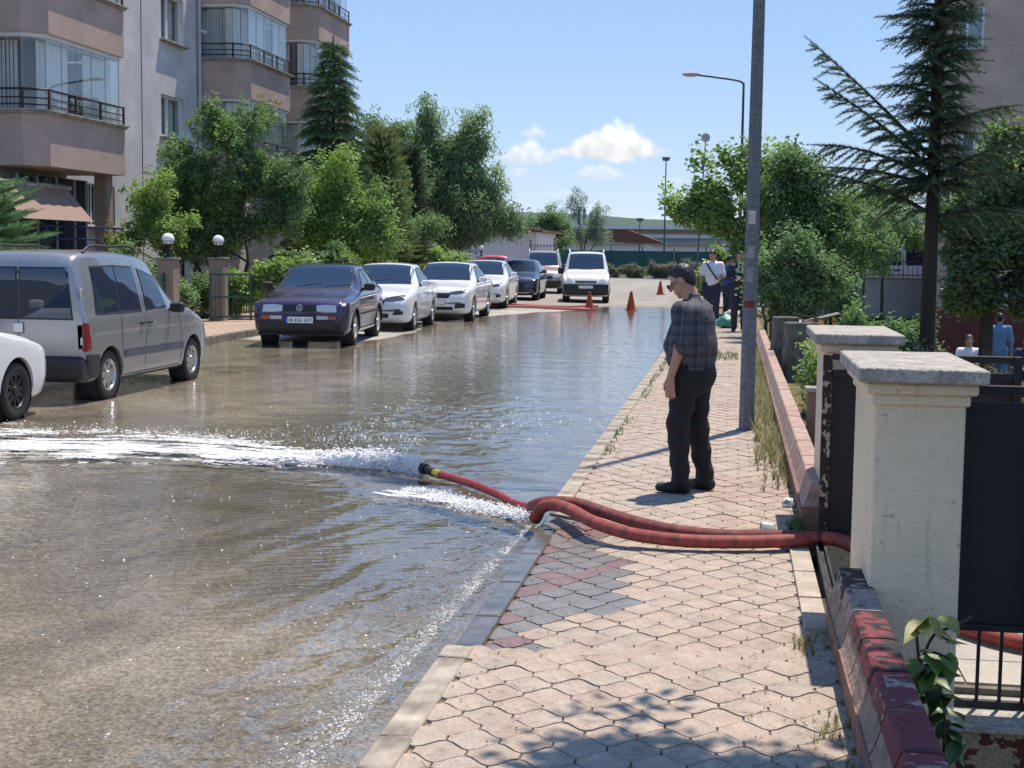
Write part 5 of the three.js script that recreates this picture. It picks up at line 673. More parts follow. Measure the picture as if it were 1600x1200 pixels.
// ---------------------------------------------------------------- apartment block on the left
const paneGlass = MP({ color: lin(0.92, 0.95, 0.96), transmission: 1, thickness: 0, roughness: 0.02, ior: 1.55 });
{
  const B = thing('apartment_building', 'pale apartment building with brown rounded glazed balconies on the left', 'building', [-16, 0, -40]);
  const at = g => g.translate(16, 0, 40), wallM = plaster(0.84, 0.80, 0.80), brown = plaster(0.68, 0.50, 0.42), sideB = plaster(0.54, 0.38, 0.31), ledgeM = concrete(0.66, 0.62, 0.55), frameM = M({ color: lin(0.72, 0.72, 0.72), roughness: 0.5 }), railM = MP({ color: lin(0.045, 0.018, 0.017), roughness: 0.5 }), dark = M({ color: lin(0.10, 0.09, 0.085) }), curtM = M({ color: lin(0.76, 0.73, 0.66), roughness: 0.95, side: THREE.DoubleSide }), room = M({ color: lin(0.20, 0.18, 0.16) });
  // outer wall with window openings in the stretch between the first two balcony stacks
  const wins = [[-38.1, -39.75, 7.68, 8.98], [-38.05, -39.72, 4.98, 6.15], [-33.0, -34.9, 2.35, 3.42]];
  const shp = new THREE.Shape([[26, 0], [52.3, 0], [52.3, 17], [26, 17]].map(p => new THREE.Vector2(...p)));
  for (const [a, b, y0, y1] of wins) shp.holes.push(new THREE.Path([[-a, y0], [-a, y1], [-b, y1], [-b, y0]].map(p => new THREE.Vector2(...p))));
  const wg = new THREE.ExtrudeGeometry(shp, { depth: 0.28, bevelEnabled: false }); wg.rotateY(Math.PI / 2); wg.translate(-16.28, 0, 0); mesh('wall', at(boxUV(wg)), wallM, B);
  mesh('end_wall', at(box(11.7, 17, 0.3, -22.13, 8.5, -52.16)), wallM, B); mesh('end_wall', at(box(11.7, 17, 0.3, -22.13, 8.5, -26.16)), wallM, B); mesh('back_wall', at(box(0.3, 17, 25.7, -28.1, 8.5, -39.16)), wallM, B); mesh('roof', at(box(12.4, 0.3, 26.6, -22.0, 17.15, -39.16)), ledgeM, B); for (const y of [0.7, 3.5, 6.29, 9.06, 11.85, 14.6]) mesh('floor_slab', at(box(11.6, 0.2, 25.6, -22.1, y, -39.16)), room, B);
  for (const [a, b, y0, y1] of wins) {
    const h = y1 - y0, w = a - b, zc = (a + b) / 2, yc = (y0 + y1) / 2, f = 0.06, x = -16.14, fr = [box(0.07, f, w, x, y0 + f / 2, zc), box(0.07, f, w, x, y1 - f / 2, zc), box(0.07, h - 2 * f, f, x, yc, a - f / 2), box(0.07, h - 2 * f, f, x, yc, b + f / 2), box(0.072, h - 2 * f, 0.07, x, yc, zc + 0.15)];
    const W = mesh('window', at(merge(fr)), frameM, B); mesh('pane', at(box(0.008, h - 2 * f, w - 2 * f, x, yc, zc)), paneGlass, W); mesh('sill', at(box(0.22, 0.06, w + 0.2, -15.97, y0 - 0.032, zc, 0.012)), ledgeM, W);
    const c = gridGeo(40, 2, (u, v) => [-16.34 + 0.025 * Math.sin(u * 60), y0 + v * h, lerp(a, lerp(a, b, 0.5), u)]); mesh('curtain', at(c), curtM, W); const c2 = gridGeo(40, 2, (u, v) => [-16.36 + 0.025 * Math.sin(u * 50 + 1), y0 + v * h, lerp(lerp(a, b, 0.72), b, u)]); mesh('curtain', at(c2), curtM, W);
    if (y0 < 3) for (let k = 0; k < 11; k++) mesh('window_bar', at(box(0.018, h - 0.06, 0.018, -15.96, yc, lerp(a - 0.06, b + 0.06, k / 10))), blackPaint, W);
  }
  mesh('wall_joint', at(box(0.012, 14, 0.03, -15.996, 7, -36.75)), dark, B); mesh('drainpipe', at(cyl(0.055, 0.055, V(-15.92, 0, -40.78), V(-15.92, 16, -40.78), 12)), M({ color: lin(0.5, 0.49, 0.5) }), B);
  const cv = cyl(0.035, 0.035, V(-15.9, 8.3, -40.7), V(-15.6, 8.2, -40.5), 10); mesh('vent_pipe', at(cv), frameM, B);
  // balcony stacks
  const poly = (z0, z1, o) => [[-16.002, z0 + 0.35 + o], [-14.92 + o * 0.4, z0 + 0.35 + o], [-14.5 + o, z0 - 0.05 + o * 0.4], [-14.5 + o, z1 - o], [-16.002, z1 - o]];
  const slab = (P, y, h) => { const s = new THREE.Shape(P.map(p => new THREE.Vector2(p[0], -p[1]))); const g = new THREE.ExtrudeGeometry(s, { depth: h, bevelEnabled: false }); g.rotateX(-Math.PI / 2); g.translate(0, y, 0); return boxUV(g); };
  function balcony(z0, z1, y, k, seedN) {
    reseed(seedN); const H = 1.10, P = poly(z0, z1, 0);
    const par = mesh('parapet', at(slab(P, y, H)), brown, B);
    const led = mesh('ledge', at(merge([slab(poly(z0, z1, 0.05), y + H + 0.001, 0.05), slab(poly(z0, z1, 0.10), y + H + 0.051, 0.035)])), ledgeM, B);
    const gy0 = y + H + 0.09, gy1 = y + 2.70, Q = poly(z0, z1, -0.10).slice(0, 4).concat([poly(z0, z1, -0.10)[4]]);
    const segs = [[0, 1, 3], [1, 2, 1], [2, 3, 5], [3, 4, 2]];
    mesh('glazing_head', at(slab(poly(z0, z1, -0.06), gy1 + 0.001, 0.09)), frameM, B);
    for (const [i, j, n] of segs) { const a = Q[i], b = Q[j]; for (let q = 0; q < n; q++) { const t0 = q / n, t1 = (q + 1) / n, ax = lerp(a[0], b[0], t0), az = lerp(a[1], b[1], t0), bx = lerp(a[0], b[0], t1), bz = lerp(a[1], b[1], t1), L = Math.hypot(bx - ax, bz - az), g = box(L - 0.014, gy1 - gy0, 0.01, 0, (gy0 + gy1) / 2, 0); g.rotateY(-Math.atan2(bz - az, bx - ax)); g.translate((ax + bx) / 2, 0, (az + bz) / 2); const pn = mesh('glass_pane', at(g), paneGlass, B); const fr = [cyl(0.011, 0.011, V(bx, gy0, bz), V(bx, gy1, bz), 6)]; mesh('pane_edge', at(merge(fr)), M1, pn);
        if (rnd() < 0.86) { const cc = gridGeo(26, 2, (u, v) => { const tt = lerp(t0, t1, u), nx = lerp(a[0], b[0], tt), nz = lerp(a[1], b[1], tt); return [nx - 0.22 + 0.03 * Math.sin(tt * n * 24), gy0 + v * (gy1 - gy0 - 0.04), nz + (i === 0 ? -0.22 : 0)]; }); mesh('curtain', at(cc), curtM, B); } } }
    // railing outside the glass
    const R = poly(z0, z1, -0.02), posts = [], rails = []; for (const [i, j] of [[0, 1], [1, 2], [2, 3]]) { const a = R[i], b = R[j]; for (const [yy, r] of [[0.10, 0.014], [0.24, 0.014], [0.42, 0.022]]) mesh('rail', at(cyl(r, r, V(a[0], gy0 + yy, a[1]), V(b[0], gy0 + yy, b[1]), 8)), railM, B); const n = i === 2 ? 3 : 1; for (let q = i === 0 ? 0 : 1; q <= n; q++) { const t = q / n; mesh('rail_post', at(box(0.045, 0.44, 0.045, lerp(a[0], b[0], t), gy0 + 0.22, lerp(a[1], b[1], t))), railM, B); } }
  }
  const M1 = M({ color: lin(0.35, 0.36, 0.37), roughness: 0.5 });
  [[-28.5, -32.3, [0.75, 3.54, 6.33, 9.12]], [-41.25, -45.08, [3.54, 6.33, 9.12]], [-48.3, -52.28, [3.54, 6.33, 9.12]]].forEach(([z0, z1, ys], s) => ys.forEach((y, k) => { if (s === 0 && k === 0) return; balcony(z0, z1, y, k, 500 + s * 10 + k); }));
  // ground floor under the first stack: porch column, dark glazing, fabric awning, blue railing
  mesh('column', at(box(0.32, 3.54, 0.3, -14.95, 1.77, -32.05)), sideB, B); mesh('porch_glazing', at(box(0.03, 3.0, 3.5, -15.35, 1.9, -30.2)), glassM, B);
  for (const z of [-28.6, -29.5, -30.4, -31.3, -31.9]) mesh('glazing_bar', at(box(0.04, 3.0, 0.05, -15.32, 1.9, z)), M1, B);
  const aw = gridGeo(30, 8, (u, v) => [-14.95 + 0.62 * v + 0.012 * Math.sin(u * 40), 3.12 - 0.72 * v - 0.02 * Math.sin(v * 3), lerp(-27.0, -30.2, u)]); mesh('awning', at(aw), M({ color: lin(0.27, 0.19, 0.15), side: THREE.DoubleSide, roughness: 0.9 }), B); mesh('awning_roller', at(cyl(0.06, 0.06, V(-14.97, 3.15, -27), V(-14.97, 3.15, -30.35), 12)), ledgeM, B);
  const blueM = MP({ color: lin(0.012, 0.03, 0.11), roughness: 0.45 }); for (const y of [1.75, 2.0, 2.28]) mesh('porch_rail', at(cyl(0.022, 0.022, V(-14.55, y, -28.2), V(-14.55, y, -32.2), 8)), blueM, B); for (const z of [-28.4, -30.2, -32.2]) mesh('porch_post', at(box(0.05, 1.5, 0.05, -14.55, 1.55, z)), blueM, B);
  mesh('porch_parapet', at(box(0.3, 1.25, 4.2, -14.75, 0.62, -30.3)), sideB, B);
}
// ---------------------------------------------------------------- gate posts with globe lamps and the garden railings
{
  const pm = plaster(0.40, 0.30, 0.23), globe = MP({ color: lin(0.82, 0.82, 0.80), roughness: 0.25 });
  function post(z, label, s = 1, x = -11.65, group = 'posts with globe lamps along the garden') {
    const p = thing('lamp_post', label, 'post', [x, 0.18, z], 0, group);
    mesh('pillar', box(0.34 * s, 1.40, 0.34 * s, 0, 0.70, 0, 0.015), pm, p); mesh('pillar_cap', box(0.40 * s, 0.05, 0.40 * s, 0, 1.425, 0, 0.01), concrete(0.42, 0.38, 0.33), p);
    mesh('lamp_stand', new THREE.LatheGeometry([[0.085, 1.45], [0.08, 1.475], [0.035, 1.52], [0.03, 1.62], [0.05, 1.66], [0.095, 1.70], [0.10, 1.72]].map(q => new THREE.Vector2(...q)), 16), blackPaint, p);
    const g = new THREE.SphereGeometry(0.132, 24, 16); g.translate(0, 1.825, 0); const G = mesh('globe', g, globe, p); const cage = []; for (let k = 0; k < 8; k++) { const a = k * Math.PI / 4, pts = []; for (let q = 0; q <= 5; q++) { const t = lerp(-1.25, -0.25, q / 5); pts.push([Math.cos(a) * Math.cos(t) * 0.136, 1.825 + Math.sin(t) * 0.136, Math.sin(a) * Math.cos(t) * 0.136]); } cage.push(tube(pts, 0.006, 8, 4)); } cage.push(new THREE.TorusGeometry(0.132, 0.006, 5, 24).rotateX(Math.PI / 2).translate(0, 1.79, 0)); mesh('lamp_cage', merge(cage), blackPaint, G);
  }
  post(-28.0, 'brown gate post with white globe lamp nearest the silver van'); post(-30.9, 'brown gate post with white globe lamp beside the green gate frame'); post(-48.2, 'globe lamp post seen above the first white saloon'); post(-51.2, 'shaded globe lamp post half hidden under the big tree'); post(-64.9, 'globe lamp post standing in front of the red car');
  const green = MP({ color: lin(0.018, 0.07, 0.05), roughness: 0.5 });
  const gt = thing('garden_gate', 'open dark green metal gate between the two brown globe lamp posts', 'gate', [-11.65, 0.19, -30.6], 0.5); for (const x of [0, 0.9]) mesh('stile', box(0.045, 1.05, 0.045, x - 0.1, 0.56, 0.2), green, gt); for (const y of [0.10, 0.55, 1.06]) mesh('rail', box(0.9, 0.04, 0.035, 0.35, y, 0.2), green, gt); for (let k = 1; k < 9; k++) mesh('bar', box(0.015, 0.95, 0.015, -0.1 + k * 0.1, 0.58, 0.2), green, gt);
  const fence = (z0, z1, label) => { const f = thing('garden_railing', label, 'railing', [-11.65, 0.19, (z0 + z1) / 2]), zc = (z0 + z1) / 2; for (const y of [0.12, 0.98]) mesh('rail', box(0.03, 0.035, z0 - z1, 0, y, 0), green, f); const n = Math.floor((z0 - z1) / 0.16); for (let k = 1; k < n; k++) mesh('bar', box(0.014, 1.02, 0.014, 0, 0.56, lerp(z0, z1, k / n) - zc), green, f); for (let k = 0; k <= Math.round((z0 - z1) / 2.4); k++) mesh('post', box(0.05, 1.12, 0.05, 0, 0.56, lerp(z0, z1, k / Math.round((z0 - z1) / 2.4)) - zc), green, f); };
  fence(-31.15, -47.95, 'dark green bar railing in front of the hedge behind the parked cars'); fence(-12, -27.75, 'dark green bar railing behind the silver van');
}
// ---------------------------------------------------------------- trees, shrubs, weeds
const barkM = M({ color: lin(0.13, 0.10, 0.075), map: grimeMap, roughness: 1 }), barkR = M({ color: lin(0.07, 0.05, 0.042), map: grimeMap, roughness: 1 });
const leafM = (o = {}) => MP({ color: 0xffffff, roughness: 0.55, transmission: 0.32, thickness: 0, side: THREE.DoubleSide, ...o });
const leafMat = MP({ color: 0xffffff, roughness: 0.92, transmission: 0.54, thickness: 0, side: THREE.DoubleSide });
const needleMat = MP({ color: 0xffffff, roughness: 0.9, transmission: 0.25, thickness: 0, side: THREE.DoubleSide });
function leafClump(n, R, len, wid, s, droop = 0) { // a spray of small folded leaves
  reseed(s); const P = [], I = []; for (let k = 0; k < n; k++) {
    const c = V(gauss(), gauss(), gauss()).multiplyScalar(R * 0.62), d = V(gauss(), gauss() * 0.6 - droop, gauss()).normalize(), up = V(gauss() * 0.6, 1, gauss() * 0.6).normalize(), sd = d.clone().cross(up).normalize(), nn = sd.clone().cross(d), l = len * rr(0.7, 1.25), w = wid * rr(0.75, 1.2), b = P.length / 3;
    const put = (a, e, h) => { const q = c.clone().addScaledVector(d, a * l).addScaledVector(sd, e * w).addScaledVector(nn, h * l); P.push(q.x, q.y, q.z); };
    put(0, 0, 0); put(0.45, 0.5, 0.10); put(1, 0, -0.06); put(0.45, -0.5, 0.10); I.push(b, b + 1, b + 2, b, b + 2, b + 3);
  }
  const g = new THREE.BufferGeometry(); g.setAttribute('position', new THREE.Float32BufferAttribute(P, 3)); g.setIndex(I); g.computeVertexNormals(); return g;
}
const clumps = { small: leafClump(16, 0.17, 0.085, 0.05, 11), mid: leafClump(16, 0.24, 0.13, 0.065, 12, 0.2), long: leafClump(18, 0.26, 0.17, 0.045, 13, 0.35), broad: leafClump(12, 0.22, 0.15, 0.12, 14, 0.3), tiny: leafClump(18, 0.12, 0.05, 0.03, 15) };
function instanced(name, geo, mat, mats, cols, parent) { const m = new THREE.InstancedMesh(geo, mat, mats.length); mats.forEach((x, i) => { m.setMatrixAt(i, x); m.setColorAt(i, cols[i]); }); m.name = name; m.castShadow = m.receiveShadow = true; parent.add(m); return m; }
const q0 = new THREE.Quaternion();
function rotRand() { return new THREE.Quaternion().setFromEuler(new THREE.Euler(rr(-0.6, 0.6), rr(0, 6.28), rr(-0.6, 0.6))); }
// lobes: [x,y,z,rx,ry,rz,count] relative to the trunk base; limbs reach into every lobe
function tree(o) {
  reseed(o.seed); const T = thing(o.name || 'leafy_tree', o.label, o.category || 'tree', o.pos, 0, o.group), wood = [], mats = [], cols = [], c0 = o.col[0], c1 = o.col[1], r0 = o.r || 0.1, fork = o.fork ?? 1.4;
  const trunks = o.trunks || [[0, 0, 0, 0]]; for (const [x, z, lx, lz] of trunks) { const top = V(x + lx, fork, z + lz), mid = V(x + lx * 0.4 + rr(-0.04, 0.04), fork * 0.5, z + lz * 0.4 + rr(-0.04, 0.04)); wood.push(cyl(r0 * 1.15, r0 * 0.92, V(x, o.root ?? -0.1, z), mid, 10), cyl(r0 * 0.92, r0 * 0.78, mid, top, 10)); }
  for (const lb of o.lobes) {
    const [lx, ly, lz, rx, ry, rz, n] = lb, tr = trunks[(rnd() * trunks.length) | 0], base = V(tr[0] + tr[2], fork, tr[1] + tr[3]), c = V(lx, ly, lz), m1 = base.clone().lerp(c, 0.5).add(V(rr(-0.15, 0.15), rr(0, 0.2), rr(-0.15, 0.15)));
    wood.push(cyl(r0 * 0.55, r0 * 0.38, base, m1, 7), cyl(r0 * 0.38, r0 * 0.22, m1, c, 7));
    const twigs = Math.max(5, Math.round(n / 22)); for (let t = 0; t < twigs; t++) {
      const a = rr(0, 6.283), cz = rr(-1, 1), sq = Math.sqrt(1 - cz * cz), rad = Math.pow(rnd(), 0.42), e = V(lx + rx * rad * sq * Math.cos(a), ly + ry * rad * cz, lz + rz * rad * sq * Math.sin(a)); const st = c.clone().lerp(base, rnd() * 0.3); wood.push(cyl(r0 * 0.14, r0 * 0.05, st, e, 5));
      const tone = rnd(); for (let k = 0; k < n / twigs; k++) { const f = 0.25 + 0.75 * rnd(), q = st.clone().lerp(e, f + 0.12).add(V(gauss(), gauss(), gauss()).multiplyScalar(o.spread ?? 0.26)); const s = rr(0.7, 1.25) * (o.leaf ?? 1); mats.push(new THREE.Matrix4().compose(q, rotRand(), V(s, s, s))); const u = clamp(0.5 * tone + 0.5 * rnd()); cols.push(lin(lerp(c0[0], c1[0], u), lerp(c0[1], c1[1], u), lerp(c0[2], c1[2], u))); }
    }
  }
  mesh('trunk', merge(wood), o.bark || barkM, T); instanced('crown', clumps[o.clump || 'mid'], leafMat, mats, cols, T).userData.kind = 'stuff'; return T;
}
const G1 = [[0.080, 0.171, 0.040], [0.228, 0.376, 0.097]], G2 = [[0.091, 0.194, 0.057], [0.274, 0.433, 0.160]], G3 = [[0.125, 0.239, 0.040], [0.365, 0.536, 0.103]], GD = [[0.051, 0.108, 0.034], [0.148, 0.251, 0.080]], GS = [[0.160, 0.228, 0.137], [0.319, 0.410, 0.274]];
tree({ seed: 1, label: 'rounded leafy tree with several thin stems in front of the left building', pos: [-12.5, 0.2, -34], col: G1, clump: 'small', r: 0.06, fork: 1.3, spread: 0.22, leaf: 1.15, trunks: [[0, 0, -0.4, 0.1], [0.25, 0.2, 0.35, 0.2], [-0.3, 0.1, -0.7, -0.2]], lobes: [[0.05, 4.75, 0, 0.95, 0.85, 0.9, 420], [-1.0, 3.6, 0, 0.8, 0.9, 0.8, 330], [0.9, 3.5, 0.1, 0.85, 0.9, 0.8, 360], [0.1, 3.2, 0.3, 1.0, 0.9, 0.9, 330], [1.35, 2.5, 0.1, 0.7, 0.7, 0.6, 220], [-1.2, 2.4, 0.2, 0.7, 0.7, 0.6, 260], [0.4, 2.2, 0.2, 1.0, 0.6, 0.6, 260], [1.7, 3.2, 0, 0.6, 0.7, 0.6, 200], [-0.4, 1.7, 0.3, 0.8, 0.5, 0.5, 160]] });
tree({ seed: 2, label: 'small light green tree beside the barred window left of the lamp posts', pos: [-13.6, 0.2, -31.6], col: G3, clump: 'small', r: 0.035, fork: 1.2, spread: 0.2, trunks: [[0, 0, 0.1, 0], [0.15, 0, 0.3, 0.1]], lobes: [[-0.1, 2.6, 0, 0.7, 0.65, 0.6, 170], [0.6, 2.1, 0.1, 0.6, 0.5, 0.5, 150], [-0.5, 1.7, 0.1, 0.5, 0.5, 0.5, 110], [0.3, 3.1, 0, 0.35, 0.4, 0.3, 50]] });
tree({ seed: 18, label: 'loose green tree against the pale wall below the first window', pos: [-14.0, 0.2, -34.6], col: G2, clump: 'small', r: 0.05, fork: 1.3, spread: 0.28, leaf: 1.15, trunks: [[0, 0, 0, 0], [0.2, 0, 0.15, 0]], lobes: [[0, 3.2, 0, 0.9, 0.7, 0.7, 240], [-0.8, 2.4, 0.1, 0.8, 0.7, 0.6, 220], [0.8, 2.5, 0, 0.8, 0.7, 0.6, 220], [0.1, 1.8, 0.1, 1.1, 0.6, 0.6, 220], [-0.2, 3.9, 0, 0.4, 0.5, 0.3, 60]] });
tree({ seed: 4, label: 'slender light green tree right of the tall spruce', pos: [-11.6, 0.2, -45.5], col: G2, clump: 'long', r: 0.07, fork: 1.6, lobes: [[-0.1, 4.6, 0, 0.6, 1.2, 0.6, 240], [0.4, 3.4, 0, 0.8, 1.0, 0.8, 260], [-0.5, 3.2, 0.1, 0.8, 1.0, 0.7, 240], [0.7, 2.2, 0.2, 0.8, 0.8, 0.7, 200], [-0.2, 5.6, 0, 0.3, 0.6, 0.3, 60]] });
tree({ seed: 5, label: 'large ash tree with tall pointed crown above the white cars', pos: [-10.75, -0.15, -52.5], col: [[0.13, 0.235, 0.095], [0.38, 0.52, 0.25]], clump: 'long', r: 0.15, fork: 2.0, spread: 0.3, leaf: 1.1, lobes: [[-0.8, 6.3, 0, 0.7, 1.15, 0.7, 330], [0.9, 6.0, 0.1, 0.75, 0.95, 0.7, 300], [0.1, 5.4, 0, 1.0, 0.9, 0.9, 360], [-1.3, 4.5, 0.1, 1.0, 1.0, 0.9, 400], [1.2, 4.6, 0, 0.95, 0.9, 0.9, 380], [0.2, 4.0, 0.4, 1.3, 1.0, 1.0, 480], [-1.6, 3.1, 0.2, 1.0, 0.8, 0.8, 320], [1.6, 3.4, 0.2, 0.9, 0.8, 0.8, 320], [0.6, 2.8, 0.3, 1.1, 0.6, 0.8, 280], [2.3, 3.1, -0.4, 0.6, 0.6, 0.6, 140], [-0.8, 7.3, 0, 0.3, 0.5, 0.3, 50], [1.1, 6.9, 0, 0.3, 0.45, 0.3, 40]] });
tree({ seed: 14, label: 'light green leafy tree in front of the lower spruce branches', pos: [-11.0, 0.2, -38.6], col: G3, clump: 'mid', r: 0.07, fork: 1.3, spread: 0.28, lobes: [[-0.2, 3.2, 0, 0.8, 0.8, 0.7, 230], [0.7, 2.7, 0.1, 0.8, 0.75, 0.7, 230], [-0.9, 2.4, 0.1, 0.7, 0.7, 0.6, 180], [0.2, 2.0, 0.3, 1.0, 0.6, 0.7, 200], [1.3, 2.0, 0, 0.6, 0.6, 0.6, 140], [0.2, 4.0, 0, 0.35, 0.5, 0.35, 60]] });
tree({ seed: 15, label: 'airy pale green tree filling the gap left of the ash tree', pos: [-12.2, 0.2, -49.5], col: G2, clump: 'long', r: 0.08, fork: 1.8, spread: 0.32, lobes: [[0, 5.2, 0, 0.8, 0.9, 0.7, 220], [0.8, 4.2, 0, 0.8, 0.8, 0.7, 220], [-0.6, 4.0, 0, 0.8, 0.9, 0.7, 220], [0.4, 3.0, 0.2, 1.1, 0.8, 0.8, 260], [1.3, 2.4, 0.2, 0.9, 0.7, 0.7, 200], [0.2, 6.0, 0, 0.35, 0.5, 0.3, 50]] });
tree({ seed: 6, label: 'round green tree beyond the white shed', pos: [-11.3, 0, -85], col: G1, clump: 'mid', r: 0.12, leaf: 1.4, spread: 0.4, lobes: [[0, 3.6, 0, 1.3, 1.2, 1.2, 260], [-1.0, 3.0, 0, 1.0, 1.1, 1.0, 200], [1.0, 2.8, 0, 1.0, 1.1, 1.0, 200], [0, 2.0, 0, 1.4, 0.8, 1.2, 160]] });
tree({ seed: 7, label: 'pale grey green willow beside the round distant tree', pos: [-9.6, 0, -90], col: GS, clump: 'long', r: 0.09, leaf: 1.1, spread: 0.38, lobes: [[-0.3, 4.8, 0, 0.6, 1.0, 0.6, 70], [0.7, 4.0, 0, 0.9, 0.9, 0.7, 90], [0.2, 3.2, 0, 1.0, 1.0, 0.8, 110], [1.2, 3.0, 0, 0.6, 0.7, 0.6, 60]] });
// right-hand side
tree({ seed: 8, label: 'light green tree reaching over the pavement behind the street pole', pos: [0.6, 0.1, -42], col: G3, clump: 'broad', r: 0.07, fork: 1.7, spread: 0.26, lobes: [[-1.5, 3.9, 0, 0.7, 0.8, 0.7, 170], [-0.5, 4.3, 0, 0.8, 0.7, 0.7, 200], [-2.2, 3.1, 0, 0.6, 0.55, 0.6, 110], [-1.2, 2.9, 0, 0.8, 0.7, 0.7, 190], [0.3, 4.0, 0.1, 0.8, 0.9, 0.7, 200], [0.2, 2.9, 0.2, 0.9, 0.8, 0.8, 200], [-0.4, 2.1, 0.2, 0.7, 0.6, 0.6, 120]] });
tree({ seed: 9, label: 'dense dark trunked tree directly right of the street pole', pos: [1.15, 0.1, -30.5], col: G1, clump: 'mid', r: 0.10, fork: 2.2, spread: 0.24, trunks: [[-0.25, 0, -0.1, 0], [0.2, 0, 0.15, 0.1]], lobes: [[-0.2, 3.5, 0, 0.6, 0.5, 0.55, 200], [0.35, 3.2, 0, 0.55, 0.5, 0.5, 150], [-0.4, 2.8, 0.1, 0.5, 0.5, 0.5, 150], [0.7, 2.6, 0, 0.6, 0.55, 0.5, 200], [-0.1, 2.1, 0.2, 0.7, 0.6, 0.6, 220], [1.0, 2.1, 0.1, 0.6, 0.6, 0.5, 200]] });
tree({ seed: 10, label: 'thick green shrub mass below the dark trunked tree', name: 'tall_shrub', category: 'shrub', pos: [0.95, 0.1, -28.2], col: G2, clump: 'small', r: 0.045, fork: 0.4, spread: 0.2, leaf: 1.1, trunks: [[-0.3, 0, 0, 0], [0.2, 0, 0.1, 0], [0.5, 0.1, 0.1, 0]], lobes: [[-0.3, 1.3, 0, 0.45, 0.65, 0.45, 260], [0.3, 1.5, 0, 0.5, 0.7, 0.5, 320], [0.85, 1.2, 0, 0.5, 0.6, 0.5, 270], [0.1, 0.8, 0.1, 0.7, 0.45, 0.5, 220]] });
tree({ seed: 11, label: 'sparse young tree in front of the white minibus', pos: [3.2, 0.1, -36], root: -1.4, col: G2, clump: 'small', r: 0.035, fork: 1.1, spread: 0.26, trunks: [[0, 0, 0, 0], [-0.9, 0.2, -0.05, 0]], lobes: [[0.1, 2.5, 0, 0.55, 0.5, 0.5, 120], [-0.9, 2.2, 0, 0.6, 0.55, 0.5, 130], [0.5, 1.8, 0.1, 0.5, 0.5, 0.5, 110], [-0.6, 1.4, 0, 0.6, 0.4, 0.5, 110], [-1.4, 2.6, 0, 0.45, 0.5, 0.4, 90], [0.8, 2.7, 0, 0.35, 0.4, 0.3, 60]] });
tree({ seed: 16, label: 'bushy young tree between the shrub mass and the cedar', pos: [2.25, -0.3, -33.5], col: G2, clump: 'small', r: 0.04, fork: 0.9, spread: 0.24, trunks: [[0, 0, 0, 0], [0.25, 0, 0.15, 0], [-0.25, 0.1, -0.15, 0]], lobes: [[0, 2.9, 0, 0.5, 0.55, 0.45, 190], [0.45, 2.2, 0, 0.5, 0.5, 0.45, 180], [-0.4, 2.1, 0.1, 0.45, 0.5, 0.45, 170], [0.1, 1.4, 0.1, 0.55, 0.4, 0.45, 150], [0.9, 2.8, 0, 0.4, 0.5, 0.4, 110], [0.2, 3.5, 0, 0.25, 0.4, 0.25, 50]] });
tree({ seed: 17, label: 'airy green tree left of the beige building and behind the cedar', pos: [4.0, 0.0, -39.5], root: -1.4, col: G3, clump: 'small', r: 0.05, fork: 1.2, spread: 0.3, leaf: 1.1, trunks: [[0, 0, 0, 0], [-0.6, 0, -0.2, 0]], lobes: [[0, 3.4, 0, 0.7, 0.6, 0.6, 190], [-0.9, 3.2, 0, 0.7, 0.6, 0.6, 180], [-0.3, 2.6, 0.1, 0.8, 0.6, 0.6, 190], [0.7, 2.6, 0, 0.6, 0.6, 0.5, 140], [-1.5, 2.5, 0, 0.6, 0.6, 0.5, 150], [-0.6, 1.8, 0.1, 0.9, 0.5, 0.5, 150]] });
tree({ seed: 12, label: 'dark glossy leafed tree at the right edge before the beige building', pos: [4.65, 0.1, -27], root: -1.4, col: [[0.05, 0.11, 0.03], [0.22, 0.34, 0.09]], clump: 'broad', r: 0.13, fork: 1.2, spread: 0.22, leaf: 0.8, lobes: [[0.1, 3.3, 0, 0.6, 0.6, 0.6, 300], [-0.5, 2.6, 0, 0.5, 0.5, 0.5, 240], [0.6, 2.6, 0, 0.6, 0.6, 0.6, 300], [0.1, 2.1, 0.2, 0.75, 0.6, 0.6, 330], [-0.5, 1.5, 0.1, 0.45, 0.4, 0.4, 160], [0.7, 1.6, 0.1, 0.5, 0.5, 0.5, 200], [0.2, 3.9, 0, 0.3, 0.35, 0.3, 60], [0.7, 3.6, 0, 0.25, 0.4, 0.25, 50], [-0.3, 1.0, 0.1, 0.5, 0.35, 0.4, 150], [0.6, 0.9, 0.2, 0.4, 0.3, 0.4, 110]] });
tree({ seed: 13, label: 'tree standing outside the picture whose crown shades the near pavement', pos: [3.1, -0.1, -5.45], col: G1, clump: 'mid', r: 0.14, fork: 3.4, spread: 0.28, lobes: [[-2.5, 5.5, -0.3, 0.85, 0.6, 0.75, 900], [-1.3, 5.9, -0.55, 1.0, 0.8, 0.9, 950], [-0.1, 6.0, 0, 1.2, 0.9, 1.1, 600], [-3.3, 5.4, 0.6, 0.6, 0.5, 0.8, 480], [-1.7, 5.6, 0.8, 1.0, 0.7, 0.9, 800]] });
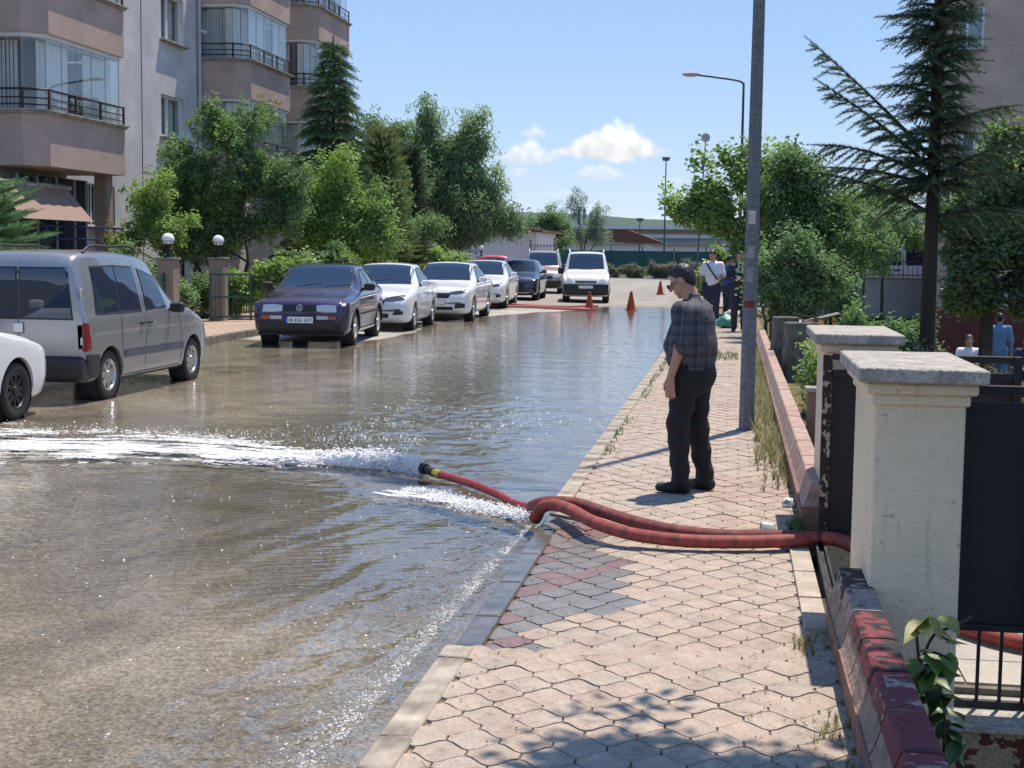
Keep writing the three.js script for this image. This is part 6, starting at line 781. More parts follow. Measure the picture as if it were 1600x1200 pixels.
// shrubs
function shrub(seed, pos, label, col, clump, lobes, leaf = 1) { return tree({ seed, name: 'garden_shrub', category: 'shrub', label, pos, col, clump, leaf, r: 0.02, fork: 0.15, spread: 0.16, trunks: [[0, 0, 0, 0], [0.1, 0.05, 0.1, 0]], lobes }); }
shrub(21, [-10.9, 0.2, -32.2], 'bright light green shrub left of the dark purple hatchback', G3, 'broad', [[0.2, 0.9, 0, 0.5, 0.45, 0.5, 150], [0.7, 1.1, 0.2, 0.45, 0.35, 0.4, 120], [-0.5, 0.8, 0.2, 0.5, 0.4, 0.5, 120]], 0.8);
shrub(22, [-12.4, 0.2, -31.9], 'round dark green shrub beside the green railing', G1, 'tiny', [[0.1, 0.7, 0, 0.55, 0.5, 0.5, 420], [0.7, 0.6, 0.1, 0.45, 0.45, 0.4, 320]], 1.2);
shrub(23, [-10.9, 0.2, -36.5], 'dark hedge shrub behind the dark purple hatchback', G1, 'mid', [[0, 0.9, 0, 0.7, 0.6, 0.6, 220], [0.6, 1.2, -0.5, 0.6, 0.6, 0.6, 200], [-0.8, 1.0, 0, 0.6, 0.6, 0.6, 180]]);
shrub(33, [-12.9, 0.2, -30.2], 'leafy green shrub behind the gap between the two near lamp posts', G2, 'small', [[0, 0.9, 0, 0.7, 0.6, 0.5, 220], [-0.6, 1.2, -0.2, 0.5, 0.5, 0.5, 160], [0.5, 0.7, 0.2, 0.5, 0.5, 0.4, 140]]);
shrub(24, [-10.6, 0.2, -41], 'leafy shrub behind the first white saloon', G1, 'mid', [[0, 1.2, 0, 0.8, 0.8, 0.7, 260], [-0.9, 1.2, 0, 0.8, 0.8, 0.7, 240], [0.4, 1.8, 0, 0.6, 0.5, 0.5, 140]]);
shrub(25, [-10.3, 0.2, -48.6], 'bright green bush under the large ash tree', G3, 'mid', [[0, 1.3, 0, 0.8, 0.6, 0.6, 240], [0.9, 1.2, 0.1, 0.6, 0.5, 0.5, 160], [-0.8, 1.1, 0.1, 0.6, 0.6, 0.5, 160]]);
shrub(26, [-12.3, 0.2, -56], 'dark bush between the ash tree and the red car', GD, 'mid', [[0, 1.4, 0, 0.9, 0.7, 0.7, 240], [-1.0, 1.4, 0, 0.9, 0.8, 0.7, 220]]);
shrub(27, [1.12, 0.1, -15.6], 'low green plants growing behind the low wall', G3, 'tiny', [[0, 0.45, 0, 0.35, 0.35, 0.9, 420], [0.4, 0.4, 0.4, 0.35, 0.35, 0.7, 320]], 1.1);
shrub(28, [1.6, 0.0, -24], 'leafy bush beside the debris pile', G1, 'small', [[0.6, 0.6, 0, 0.5, 0.5, 0.5, 180], [1.3, 0.5, 0, 0.5, 0.4, 0.5, 150]]);
shrub(29, [2.6, -0.6, -33], 'thin multi stemmed bush left of the cedar trunk', G2, 'small', [[0, 1.0, 0, 0.4, 0.5, 0.4, 120], [-0.9, 1.1, 0, 0.45, 0.6, 0.4, 140], [0.5, 0.5, 0, 0.4, 0.35, 0.4, 110]]);
shrub(30, [3.4, -0.75, -25.2], 'bush of rust tinged leaves at the foot of the right edge tree', [[0.12, 0.11, 0.03], [0.28, 0.24, 0.08]], 'small', [[0.3, 0.55, 0, 0.4, 0.3, 0.3, 110], [0.9, 0.5, 0, 0.4, 0.3, 0.3, 100]]);
shrub(31, [2.35, -0.35, -20.8], 'dark leafy bush beside the cedar trunk', GD, 'small', [[0.1, 0.6, 0, 0.4, 0.45, 0.4, 170], [-0.4, 0.5, 0.2, 0.35, 0.3, 0.4, 120]]);
shrub(32, [-0.2, 0.1, -47], 'light green bush behind the people on the far pavement', G3, 'broad', [[0, 1.3, 0, 0.7, 0.8, 0.6, 150], [0.8, 1.4, 0, 0.7, 0.8, 0.6, 160], [-0.7, 0.9, 0, 0.5, 0.5, 0.5, 90]]);
for (let k = 0; k < 9; k++) { reseed(600 + k); const x = -9.0 + k * 0.95 + rr(-0.3, 0.3); shrub(40 + k, [x, 0, -103.6 + rr(-0.6, 0.6)], ['grey green roadside bush at the left end of the far verge', 'second roadside bush from the left on the far verge', 'third roadside bush from the left on the far verge', 'fourth roadside bush from the left on the far verge', 'middle roadside bush of the far verge', 'fourth roadside bush from the right on the far verge', 'third roadside bush from the right on the far verge', 'second roadside bush from the right on the far verge', 'grey green roadside bush at the right end of the far verge'][k], [[0.09, 0.11, 0.05], [0.21, 0.22, 0.11]], 'mid', [[0, 0.7, 0, 0.7, 0.6 + (k > 5 ? 0.3 : 0), 0.6, 110], [0.5, 0.5, 0.2, 0.6, 0.5, 0.5, 80]], 1.2).userData.group = 'bushes on the far verge'; }
// ---- conifers
function brushGeo(n, len, r, s) { reseed(s); const P = [], I = []; for (let k = 0; k < n; k++) { const t = (k + rnd()) / n, a = rr(0, 6.283), c = V(0, 0, t * len), d = V(Math.cos(a), Math.sin(a), 0.9).normalize(), l = r * (1.1 - 0.55 * t) * rr(0.7, 1.2), sd = V(-Math.sin(a), Math.cos(a), 0), b = P.length / 3, e = c.clone().addScaledVector(d, l), w = 0.007; for (const q of [c.clone().addScaledVector(sd, w), c.clone().addScaledVector(sd, -w), e]) P.push(q.x, q.y, q.z); I.push(b, b + 1, b + 2); } const g = new THREE.BufferGeometry(); g.setAttribute('position', new THREE.Float32BufferAttribute(P, 3)); g.setIndex(I); g.computeVertexNormals(); return g; }
const brush = brushGeo(60, 0.26, 0.05, 5), brushBig = brushGeo(50, 0.34, 0.085, 6);
function conifer(o) {
  reseed(o.seed); const T = thing(o.name, o.label, 'tree', o.pos), wood = [cyl(o.r, 0.02, V(0, o.root ?? -0.1, 0), V(0, o.h, 0), 12)], mats = [], cols = [], Z = V(0, 0, 1);
  const add = (p, d, s) => { mats.push(new THREE.Matrix4().compose(p, new THREE.Quaternion().setFromUnitVectors(Z, d.clone().normalize()), V(s, s, s))); const u = rnd(); cols.push(lin(...[0, 1, 2].map(k => lerp(o.col[0][k], o.col[1][k], u)))); };
  const branch = (y, az, L, rise, sag) => {
    const dir = V(Math.cos(az), 0, Math.sin(az)), side = V(-Math.sin(az), 0, Math.cos(az)), n = Math.max(3, Math.round(L / 0.10)); const P = t => V(0, y, 0).addScaledVector(dir, L * t).add(V(0, L * (rise * t - sag * t * t), 0)); const pts = []; for (let k = 0; k <= 5; k++) pts.push(P(k / 5)); for (let k = 0; k < 5; k++) wood.push(cyl(o.r * 0.26 * (1 - k / 6), o.r * 0.26 * (1 - (k + 1) / 6), pts[k], pts[k + 1], 5));
    for (let k = 1; k <= n; k++) { const t = k / n, p = P(t), fwd = P(Math.min(1, t + 0.05)).sub(P(t - 0.05)).normalize(), w = o.twig * (1 - 0.62 * t) * clamp(L, 0.35, 1.3); if (t > 0.14) add(p, fwd, rr(0.8, 1.1) * (o.bs || 1)); for (const sg of [-1, 1]) { const nn = Math.max(1, Math.round(w / 0.17)), td = fwd.clone().multiplyScalar(0.75).addScaledVector(side, sg * rr(0.5, 1)).add(V(0, -(o.hang ?? 0.25) * rr(0.3, 1.4), 0)).normalize(); for (let q = 0; q < nn; q++) { add(p.clone().addScaledVector(td, q * 0.19), td.clone().add(V(0, -0.1 * q, 0)), rr(0.75, 1.1) * (o.bs || 1)); } } }
  };
  if (o.whorls) for (let y = o.y0; y < o.h - 0.15;) { const f = (y - o.y0) / (o.h - o.y0), L = o.R * Math.pow(1 - f, o.pw ?? 0.85) + 0.12; const n = o.n; const a0 = rr(0, 6.28); for (let k = 0; k < n; k++) branch(y + rr(-0.08, 0.08), a0 + k * 6.283 / n + rr(-0.25, 0.25), L * rr(0.72, 1.12), o.rise * lerp(0.6, 1.6, f), o.sag); y += lerp(o.step, o.step * 0.55, f); }
  for (const b of o.extra || []) branch(...b);
  mesh('trunk', merge(wood), o.bark || barkM, T); instanced('crown', o.big ? brushBig : brush, needleMat, mats, cols, T).userData.kind = 'stuff'; return T;
}
conifer({ seed: 71, name: 'cedar_tree', label: 'tall dark cedar with spreading branches rising above the right garden', pos: [2.92, 0.1, -22], root: -1.3, h: 8.6, r: 0.14, y0: 2.7, R: 0.34, n: 6, step: 0.22, rise: 0.45, sag: 0.25, twig: 0.46, hang: 0.65, pw: 0.3, whorls: true, big: true, bs: 0.92, col: [[0.028, 0.065, 0.03], [0.085, 0.15, 0.065]], bark: barkR,
  extra: [[3.15, 3.10, 1.75, 1.05, 0.10], [3.0, 3.25, 1.55, 0.95, 0.15], [2.85, 3.0, 1.6, 0.62, 0.30], [2.75, 3.2, 1.35, 0.42, 0.2], [2.35, 3.1, 1.6, 0.62, 0.25], [2.9, 0.1, 1.25, 0.65, 0.2], [2.75, -0.1, 1.1, 0.5, 0.3], [3.6, 0.05, 0.95, 0.6, 0.25], [2.3, 0.2, 1.3, 0.35, 0.3], [4.1, 3.1, 0.75, 0.5, 0.3], [4.9, 3.2, 0.6, 0.3, 0.2], [5.2, 3.0, 0.7, 0.3, 0.2]] });
conifer({ seed: 72, name: 'spruce_tree', label: 'tall pointed spruce in front of the third balcony stack', pos: [-12.15, 0.2, -42], h: 8.1, r: 0.13, y0: 1.1, R: 1.75, n: 7, step: 0.36, rise: 0.22, sag: 0.36, twig: 0.5, hang: 0.3, pw: 0.9, big: true, bs: 1.15, whorls: true, col: [[0.06, 0.12, 0.05], [0.19, 0.30, 0.13]] });
conifer({ seed: 73, name: 'cypress_tree', label: 'feathery olive green conifer between the spruce and the ash tree', pos: [-11.0, 0.2, -43.6], h: 5.4, r: 0.09, y0: 0.7, R: 1.0, n: 8, step: 0.24, rise: 0.7, sag: 0.2, twig: 0.4, hang: 0.1, pw: 0.8, big: true, bs: 1.1, whorls: true, col: [[0.11, 0.16, 0.04], [0.26, 0.33, 0.10]] });
conifer({ seed: 74, name: 'juniper_tree', label: 'feathery juniper tips at the left edge behind the silver van', pos: [-12.3, 0.2, -21], h: 2.35, r: 0.07, y0: 0.6, R: 1.25, n: 9, step: 0.18, rise: 0.42, sag: 0.12, twig: 0.4, hang: 0.0, pw: 0.25, big: true, bs: 1.0, whorls: true, col: [[0.06, 0.15, 0.045], [0.16, 0.31, 0.10]] });
conifer({ seed: 75, name: 'cypress_tree', label: 'narrow dark cypress tip in front of the ash tree', pos: [-10.9, 0.2, -47], h: 5.0, r: 0.07, y0: 1.0, R: 0.42, n: 7, step: 0.2, rise: 1.3, sag: 0.3, twig: 0.25, hang: 0, pw: 0.5, big: true, whorls: true, col: [[0.02, 0.05, 0.02], [0.06, 0.11, 0.035]] });
// ---- weeds and grass in the joints
{
  const bl = (() => { reseed(3); const P = [], I = []; for (let k = 0; k < 9; k++) { const a = rr(0, 6.28), l = rr(0.5, 1.1), bend = rr(0.2, 0.7), w = 0.035, b = P.length / 3, dx = Math.cos(a), dz = Math.sin(a); for (let q = 0; q <= 3; q++) { const t = q / 3, x = dx * bend * t * t * l, z = dz * bend * t * t * l, y = l * t * (1 - 0.25 * bend * t), ww = w * (1 - t); P.push(x - dz * ww, y, z + dx * ww, x + dz * ww, y, z - dx * ww); if (q < 3) I.push(b + q * 2, b + q * 2 + 1, b + q * 2 + 3, b + q * 2, b + q * 2 + 3, b + q * 2 + 2); } } const g = new THREE.BufferGeometry(); g.setAttribute('position', new THREE.Float32BufferAttribute(P, 3)); g.setIndex(I); g.computeVertexNormals(); return g; })();
  function weeds(seed, label, n, fn, cols) { reseed(seed); const ms = [], cs = []; for (let k = 0; k < n; k++) { const [x, z, s, y] = fn(k); ms.push(new THREE.Matrix4().compose(V(x, y ?? swH(x, z) - 0.012, z), new THREE.Quaternion().setFromAxisAngle(V(0, 1, 0), rr(0, 6.28)), V(s, s * rr(0.7, 1.3), s))); const u = rnd(); cs.push(lin(...[0, 1, 2].map(q => lerp(cols[0][q], cols[1][q], u)))); } const m = instanced(numbered('weeds'), bl, leafMat, ms, cs, scene); m.userData.kind = 'stuff'; m.userData.label = label; m.userData.category = 'weeds'; }
  const dry = [[0.12, 0.16, 0.04], [0.42, 0.36, 0.17]], gr = [[0.06, 0.13, 0.03], [0.2, 0.28, 0.07]];
  weeds(81, 'dry grass and weeds along the foot of the far low wall', 1000, () => { const z = -10.2 - 13.5 * Math.pow(rnd(), 0.8), d = rnd(); return [0.44 - 0.22 * d * d, z, rr(0.05, 0.24) * (z < -11.5 ? 1.1 : 0.7)]; }, dry);
  weeds(82, 'green tufts in the joint between kerb and pavers', 240, () => { const z = -11.5 - 16 * rnd(), c = fbm(z * 0.8, 1, 2, 701); return [KERB + 0.02 + rr(-0.02, 0.07), z, c > 0.5 ? rr(0.03, 0.11) : rr(0.008, 0.03)]; }, gr);
  weeds(83, 'weeds at the foot of the near painted wall', 150, () => { const c = [[0.36, -6.15], [0.40, -5.0], [0.41, -4.5]][(rnd() * 3) | 0]; return [c[0] + gauss() * 0.06, c[1] + gauss() * 0.16, rr(0.02, 0.085)]; }, dry);
  weeds(84, 'green weed clump beside the far pillar at the hose', 60, () => [0.42 + gauss() * 0.05, -8.78 + gauss() * 0.12, rr(0.05, 0.15)], gr);
  weeds(85, 'grass patch at the far end of the pavement', 260, () => [rr(-0.6, 0.1), -22.9 - 1.7 * rnd(), rr(0.04, 0.12)], gr);
  weeds(86, 'grass and weeds on the garden soil behind the low wall', 900, () => { const x = rr(0.75, 6), z = rr(-11, -40); return [x, z, rr(0.06, 0.28), 0.08 - 1.2 * sstep(1.3, 3.4, x) * sstep(-10, -14, z)]; }, gr);
  weeds(87, 'grass tufts along the left kerb', 140, () => { const z = rr(-14, -30); return [-9.56 + rr(-0.02, 0.14), z, rr(0.03, 0.12), roadH(-9.4, z)]; }, gr);
  weeds(88, 'floating green weed in the shallow water before the dark hatchback', 14, () => [-7.6 + gauss() * 0.3, -22.3 + gauss() * 0.5, rr(0.05, 0.14), WATER - 0.01], gr);
}
{ // climbing plant between the near pillar and the painted wall
  const p = thing('climbing_plant', 'broad leaved climber growing between the near pillar and painted wall', 'plant', [0.75, -0.12, -5.35]); reseed(91);
  const lg = gridGeo(4, 6, (u, v) => { const w = Math.sin(Math.PI * Math.pow(v, 0.75)) * 0.5 * (1 - 0.3 * v); return [(u - 0.5) * 2 * w * 0.55, -0.12 * v * v + 0.10 * Math.abs(u - 0.5) * w * 2, v]; });
  const gm = [[0.03, 0.075, 0.015], [0.05, 0.11, 0.02], [0.12, 0.20, 0.03], [0.24, 0.24, 0.05]].map(c => MP({ color: lin(...c), roughness: 0.45, transmission: 0.25, thickness: 0, side: THREE.DoubleSide }));
  const st = [[[0, -0.3, 0], [0.0, 0.1, 0.02], [-0.02, 0.35, 0.02], [-0.04, 0.54, 0.0]], [[0.03, -0.3, 0.05], [0.06, 0.1, 0.12], [0.05, 0.3, 0.16]], [[-0.02, 0.4, 0], [0.03, 0.52, 0.0], [0.10, 0.56, 0.02], [0.16, 0.60, 0.02]]]; st.forEach(s => mesh('stem', tube(s, 0.006, 16, 5), barkM, p));
  for (let k = 0; k < 56; k++) { const y = rr(0.1, 0.62), m = mesh('leaf', lg, gm[y > 0.48 ? 3 : y > 0.34 && rnd() < 0.5 ? 2 : (rnd() * 2) | 0], p), s = rr(0.08, 0.16); m.scale.setScalar(s); m.position.set(gauss() * 0.05 + 0.03 + (y < 0.3 ? 0.04 : -0.02), y, gauss() * 0.06 + 0.06); m.rotation.set(rr(-0.2, 1.0), rr(-1.6, 1.8), rr(-0.4, 0.4), 'YXZ'); }
}

{ // dirt crumbs, dry leaves and twigs lying on the pavement
  reseed(951); const g = new THREE.TetrahedronGeometry(1, 0), ms = [], cs = []; for (let k = 0; k < 700; k++) { const z = -4.0 - 12 * Math.pow(rnd(), 1.3), e = rnd(), x = e < 0.45 ? rr(0.1, 0.45) : e < 0.75 ? rr(KERB, KERB + 0.35) : rr(KERB, 0.45), tw = rnd() < 0.18, s = rr(0.0022, 0.0065); ms.push(new THREE.Matrix4().compose(V(x, swH(x, z) + 0.004 + 0.01 * (fbm(x * 1.4 + 9, z * 1.1, 3, 121) - 0.2), z), rotRand(), tw ? V(s * rr(4, 9), s * 0.35, s * 0.5) : V(s * rr(0.8, 2), s * 0.5, s * rr(0.8, 1.6)))); const c = [[0.06, 0.045, 0.03], [0.20, 0.14, 0.08], [0.03, 0.028, 0.025], [0.34, 0.28, 0.18]][(rnd() * 4) | 0]; cs.push(lin(...c)); }
  const m = instanced('pavement_crumbs', g, M({ color: 0xffffff, roughness: 1 }), ms, cs, scene); m.userData = { kind: 'stuff', label: 'crumbs of soil and dry leaf bits on the pavers', category: 'dirt' };
}
// ---------------------------------------------------------------- right-hand building, garden fence, street lamps, far background
{
  const b = thing('apartment_building', 'beige apartment building in shade at the right edge with dark red corner', 'building', [5.85, 0, -45], -0.17);
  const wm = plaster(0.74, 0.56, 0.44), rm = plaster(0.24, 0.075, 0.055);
  const shp = new THREE.Shape([[0.3, 0], [16, 0], [16, 17], [0.3, 17]].map(p => new THREE.Vector2(...p))), wins = [[0.62, 1.42, 8.1, 9.4], [0.72, 1.3, 5.0, 5.6], [4, 5.6, 8.1, 9.4]]; for (const [x0, x1, y0, y1] of wins) shp.holes.push(new THREE.Path([[x0, y0], [x0, y1], [x1, y1], [x1, y0]].map(p => new THREE.Vector2(...p))));
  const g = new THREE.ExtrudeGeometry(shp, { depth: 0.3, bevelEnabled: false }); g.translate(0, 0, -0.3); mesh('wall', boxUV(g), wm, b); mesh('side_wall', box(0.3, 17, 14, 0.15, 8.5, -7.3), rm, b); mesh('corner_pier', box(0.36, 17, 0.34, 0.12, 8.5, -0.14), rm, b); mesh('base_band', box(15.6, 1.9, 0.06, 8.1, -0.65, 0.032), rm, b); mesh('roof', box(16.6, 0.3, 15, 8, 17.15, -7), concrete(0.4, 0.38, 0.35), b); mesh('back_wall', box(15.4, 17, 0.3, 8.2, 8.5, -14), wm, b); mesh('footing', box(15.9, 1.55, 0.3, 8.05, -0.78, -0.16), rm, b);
  const fr = M({ color: lin(0.74, 0.74, 0.76), roughness: 0.5 }); for (const [x0, x1, y0, y1] of wins) { const w = x1 - x0, h = y1 - y0, xc = (x0 + x1) / 2, yc = (y0 + y1) / 2, f = 0.07; const W = mesh('window', merge([box(w, f, 0.08, xc, y0 + f / 2, -0.1), box(w, f, 0.08, xc, y1 - f / 2, -0.1), box(f, h - 2 * f, 0.08, x0 + f / 2, yc, -0.1), box(f, h - 2 * f, 0.08, x1 - f / 2, yc, -0.1), box(0.08, h - 2 * f, 0.082, xc - 0.1, yc, -0.1)]), fr, b); mesh('pane', box(w - 2 * f, h - 2 * f, 0.008, xc, yc, -0.1), paneGlass, W); mesh('sill', box(w + 0.16, 0.06, 0.16, xc, y0 - 0.032, 0.04, 0.01), concrete(0.6, 0.57, 0.52), W); mesh('curtain', gridGeo(40, 2, (u, v) => [lerp(x0, x1, u), y0 + v * h, -0.3 + 0.03 * Math.sin(u * 55)]), M({ color: lin(0.5, 0.5, 0.55), side: THREE.DoubleSide }), W); }
}
{ // low wall with bar railing in front of the minibus
  const w = thing('railing_wall', 'pale low wall topped with dark bar railing behind the garden', 'wall', [2.3, 0, -46.8]); const zc = M({ color: lin(0.05, 0.055, 0.06), roughness: 0.6 });
  mesh('wall_body', box(4.2, 2.5, 0.22, 2.1, -0.13, 0), plaster(0.5, 0.47, 0.44), w); mesh('coping', box(4.24, 0.05, 0.3, 2.1, 1.146, 0, 0.01), concrete(0.55, 0.52, 0.48), w); for (const y of [1.25, 1.68]) mesh('rail', box(4.2, 0.035, 0.03, 2.1, y, 0), zc, w); for (let k = 0; k < 28; k++) mesh('bar', box(0.018, 0.54, 0.018, 0.08 + k * 0.15, 1.44, 0), zc, w);
}
{ // debris behind the wall
  reseed(95); const p = thing('debris_pile', 'heap of boards, rags and rubble behind the low wall', 'debris', [1.35, 0.1, -25.6]); const wd = [lin(0.36, 0.22, 0.13), lin(0.42, 0.38, 0.32), lin(0.28, 0.08, 0.09), lin(0.3, 0.25, 0.2)].map(c => M({ color: c, map: grimeMap }));
  for (let k = 0; k < 16; k++) { const m = mesh('board', box(rr(0.5, 1.1), 0.025, rr(0.07, 0.14), 0, 0, 0), wd[(rnd() * 4) | 0], p); m.position.set(gauss() * 0.3, 0.1 + 0.035 * k * rr(0.7, 1.1), gauss() * 0.25); m.rotation.set(rr(-0.15, 0.15), rr(-0.7, 0.7), rr(-0.28, 0.28)); }
  const bag = (x, y, z, s, c, lb) => { const g = new THREE.IcosahedronGeometry(1, 4), q = g.attributes.position; for (let i = 0; i < q.count; i++) { const v = V().fromBufferAttribute(q, i), f = 0.65 + 0.7 * fbm(v.x * 2 + s * 9, v.y * 2.3 + v.z * 1.7, 4, 801); q.setXYZ(i, v.x * f * s, Math.max(-0.5, v.y) * f * s * 0.75, v.z * f * s); } g.computeVertexNormals(); const m = tag(mesh('plastic_bag', g, MP({ color: c, roughness: 0.4 })), lb, 'bag'); m.position.set(x, y, z); };
  bag(1.02, 0.52, -24.9, 0.27, lin(0.68, 0.68, 0.66), 'crumpled white plastic bag on the debris behind the wall'); bag(-0.13, SW + 0.12, -33.4, 0.26, lin(0.05, 0.24, 0.17), 'green bag lying by the feet of the people on the pavement'); bag(-0.02, SW + 0.3, -33.5, 0.17, lin(0.62, 0.6, 0.5), 'pale sack lying on the green bag');
  const pv = tag(mesh('board_stack', merge([box(1.5, 0.06, 0.5, 0, 0.03, 0), box(1.4, 0.05, 0.4, 0.1, 0.09, 0.02)]), wd[0]), 'brown boards lying flat on the soil behind the debris', 'boards'); pv.position.set(1.9, 0.12, -27.4); pv.rotation.y = 0.4;
}
function lamp(label, pos, h, arm, mat, r = 0.07, head = 'arm') {
  const p = thing('street_lamp', label, 'street lamp', pos); mesh('pole', cyl(r, r * 0.55, V(0, 0, 0), V(0, h, 0), 10), mat, p);
  if (head === 'arm') { mesh('arm', tube([[0, h - 0.05, 0], [-0.1, h + 0.05, 0], [-arm * 0.6, h + 0.24, 0], [-arm, h + 0.34, 0]], r * 0.5, 20, 8), mat, p); const g = new THREE.SphereGeometry(0.36, 18, 10); g.scale(1, 0.28, 0.42); g.translate(-arm - 0.2, h + 0.36, 0); mesh('lamp_head', g, M({ color: lin(0.42, 0.43, 0.44) }), p); }
  else if (head === 'disc') { const g = new THREE.CylinderGeometry(0.2, 0.2, 0.08, 20); g.rotateX(Math.PI / 2 - 0.2); g.translate(0, h + 0.2, 0); mesh('lamp_head', g, M({ color: lin(0.42, 0.42, 0.4) }), p); }
  else { const g = new THREE.CylinderGeometry(0.36, 0.25, 0.28, 16); g.translate(0, h + 0.1, 0); mesh('lamp_head', g, M({ color: lin(0.15, 0.16, 0.18) }), p); } return p;
}
const gp = M({ color: lin(0.05, 0.085, 0.085), roughness: 0.5 });
lamp('green street lamp with long arm reaching left above the trees', [0.2, 0, -58], 8.7, 1.9, gp, 0.085); lamp('tall distant lamp pole with small square head against the sky', [-5.75, 0, -118], 9.6, 0, gp, 0.085, 'box'); lamp('leaning lamp with round disc head behind the light green tree', [-1.75, 0, -66], 7.0, 0, gp, 0.05, 'disc').rotation.z = -0.045; lamp('short distant lamp with round head in front of the hall', [-8.6, 0, -130], 4.9, 0, gp, 0.08, 'box');
{ // far verge and fence
  const k = struct('kerb', box(60, 0.16, 0.25, -5, 0.05, -101.2), concrete(0.62, 0.6, 0.56)); const gmat = M({ color: lin(0.03, 0.095, 0.085), roughness: 0.8 });
  const verge = struct('verge', box(70, 0.1, 30, -5, 0.02, -117), M({ color: lin(0.16, 0.17, 0.08), map: grimeMap, roughness: 1 }));
  const f = thing('screen_fence', 'long dark green screen fence behind the far verge', 'fence', [-16.5, 0, -108]); reseed(97); for (let i = 0; i < 8; i++) mesh('screen_panel', box(2.36, 1.5, 0.03, 1.2 + i * 2.4, 1.35, 0), gmat, f); for (let i = 0; i <= 8; i++) mesh('post', box(0.09, 2.4, 0.09, i * 2.4, 1.2, 0.07), i % 3 === 2 ? concrete(0.5, 0.47, 0.42) : gmat, f);
  // white shed, its gate and posts
  const s = thing('metal_shed', 'white corrugated shed with red roof edge behind the red car', 'shed', [-18.5, 0, -72]); const cm = M({ color: lin(0.62, 0.63, 0.66), roughness: 0.6 }), pr = []; for (let i = 0; i <= 84; i++) pr.push([i * 0.1, 0.03 * (i % 2)]); const P = pr.slice(); for (let i = pr.length - 1; i >= 0; i--) P.push([pr[i][0], pr[i][1] - 0.05]); const cg = extr(P, 2.9); cg.rotateX(-Math.PI / 2); mesh('corrugated_wall', cg, cm, s); mesh('side_wall', box(0.06, 2.9, 8, 8.4, 1.45, -4.1), cm, s); const rf = extr([[-0.2, 0], [8.8, 0], [8.8, 0.1], [4.3, 0.7], [-0.2, 0.9]], 8.6); rf.translate(0, 2.9, -8.3); mesh('roof', rf, M({ color: lin(0.35, 0.12, 0.09), map: grimeMap }), s); mesh('door_gap_shade', box(0.04, 2.8, 0.03, 5.0, 1.42, 0.06), trimM, s);  // dark strip on the wall drawn as the shed door gap
  const gg = thing('yard_gate', 'grey bar gate between posts at the end of the white shed', 'gate', [-10.0, 0, -71]); for (let i = 0; i < 6; i++) mesh('bar', box(0.05, 2.2, 0.05, i * 0.16, 1.2, 0), M({ color: lin(0.3, 0.28, 0.26) }), gg); mesh('post', box(0.16, 2.6, 0.16, 1.05, 1.3, 0), concrete(0.5, 0.44, 0.34), gg); mesh('post', box(0.12, 2.5, 0.12, -0.2, 1.25, 0), concrete(0.5, 0.44, 0.34), gg); for (const y of [0.2, 2.2]) mesh('rail', box(1.1, 0.06, 0.04, 0.42, y, 0.03), M({ color: lin(0.3, 0.28, 0.26) }), gg);
}
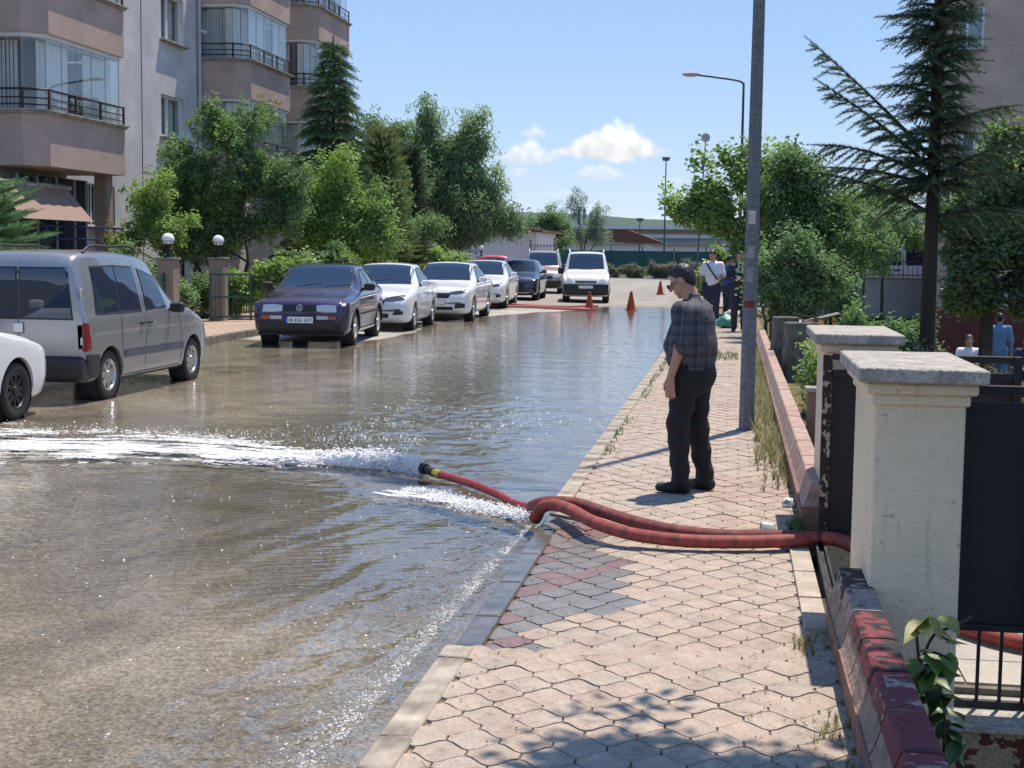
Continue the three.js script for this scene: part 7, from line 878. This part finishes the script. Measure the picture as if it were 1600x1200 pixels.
{ // industrial hall, houses, hill
  const h = thing('industrial_hall', 'long industrial hall with pale roof bands in the distance', 'building', [-60, 0, -260]); const w = (y0, y1, z, c) => box(90, y1 - y0, 20, 45, (y0 + y1) / 2, z);
  mesh('wall', w(0, 4.9, -11), M({ color: lin(0.24, 0.28, 0.33) }), h); mesh('fascia', w(4.9, 5.6, -10.6), M({ color: lin(0.55, 0.53, 0.50) }), h); mesh('roof_band', w(5.6, 6.5, -11.5), M({ color: lin(0.36, 0.28, 0.20) }), h); mesh('roof', w(6.5, 7.2, -10.4), M({ color: lin(0.66, 0.66, 0.66) }), h);
  const wh = (x, z, ww, hh, lb, roofC, rh) => { const b = thing('low_building', lb, 'building', [x, 0, z]); mesh('wall', box(ww, hh, 8, ww / 2, hh / 2, -4), M({ color: lin(0.68, 0.67, 0.64) }), b); const r = extr([[-0.6, 0], [ww + 0.6, 0], [ww * 0.62, rh], [ww * 0.38, rh]], 9); r.translate(0, hh, -8.5); mesh('roof', r, M({ color: lin(...roofC), map: grimeMap }), b); for (let k = 0; k < Math.floor(ww / 4); k++) { const W = mesh('window', box(1.4, 1.0, 0.06, 2 + k * 4, hh * 0.55, 0.02), M({ color: lin(0.7, 0.7, 0.7) }), b); mesh('pane', box(1.2, 0.8, 0.03, 2 + k * 4, hh * 0.55, 0.05), glassM, W); } };
  wh(-23, -200, 13, 3.4, 'low white building with red tiled roof before the distant hall', [0.32, 0.13, 0.09], 1.9); wh(-27, -165, 16, 3.0, 'flat pale roofed long building behind the green screen fence', [0.66, 0.66, 0.66], 0.5); wh(-9, -160, 15, 2.9, 'second pale low building right of the tall distant lamp', [0.62, 0.6, 0.57], 0.6); wh(10, -150, 16, 3.4, 'white low building seen through the right hand trees', [0.5, 0.48, 0.46], 0.8);
  const hill = gridGeo(120, 12, (u, v) => { const x = lerp(-1800, 1500, u), z = -1300 - 900 * v; return [x, -1 + 76 * sstep(0, 0.75, v) * (0.62 + 0.5 * fbm(x / 420, 3, 3, 811)) * (0.8 + 0.2 * sstep(900, -900, x)), z, x / 60, z / 60]; }); struct('hill', hill, M({ color: lin(0.11, 0.19, 0.13), map: grimeMap, roughness: 1 }));
  [[-193, 20], [-186, 24], [-178, 19], [-170, 23]].forEach(([x, hh], k) => { const t = thing('tower_block', ['first', 'second', 'third', 'fourth'][k] + ' from the left of four tiny grey towers on the hill', 'tower', [x * 0.93, 30, -1640], 0, 'towers on the hill'); mesh('tower_shaft', box(3.2, hh, 5, 0, hh / 2, 0), M({ color: lin(0.14, 0.2, 0.30) }), t); mesh('tower_roof', box(2, 2, 3, 0, hh + 1, 0), M({ color: lin(0.14, 0.2, 0.3) }), t); });
  const oh = thing('roof_gantry', 'metal roof frame rising beyond the right hand trees', 'structure', [8.5, 0, -75]); const gm = M({ color: lin(0.25, 0.28, 0.32) }); mesh('roof_sheet', (() => { const r = extr([[-3, 0], [5, 0], [1, 0.8]], 6); r.translate(0, 3.6, -6); return r; })(), M({ color: lin(0.55, 0.57, 0.6) }), oh); for (const x of [-2.5, 0.5, 3.6]) mesh('post', box(0.1, 4.6, 0.1, x, 2.3, 0), gm, oh); mesh('beam', box(7, 0.08, 0.08, 0.6, 4.6, 0.1), gm, oh);
}
// ---------------------------------------------------------------- water jet, foam and painted sun glints
{
  const foamM = MP({ color: lin(0.96, 0.96, 0.96), roughness: 1, transmission: 0.4, thickness: 0 }), blob = new THREE.IcosahedronGeometry(1, 1);
  const J = thing('water_jet', 'white foaming water jet shooting left from the hose nozzle', 'water jet', [-2.4, WATER, -10.75]);
  const path = new THREE.CatmullRomCurve3([V(-2.39, 0.108, -10.75), V(-2.62, 0.115, -10.90), V(-3.05, 0.10, -11.06), V(-3.8, 0.07, -11.36), V(-4.7, 0.06, -11.64), V(-5.6, 0.055, -11.60), V(-6.5, 0.052, -11.42), V(-8.2, 0.05, -11.3)]);
  const N = 150, K = 14, core = gridGeo(K, N, (u, v) => { const t = v * 0.34, p = path.getPointAt(t), d = path.getTangentAt(t), s = V(-d.z, 0, d.x), a = u * Math.PI * 2, w = (0.03 + 0.13 * sstep(0, 0.34, t)) * (0.7 + 0.7 * fbm(v * 30, u * 3, 3, 903, 0)), h = lerp(0.075, 0.02, sstep(0.05, 0.3, t)) * (0.5 + 1.1 * fbm(v * 60 + 9, Math.abs(u - 0.5) * 8, 3, 905)) * (1 - 0.95 * sstep(0.2, 0.34, t)); return [p.x + s.x * Math.cos(a) * w + 2.4, p.y - 0.012 + Math.sin(a) * h - WATER + 0.004, p.z + s.z * Math.cos(a) * w + 10.75]; });
  mesh('jet_stream', core, foamM, J);
  { // torn sheets of white water, drawn out along the flow
    reseed(931); const list = []; const strip = (pf, t0, len, off, wid, lift) => { const ph = rr(0, 99); list.push(flat(gridGeo(3, 26, (u, v) => { const t = clamp(t0 + len * v, 0, 1), [p, d] = pf(t), w = wid * Math.sin(Math.PI * clamp(v * 0.96 + 0.02)) * (0.5 + fbm(v * 7 + ph, u * 1.5, 3, 933)), o = off + (u - 0.5) * 2 * w + 0.05 * (fbm(v * 3 + ph, 2, 2, 935) - 0.5); return [p.x - d.z * o + 2.4, 0.006 + lift * (1 - v * 0.6) * fbm(v * 9 + ph, u * 2, 3, 937) + 0.004 * Math.sin(u * Math.PI), p.z + d.x * o + 10.75]; }))); };
    const jet = t => [path.getPointAt(t), path.getTangentAt(t)], leakC = new THREE.CatmullRomCurve3([V(-1.26, 0.07, -9.0), V(-1.6, 0.06, -9.32), V(-2.0, 0.055, -9.6), V(-2.5, 0.05, -9.9)]), leak = t => [leakC.getPointAt(t), leakC.getTangentAt(t)];
    for (let k = 0; k < 200; k++) { const t0 = Math.pow(rnd(), 0.8) * 0.95, w = 0.04 + 0.50 * sstep(0, 0.6, t0) + 0.3 * sstep(0.6, 1, t0), near = 1 - sstep(0.03, 0.3, t0); strip(jet, t0, rr(0.03, 0.10), gauss() * w * 0.6, rr(0.006, 0.022) + 0.012 * near, 0.012 + 0.085 * near); }
    for (let k = 0; k < 70; k++) { const t0 = rnd() * 0.85; strip(leak, t0, rr(0.1, 0.3), gauss() * (0.04 + 0.09 * t0), rr(0.005, 0.018), 0.05 * (1 - t0) + 0.01); }
    const sm = mesh('white_water', mergeGeometries(list), MP({ color: lin(0.94, 0.95, 0.96), roughness: 1, transmission: 0.5, thickness: 0, side: THREE.DoubleSide }), J); sm.userData.kind = 'stuff';
  }
  reseed(905); const ms = [], cs = []; const put = (x, y, z, s, fl = 0.6, lg = 1) => { ms.push(new THREE.Matrix4().compose(V(x, y, z), lg > 1 ? new THREE.Quaternion().setFromEuler(new THREE.Euler(0, rr(-0.35, 0.35), 0)) : rotRand(), V(s * rr(0.7, 1.5) * lg, s * fl, s * rr(0.7, 1.3)))); const c = rr(0.86, 1); cs.push(lin(c, c, c)); };
  for (let k = 0; k < 52000; k++) { const t = Math.pow(rnd(), 0.9), p = path.getPointAt(t), d = path.getTangentAt(t), w = 0.07 + 0.68 * sstep(0, 0.6, t) + 0.45 * sstep(0.6, 1, t), g = gauss(), o = g * w + 0.25 * sstep(0.5, 1, t); if (fbm(p.x * 1.6 + o, o * 11, 3, 907) < 0.33 + 0.20 * t + 0.12 * Math.abs(g)) continue; const near = 1 - sstep(0.05, 0.34, t), up = Math.abs(gauss()) * lerp(0.006, 0.10, near); put(p.x - d.z * o, WATER + 0.003 + up, p.z + d.x * o, rr(0.0035, 0.010), lerp(0.3, 0.7, near), near > 0.5 ? rr(1.1, 2.4) : rr(1.6, 4.6)); }
  for (let k = 0; k < 900; k++) { const t = rr(0.01, 0.2), p = path.getPointAt(t), h = Math.pow(rnd(), 1.7) * 0.16 * (1 - Math.abs(t - 0.09) * 6); put(p.x + gauss() * 0.05, WATER + 0.03 + Math.max(0, h), p.z + gauss() * 0.08, rr(0.0025, 0.008), 1); }
  const f1 = instanced('foam', blob, foamM, ms.map(m => m.premultiply(new THREE.Matrix4().makeTranslation(2.4, -WATER, 10.75))), cs, J); f1.userData.kind = 'stuff';
  // second discharge at the kerb, then white flecks painting sun glints along the kerb and beyond
  const ms2 = ms.length; const A = [], C = []; reseed(911); const put2 = (x, y, z, s, fl) => { A.push(new THREE.Matrix4().compose(V(x, y, z), rotRand(), V(s * rr(0.7, 1.6), s * fl, s * rr(0.7, 1.3)))); const c = rr(0.86, 1); C.push(lin(c, c, c)); };
  for (let k = 0; k < 8000; k++) { const t = rnd(), x = lerp(-1.27, -2.35, t), z = lerp(-9.02, -9.95, t) + gauss() * (0.06 + 0.16 * t); if (fbm(x * 4, z * 5, 3, 913) < 0.36 + 0.2 * t) continue; put2(x + gauss() * 0.05, WATER + 0.003 + Math.abs(gauss()) * 0.05 * (1 - 0.7 * t), z, rr(0.0025, 0.008), 0.6); }
  for (let k = 0; k < 3400; k++) { const t = Math.pow(rnd(), 0.8), z = lerp(-8.9, -4.0, t), x = lerp(-1.24, -1.36, t) - Math.abs(gauss()) * (0.03 + 0.14 * t); if (fbm(x * 14, z * 11, 3, 915) < 0.40) continue; put2(x, WATER + 0.004, z, rr(0.0013, 0.004), 0.4); }  // white flecks painting the sparkle of sun on ripples by the kerb
  for (let k = 0; k < 220; k++) { const z = rr(-9.5, -4), x = -1.5 - Math.pow(rnd(), 1.6) * 2.6; put2(x, WATER + 0.003, z, rr(0.002, 0.006), 0.35); }  // scattered flecks, painted glitter on the near water
  for (let k = 0; k < 1100; k++) { const x = -2.9 + gauss() * 1.3, z = -14.0 + gauss() * 1.9; if (fbm(x * 3, z * 2, 3, 917) < 0.5) continue; put2(x, WATER + 0.004, z, rr(0.003, 0.009), 0.15); }  // flecks painting sun glints on the farther ripples
  for (let k = 0; k < 1500; k++) { const x = rr(-8.5, -2.8), z = -12.6 + gauss() * 0.5; put2(x, WATER + 0.001, z, rr(0.003, 0.008), 0.15); }
  const F = instanced('foam_and_glints', blob, foamM, A, C, scene); F.userData = { kind: 'stuff', label: 'foam flecks and white flecks painted as sun glints on the flood water', category: 'foam' };
}
renderer.render(scene, camera);
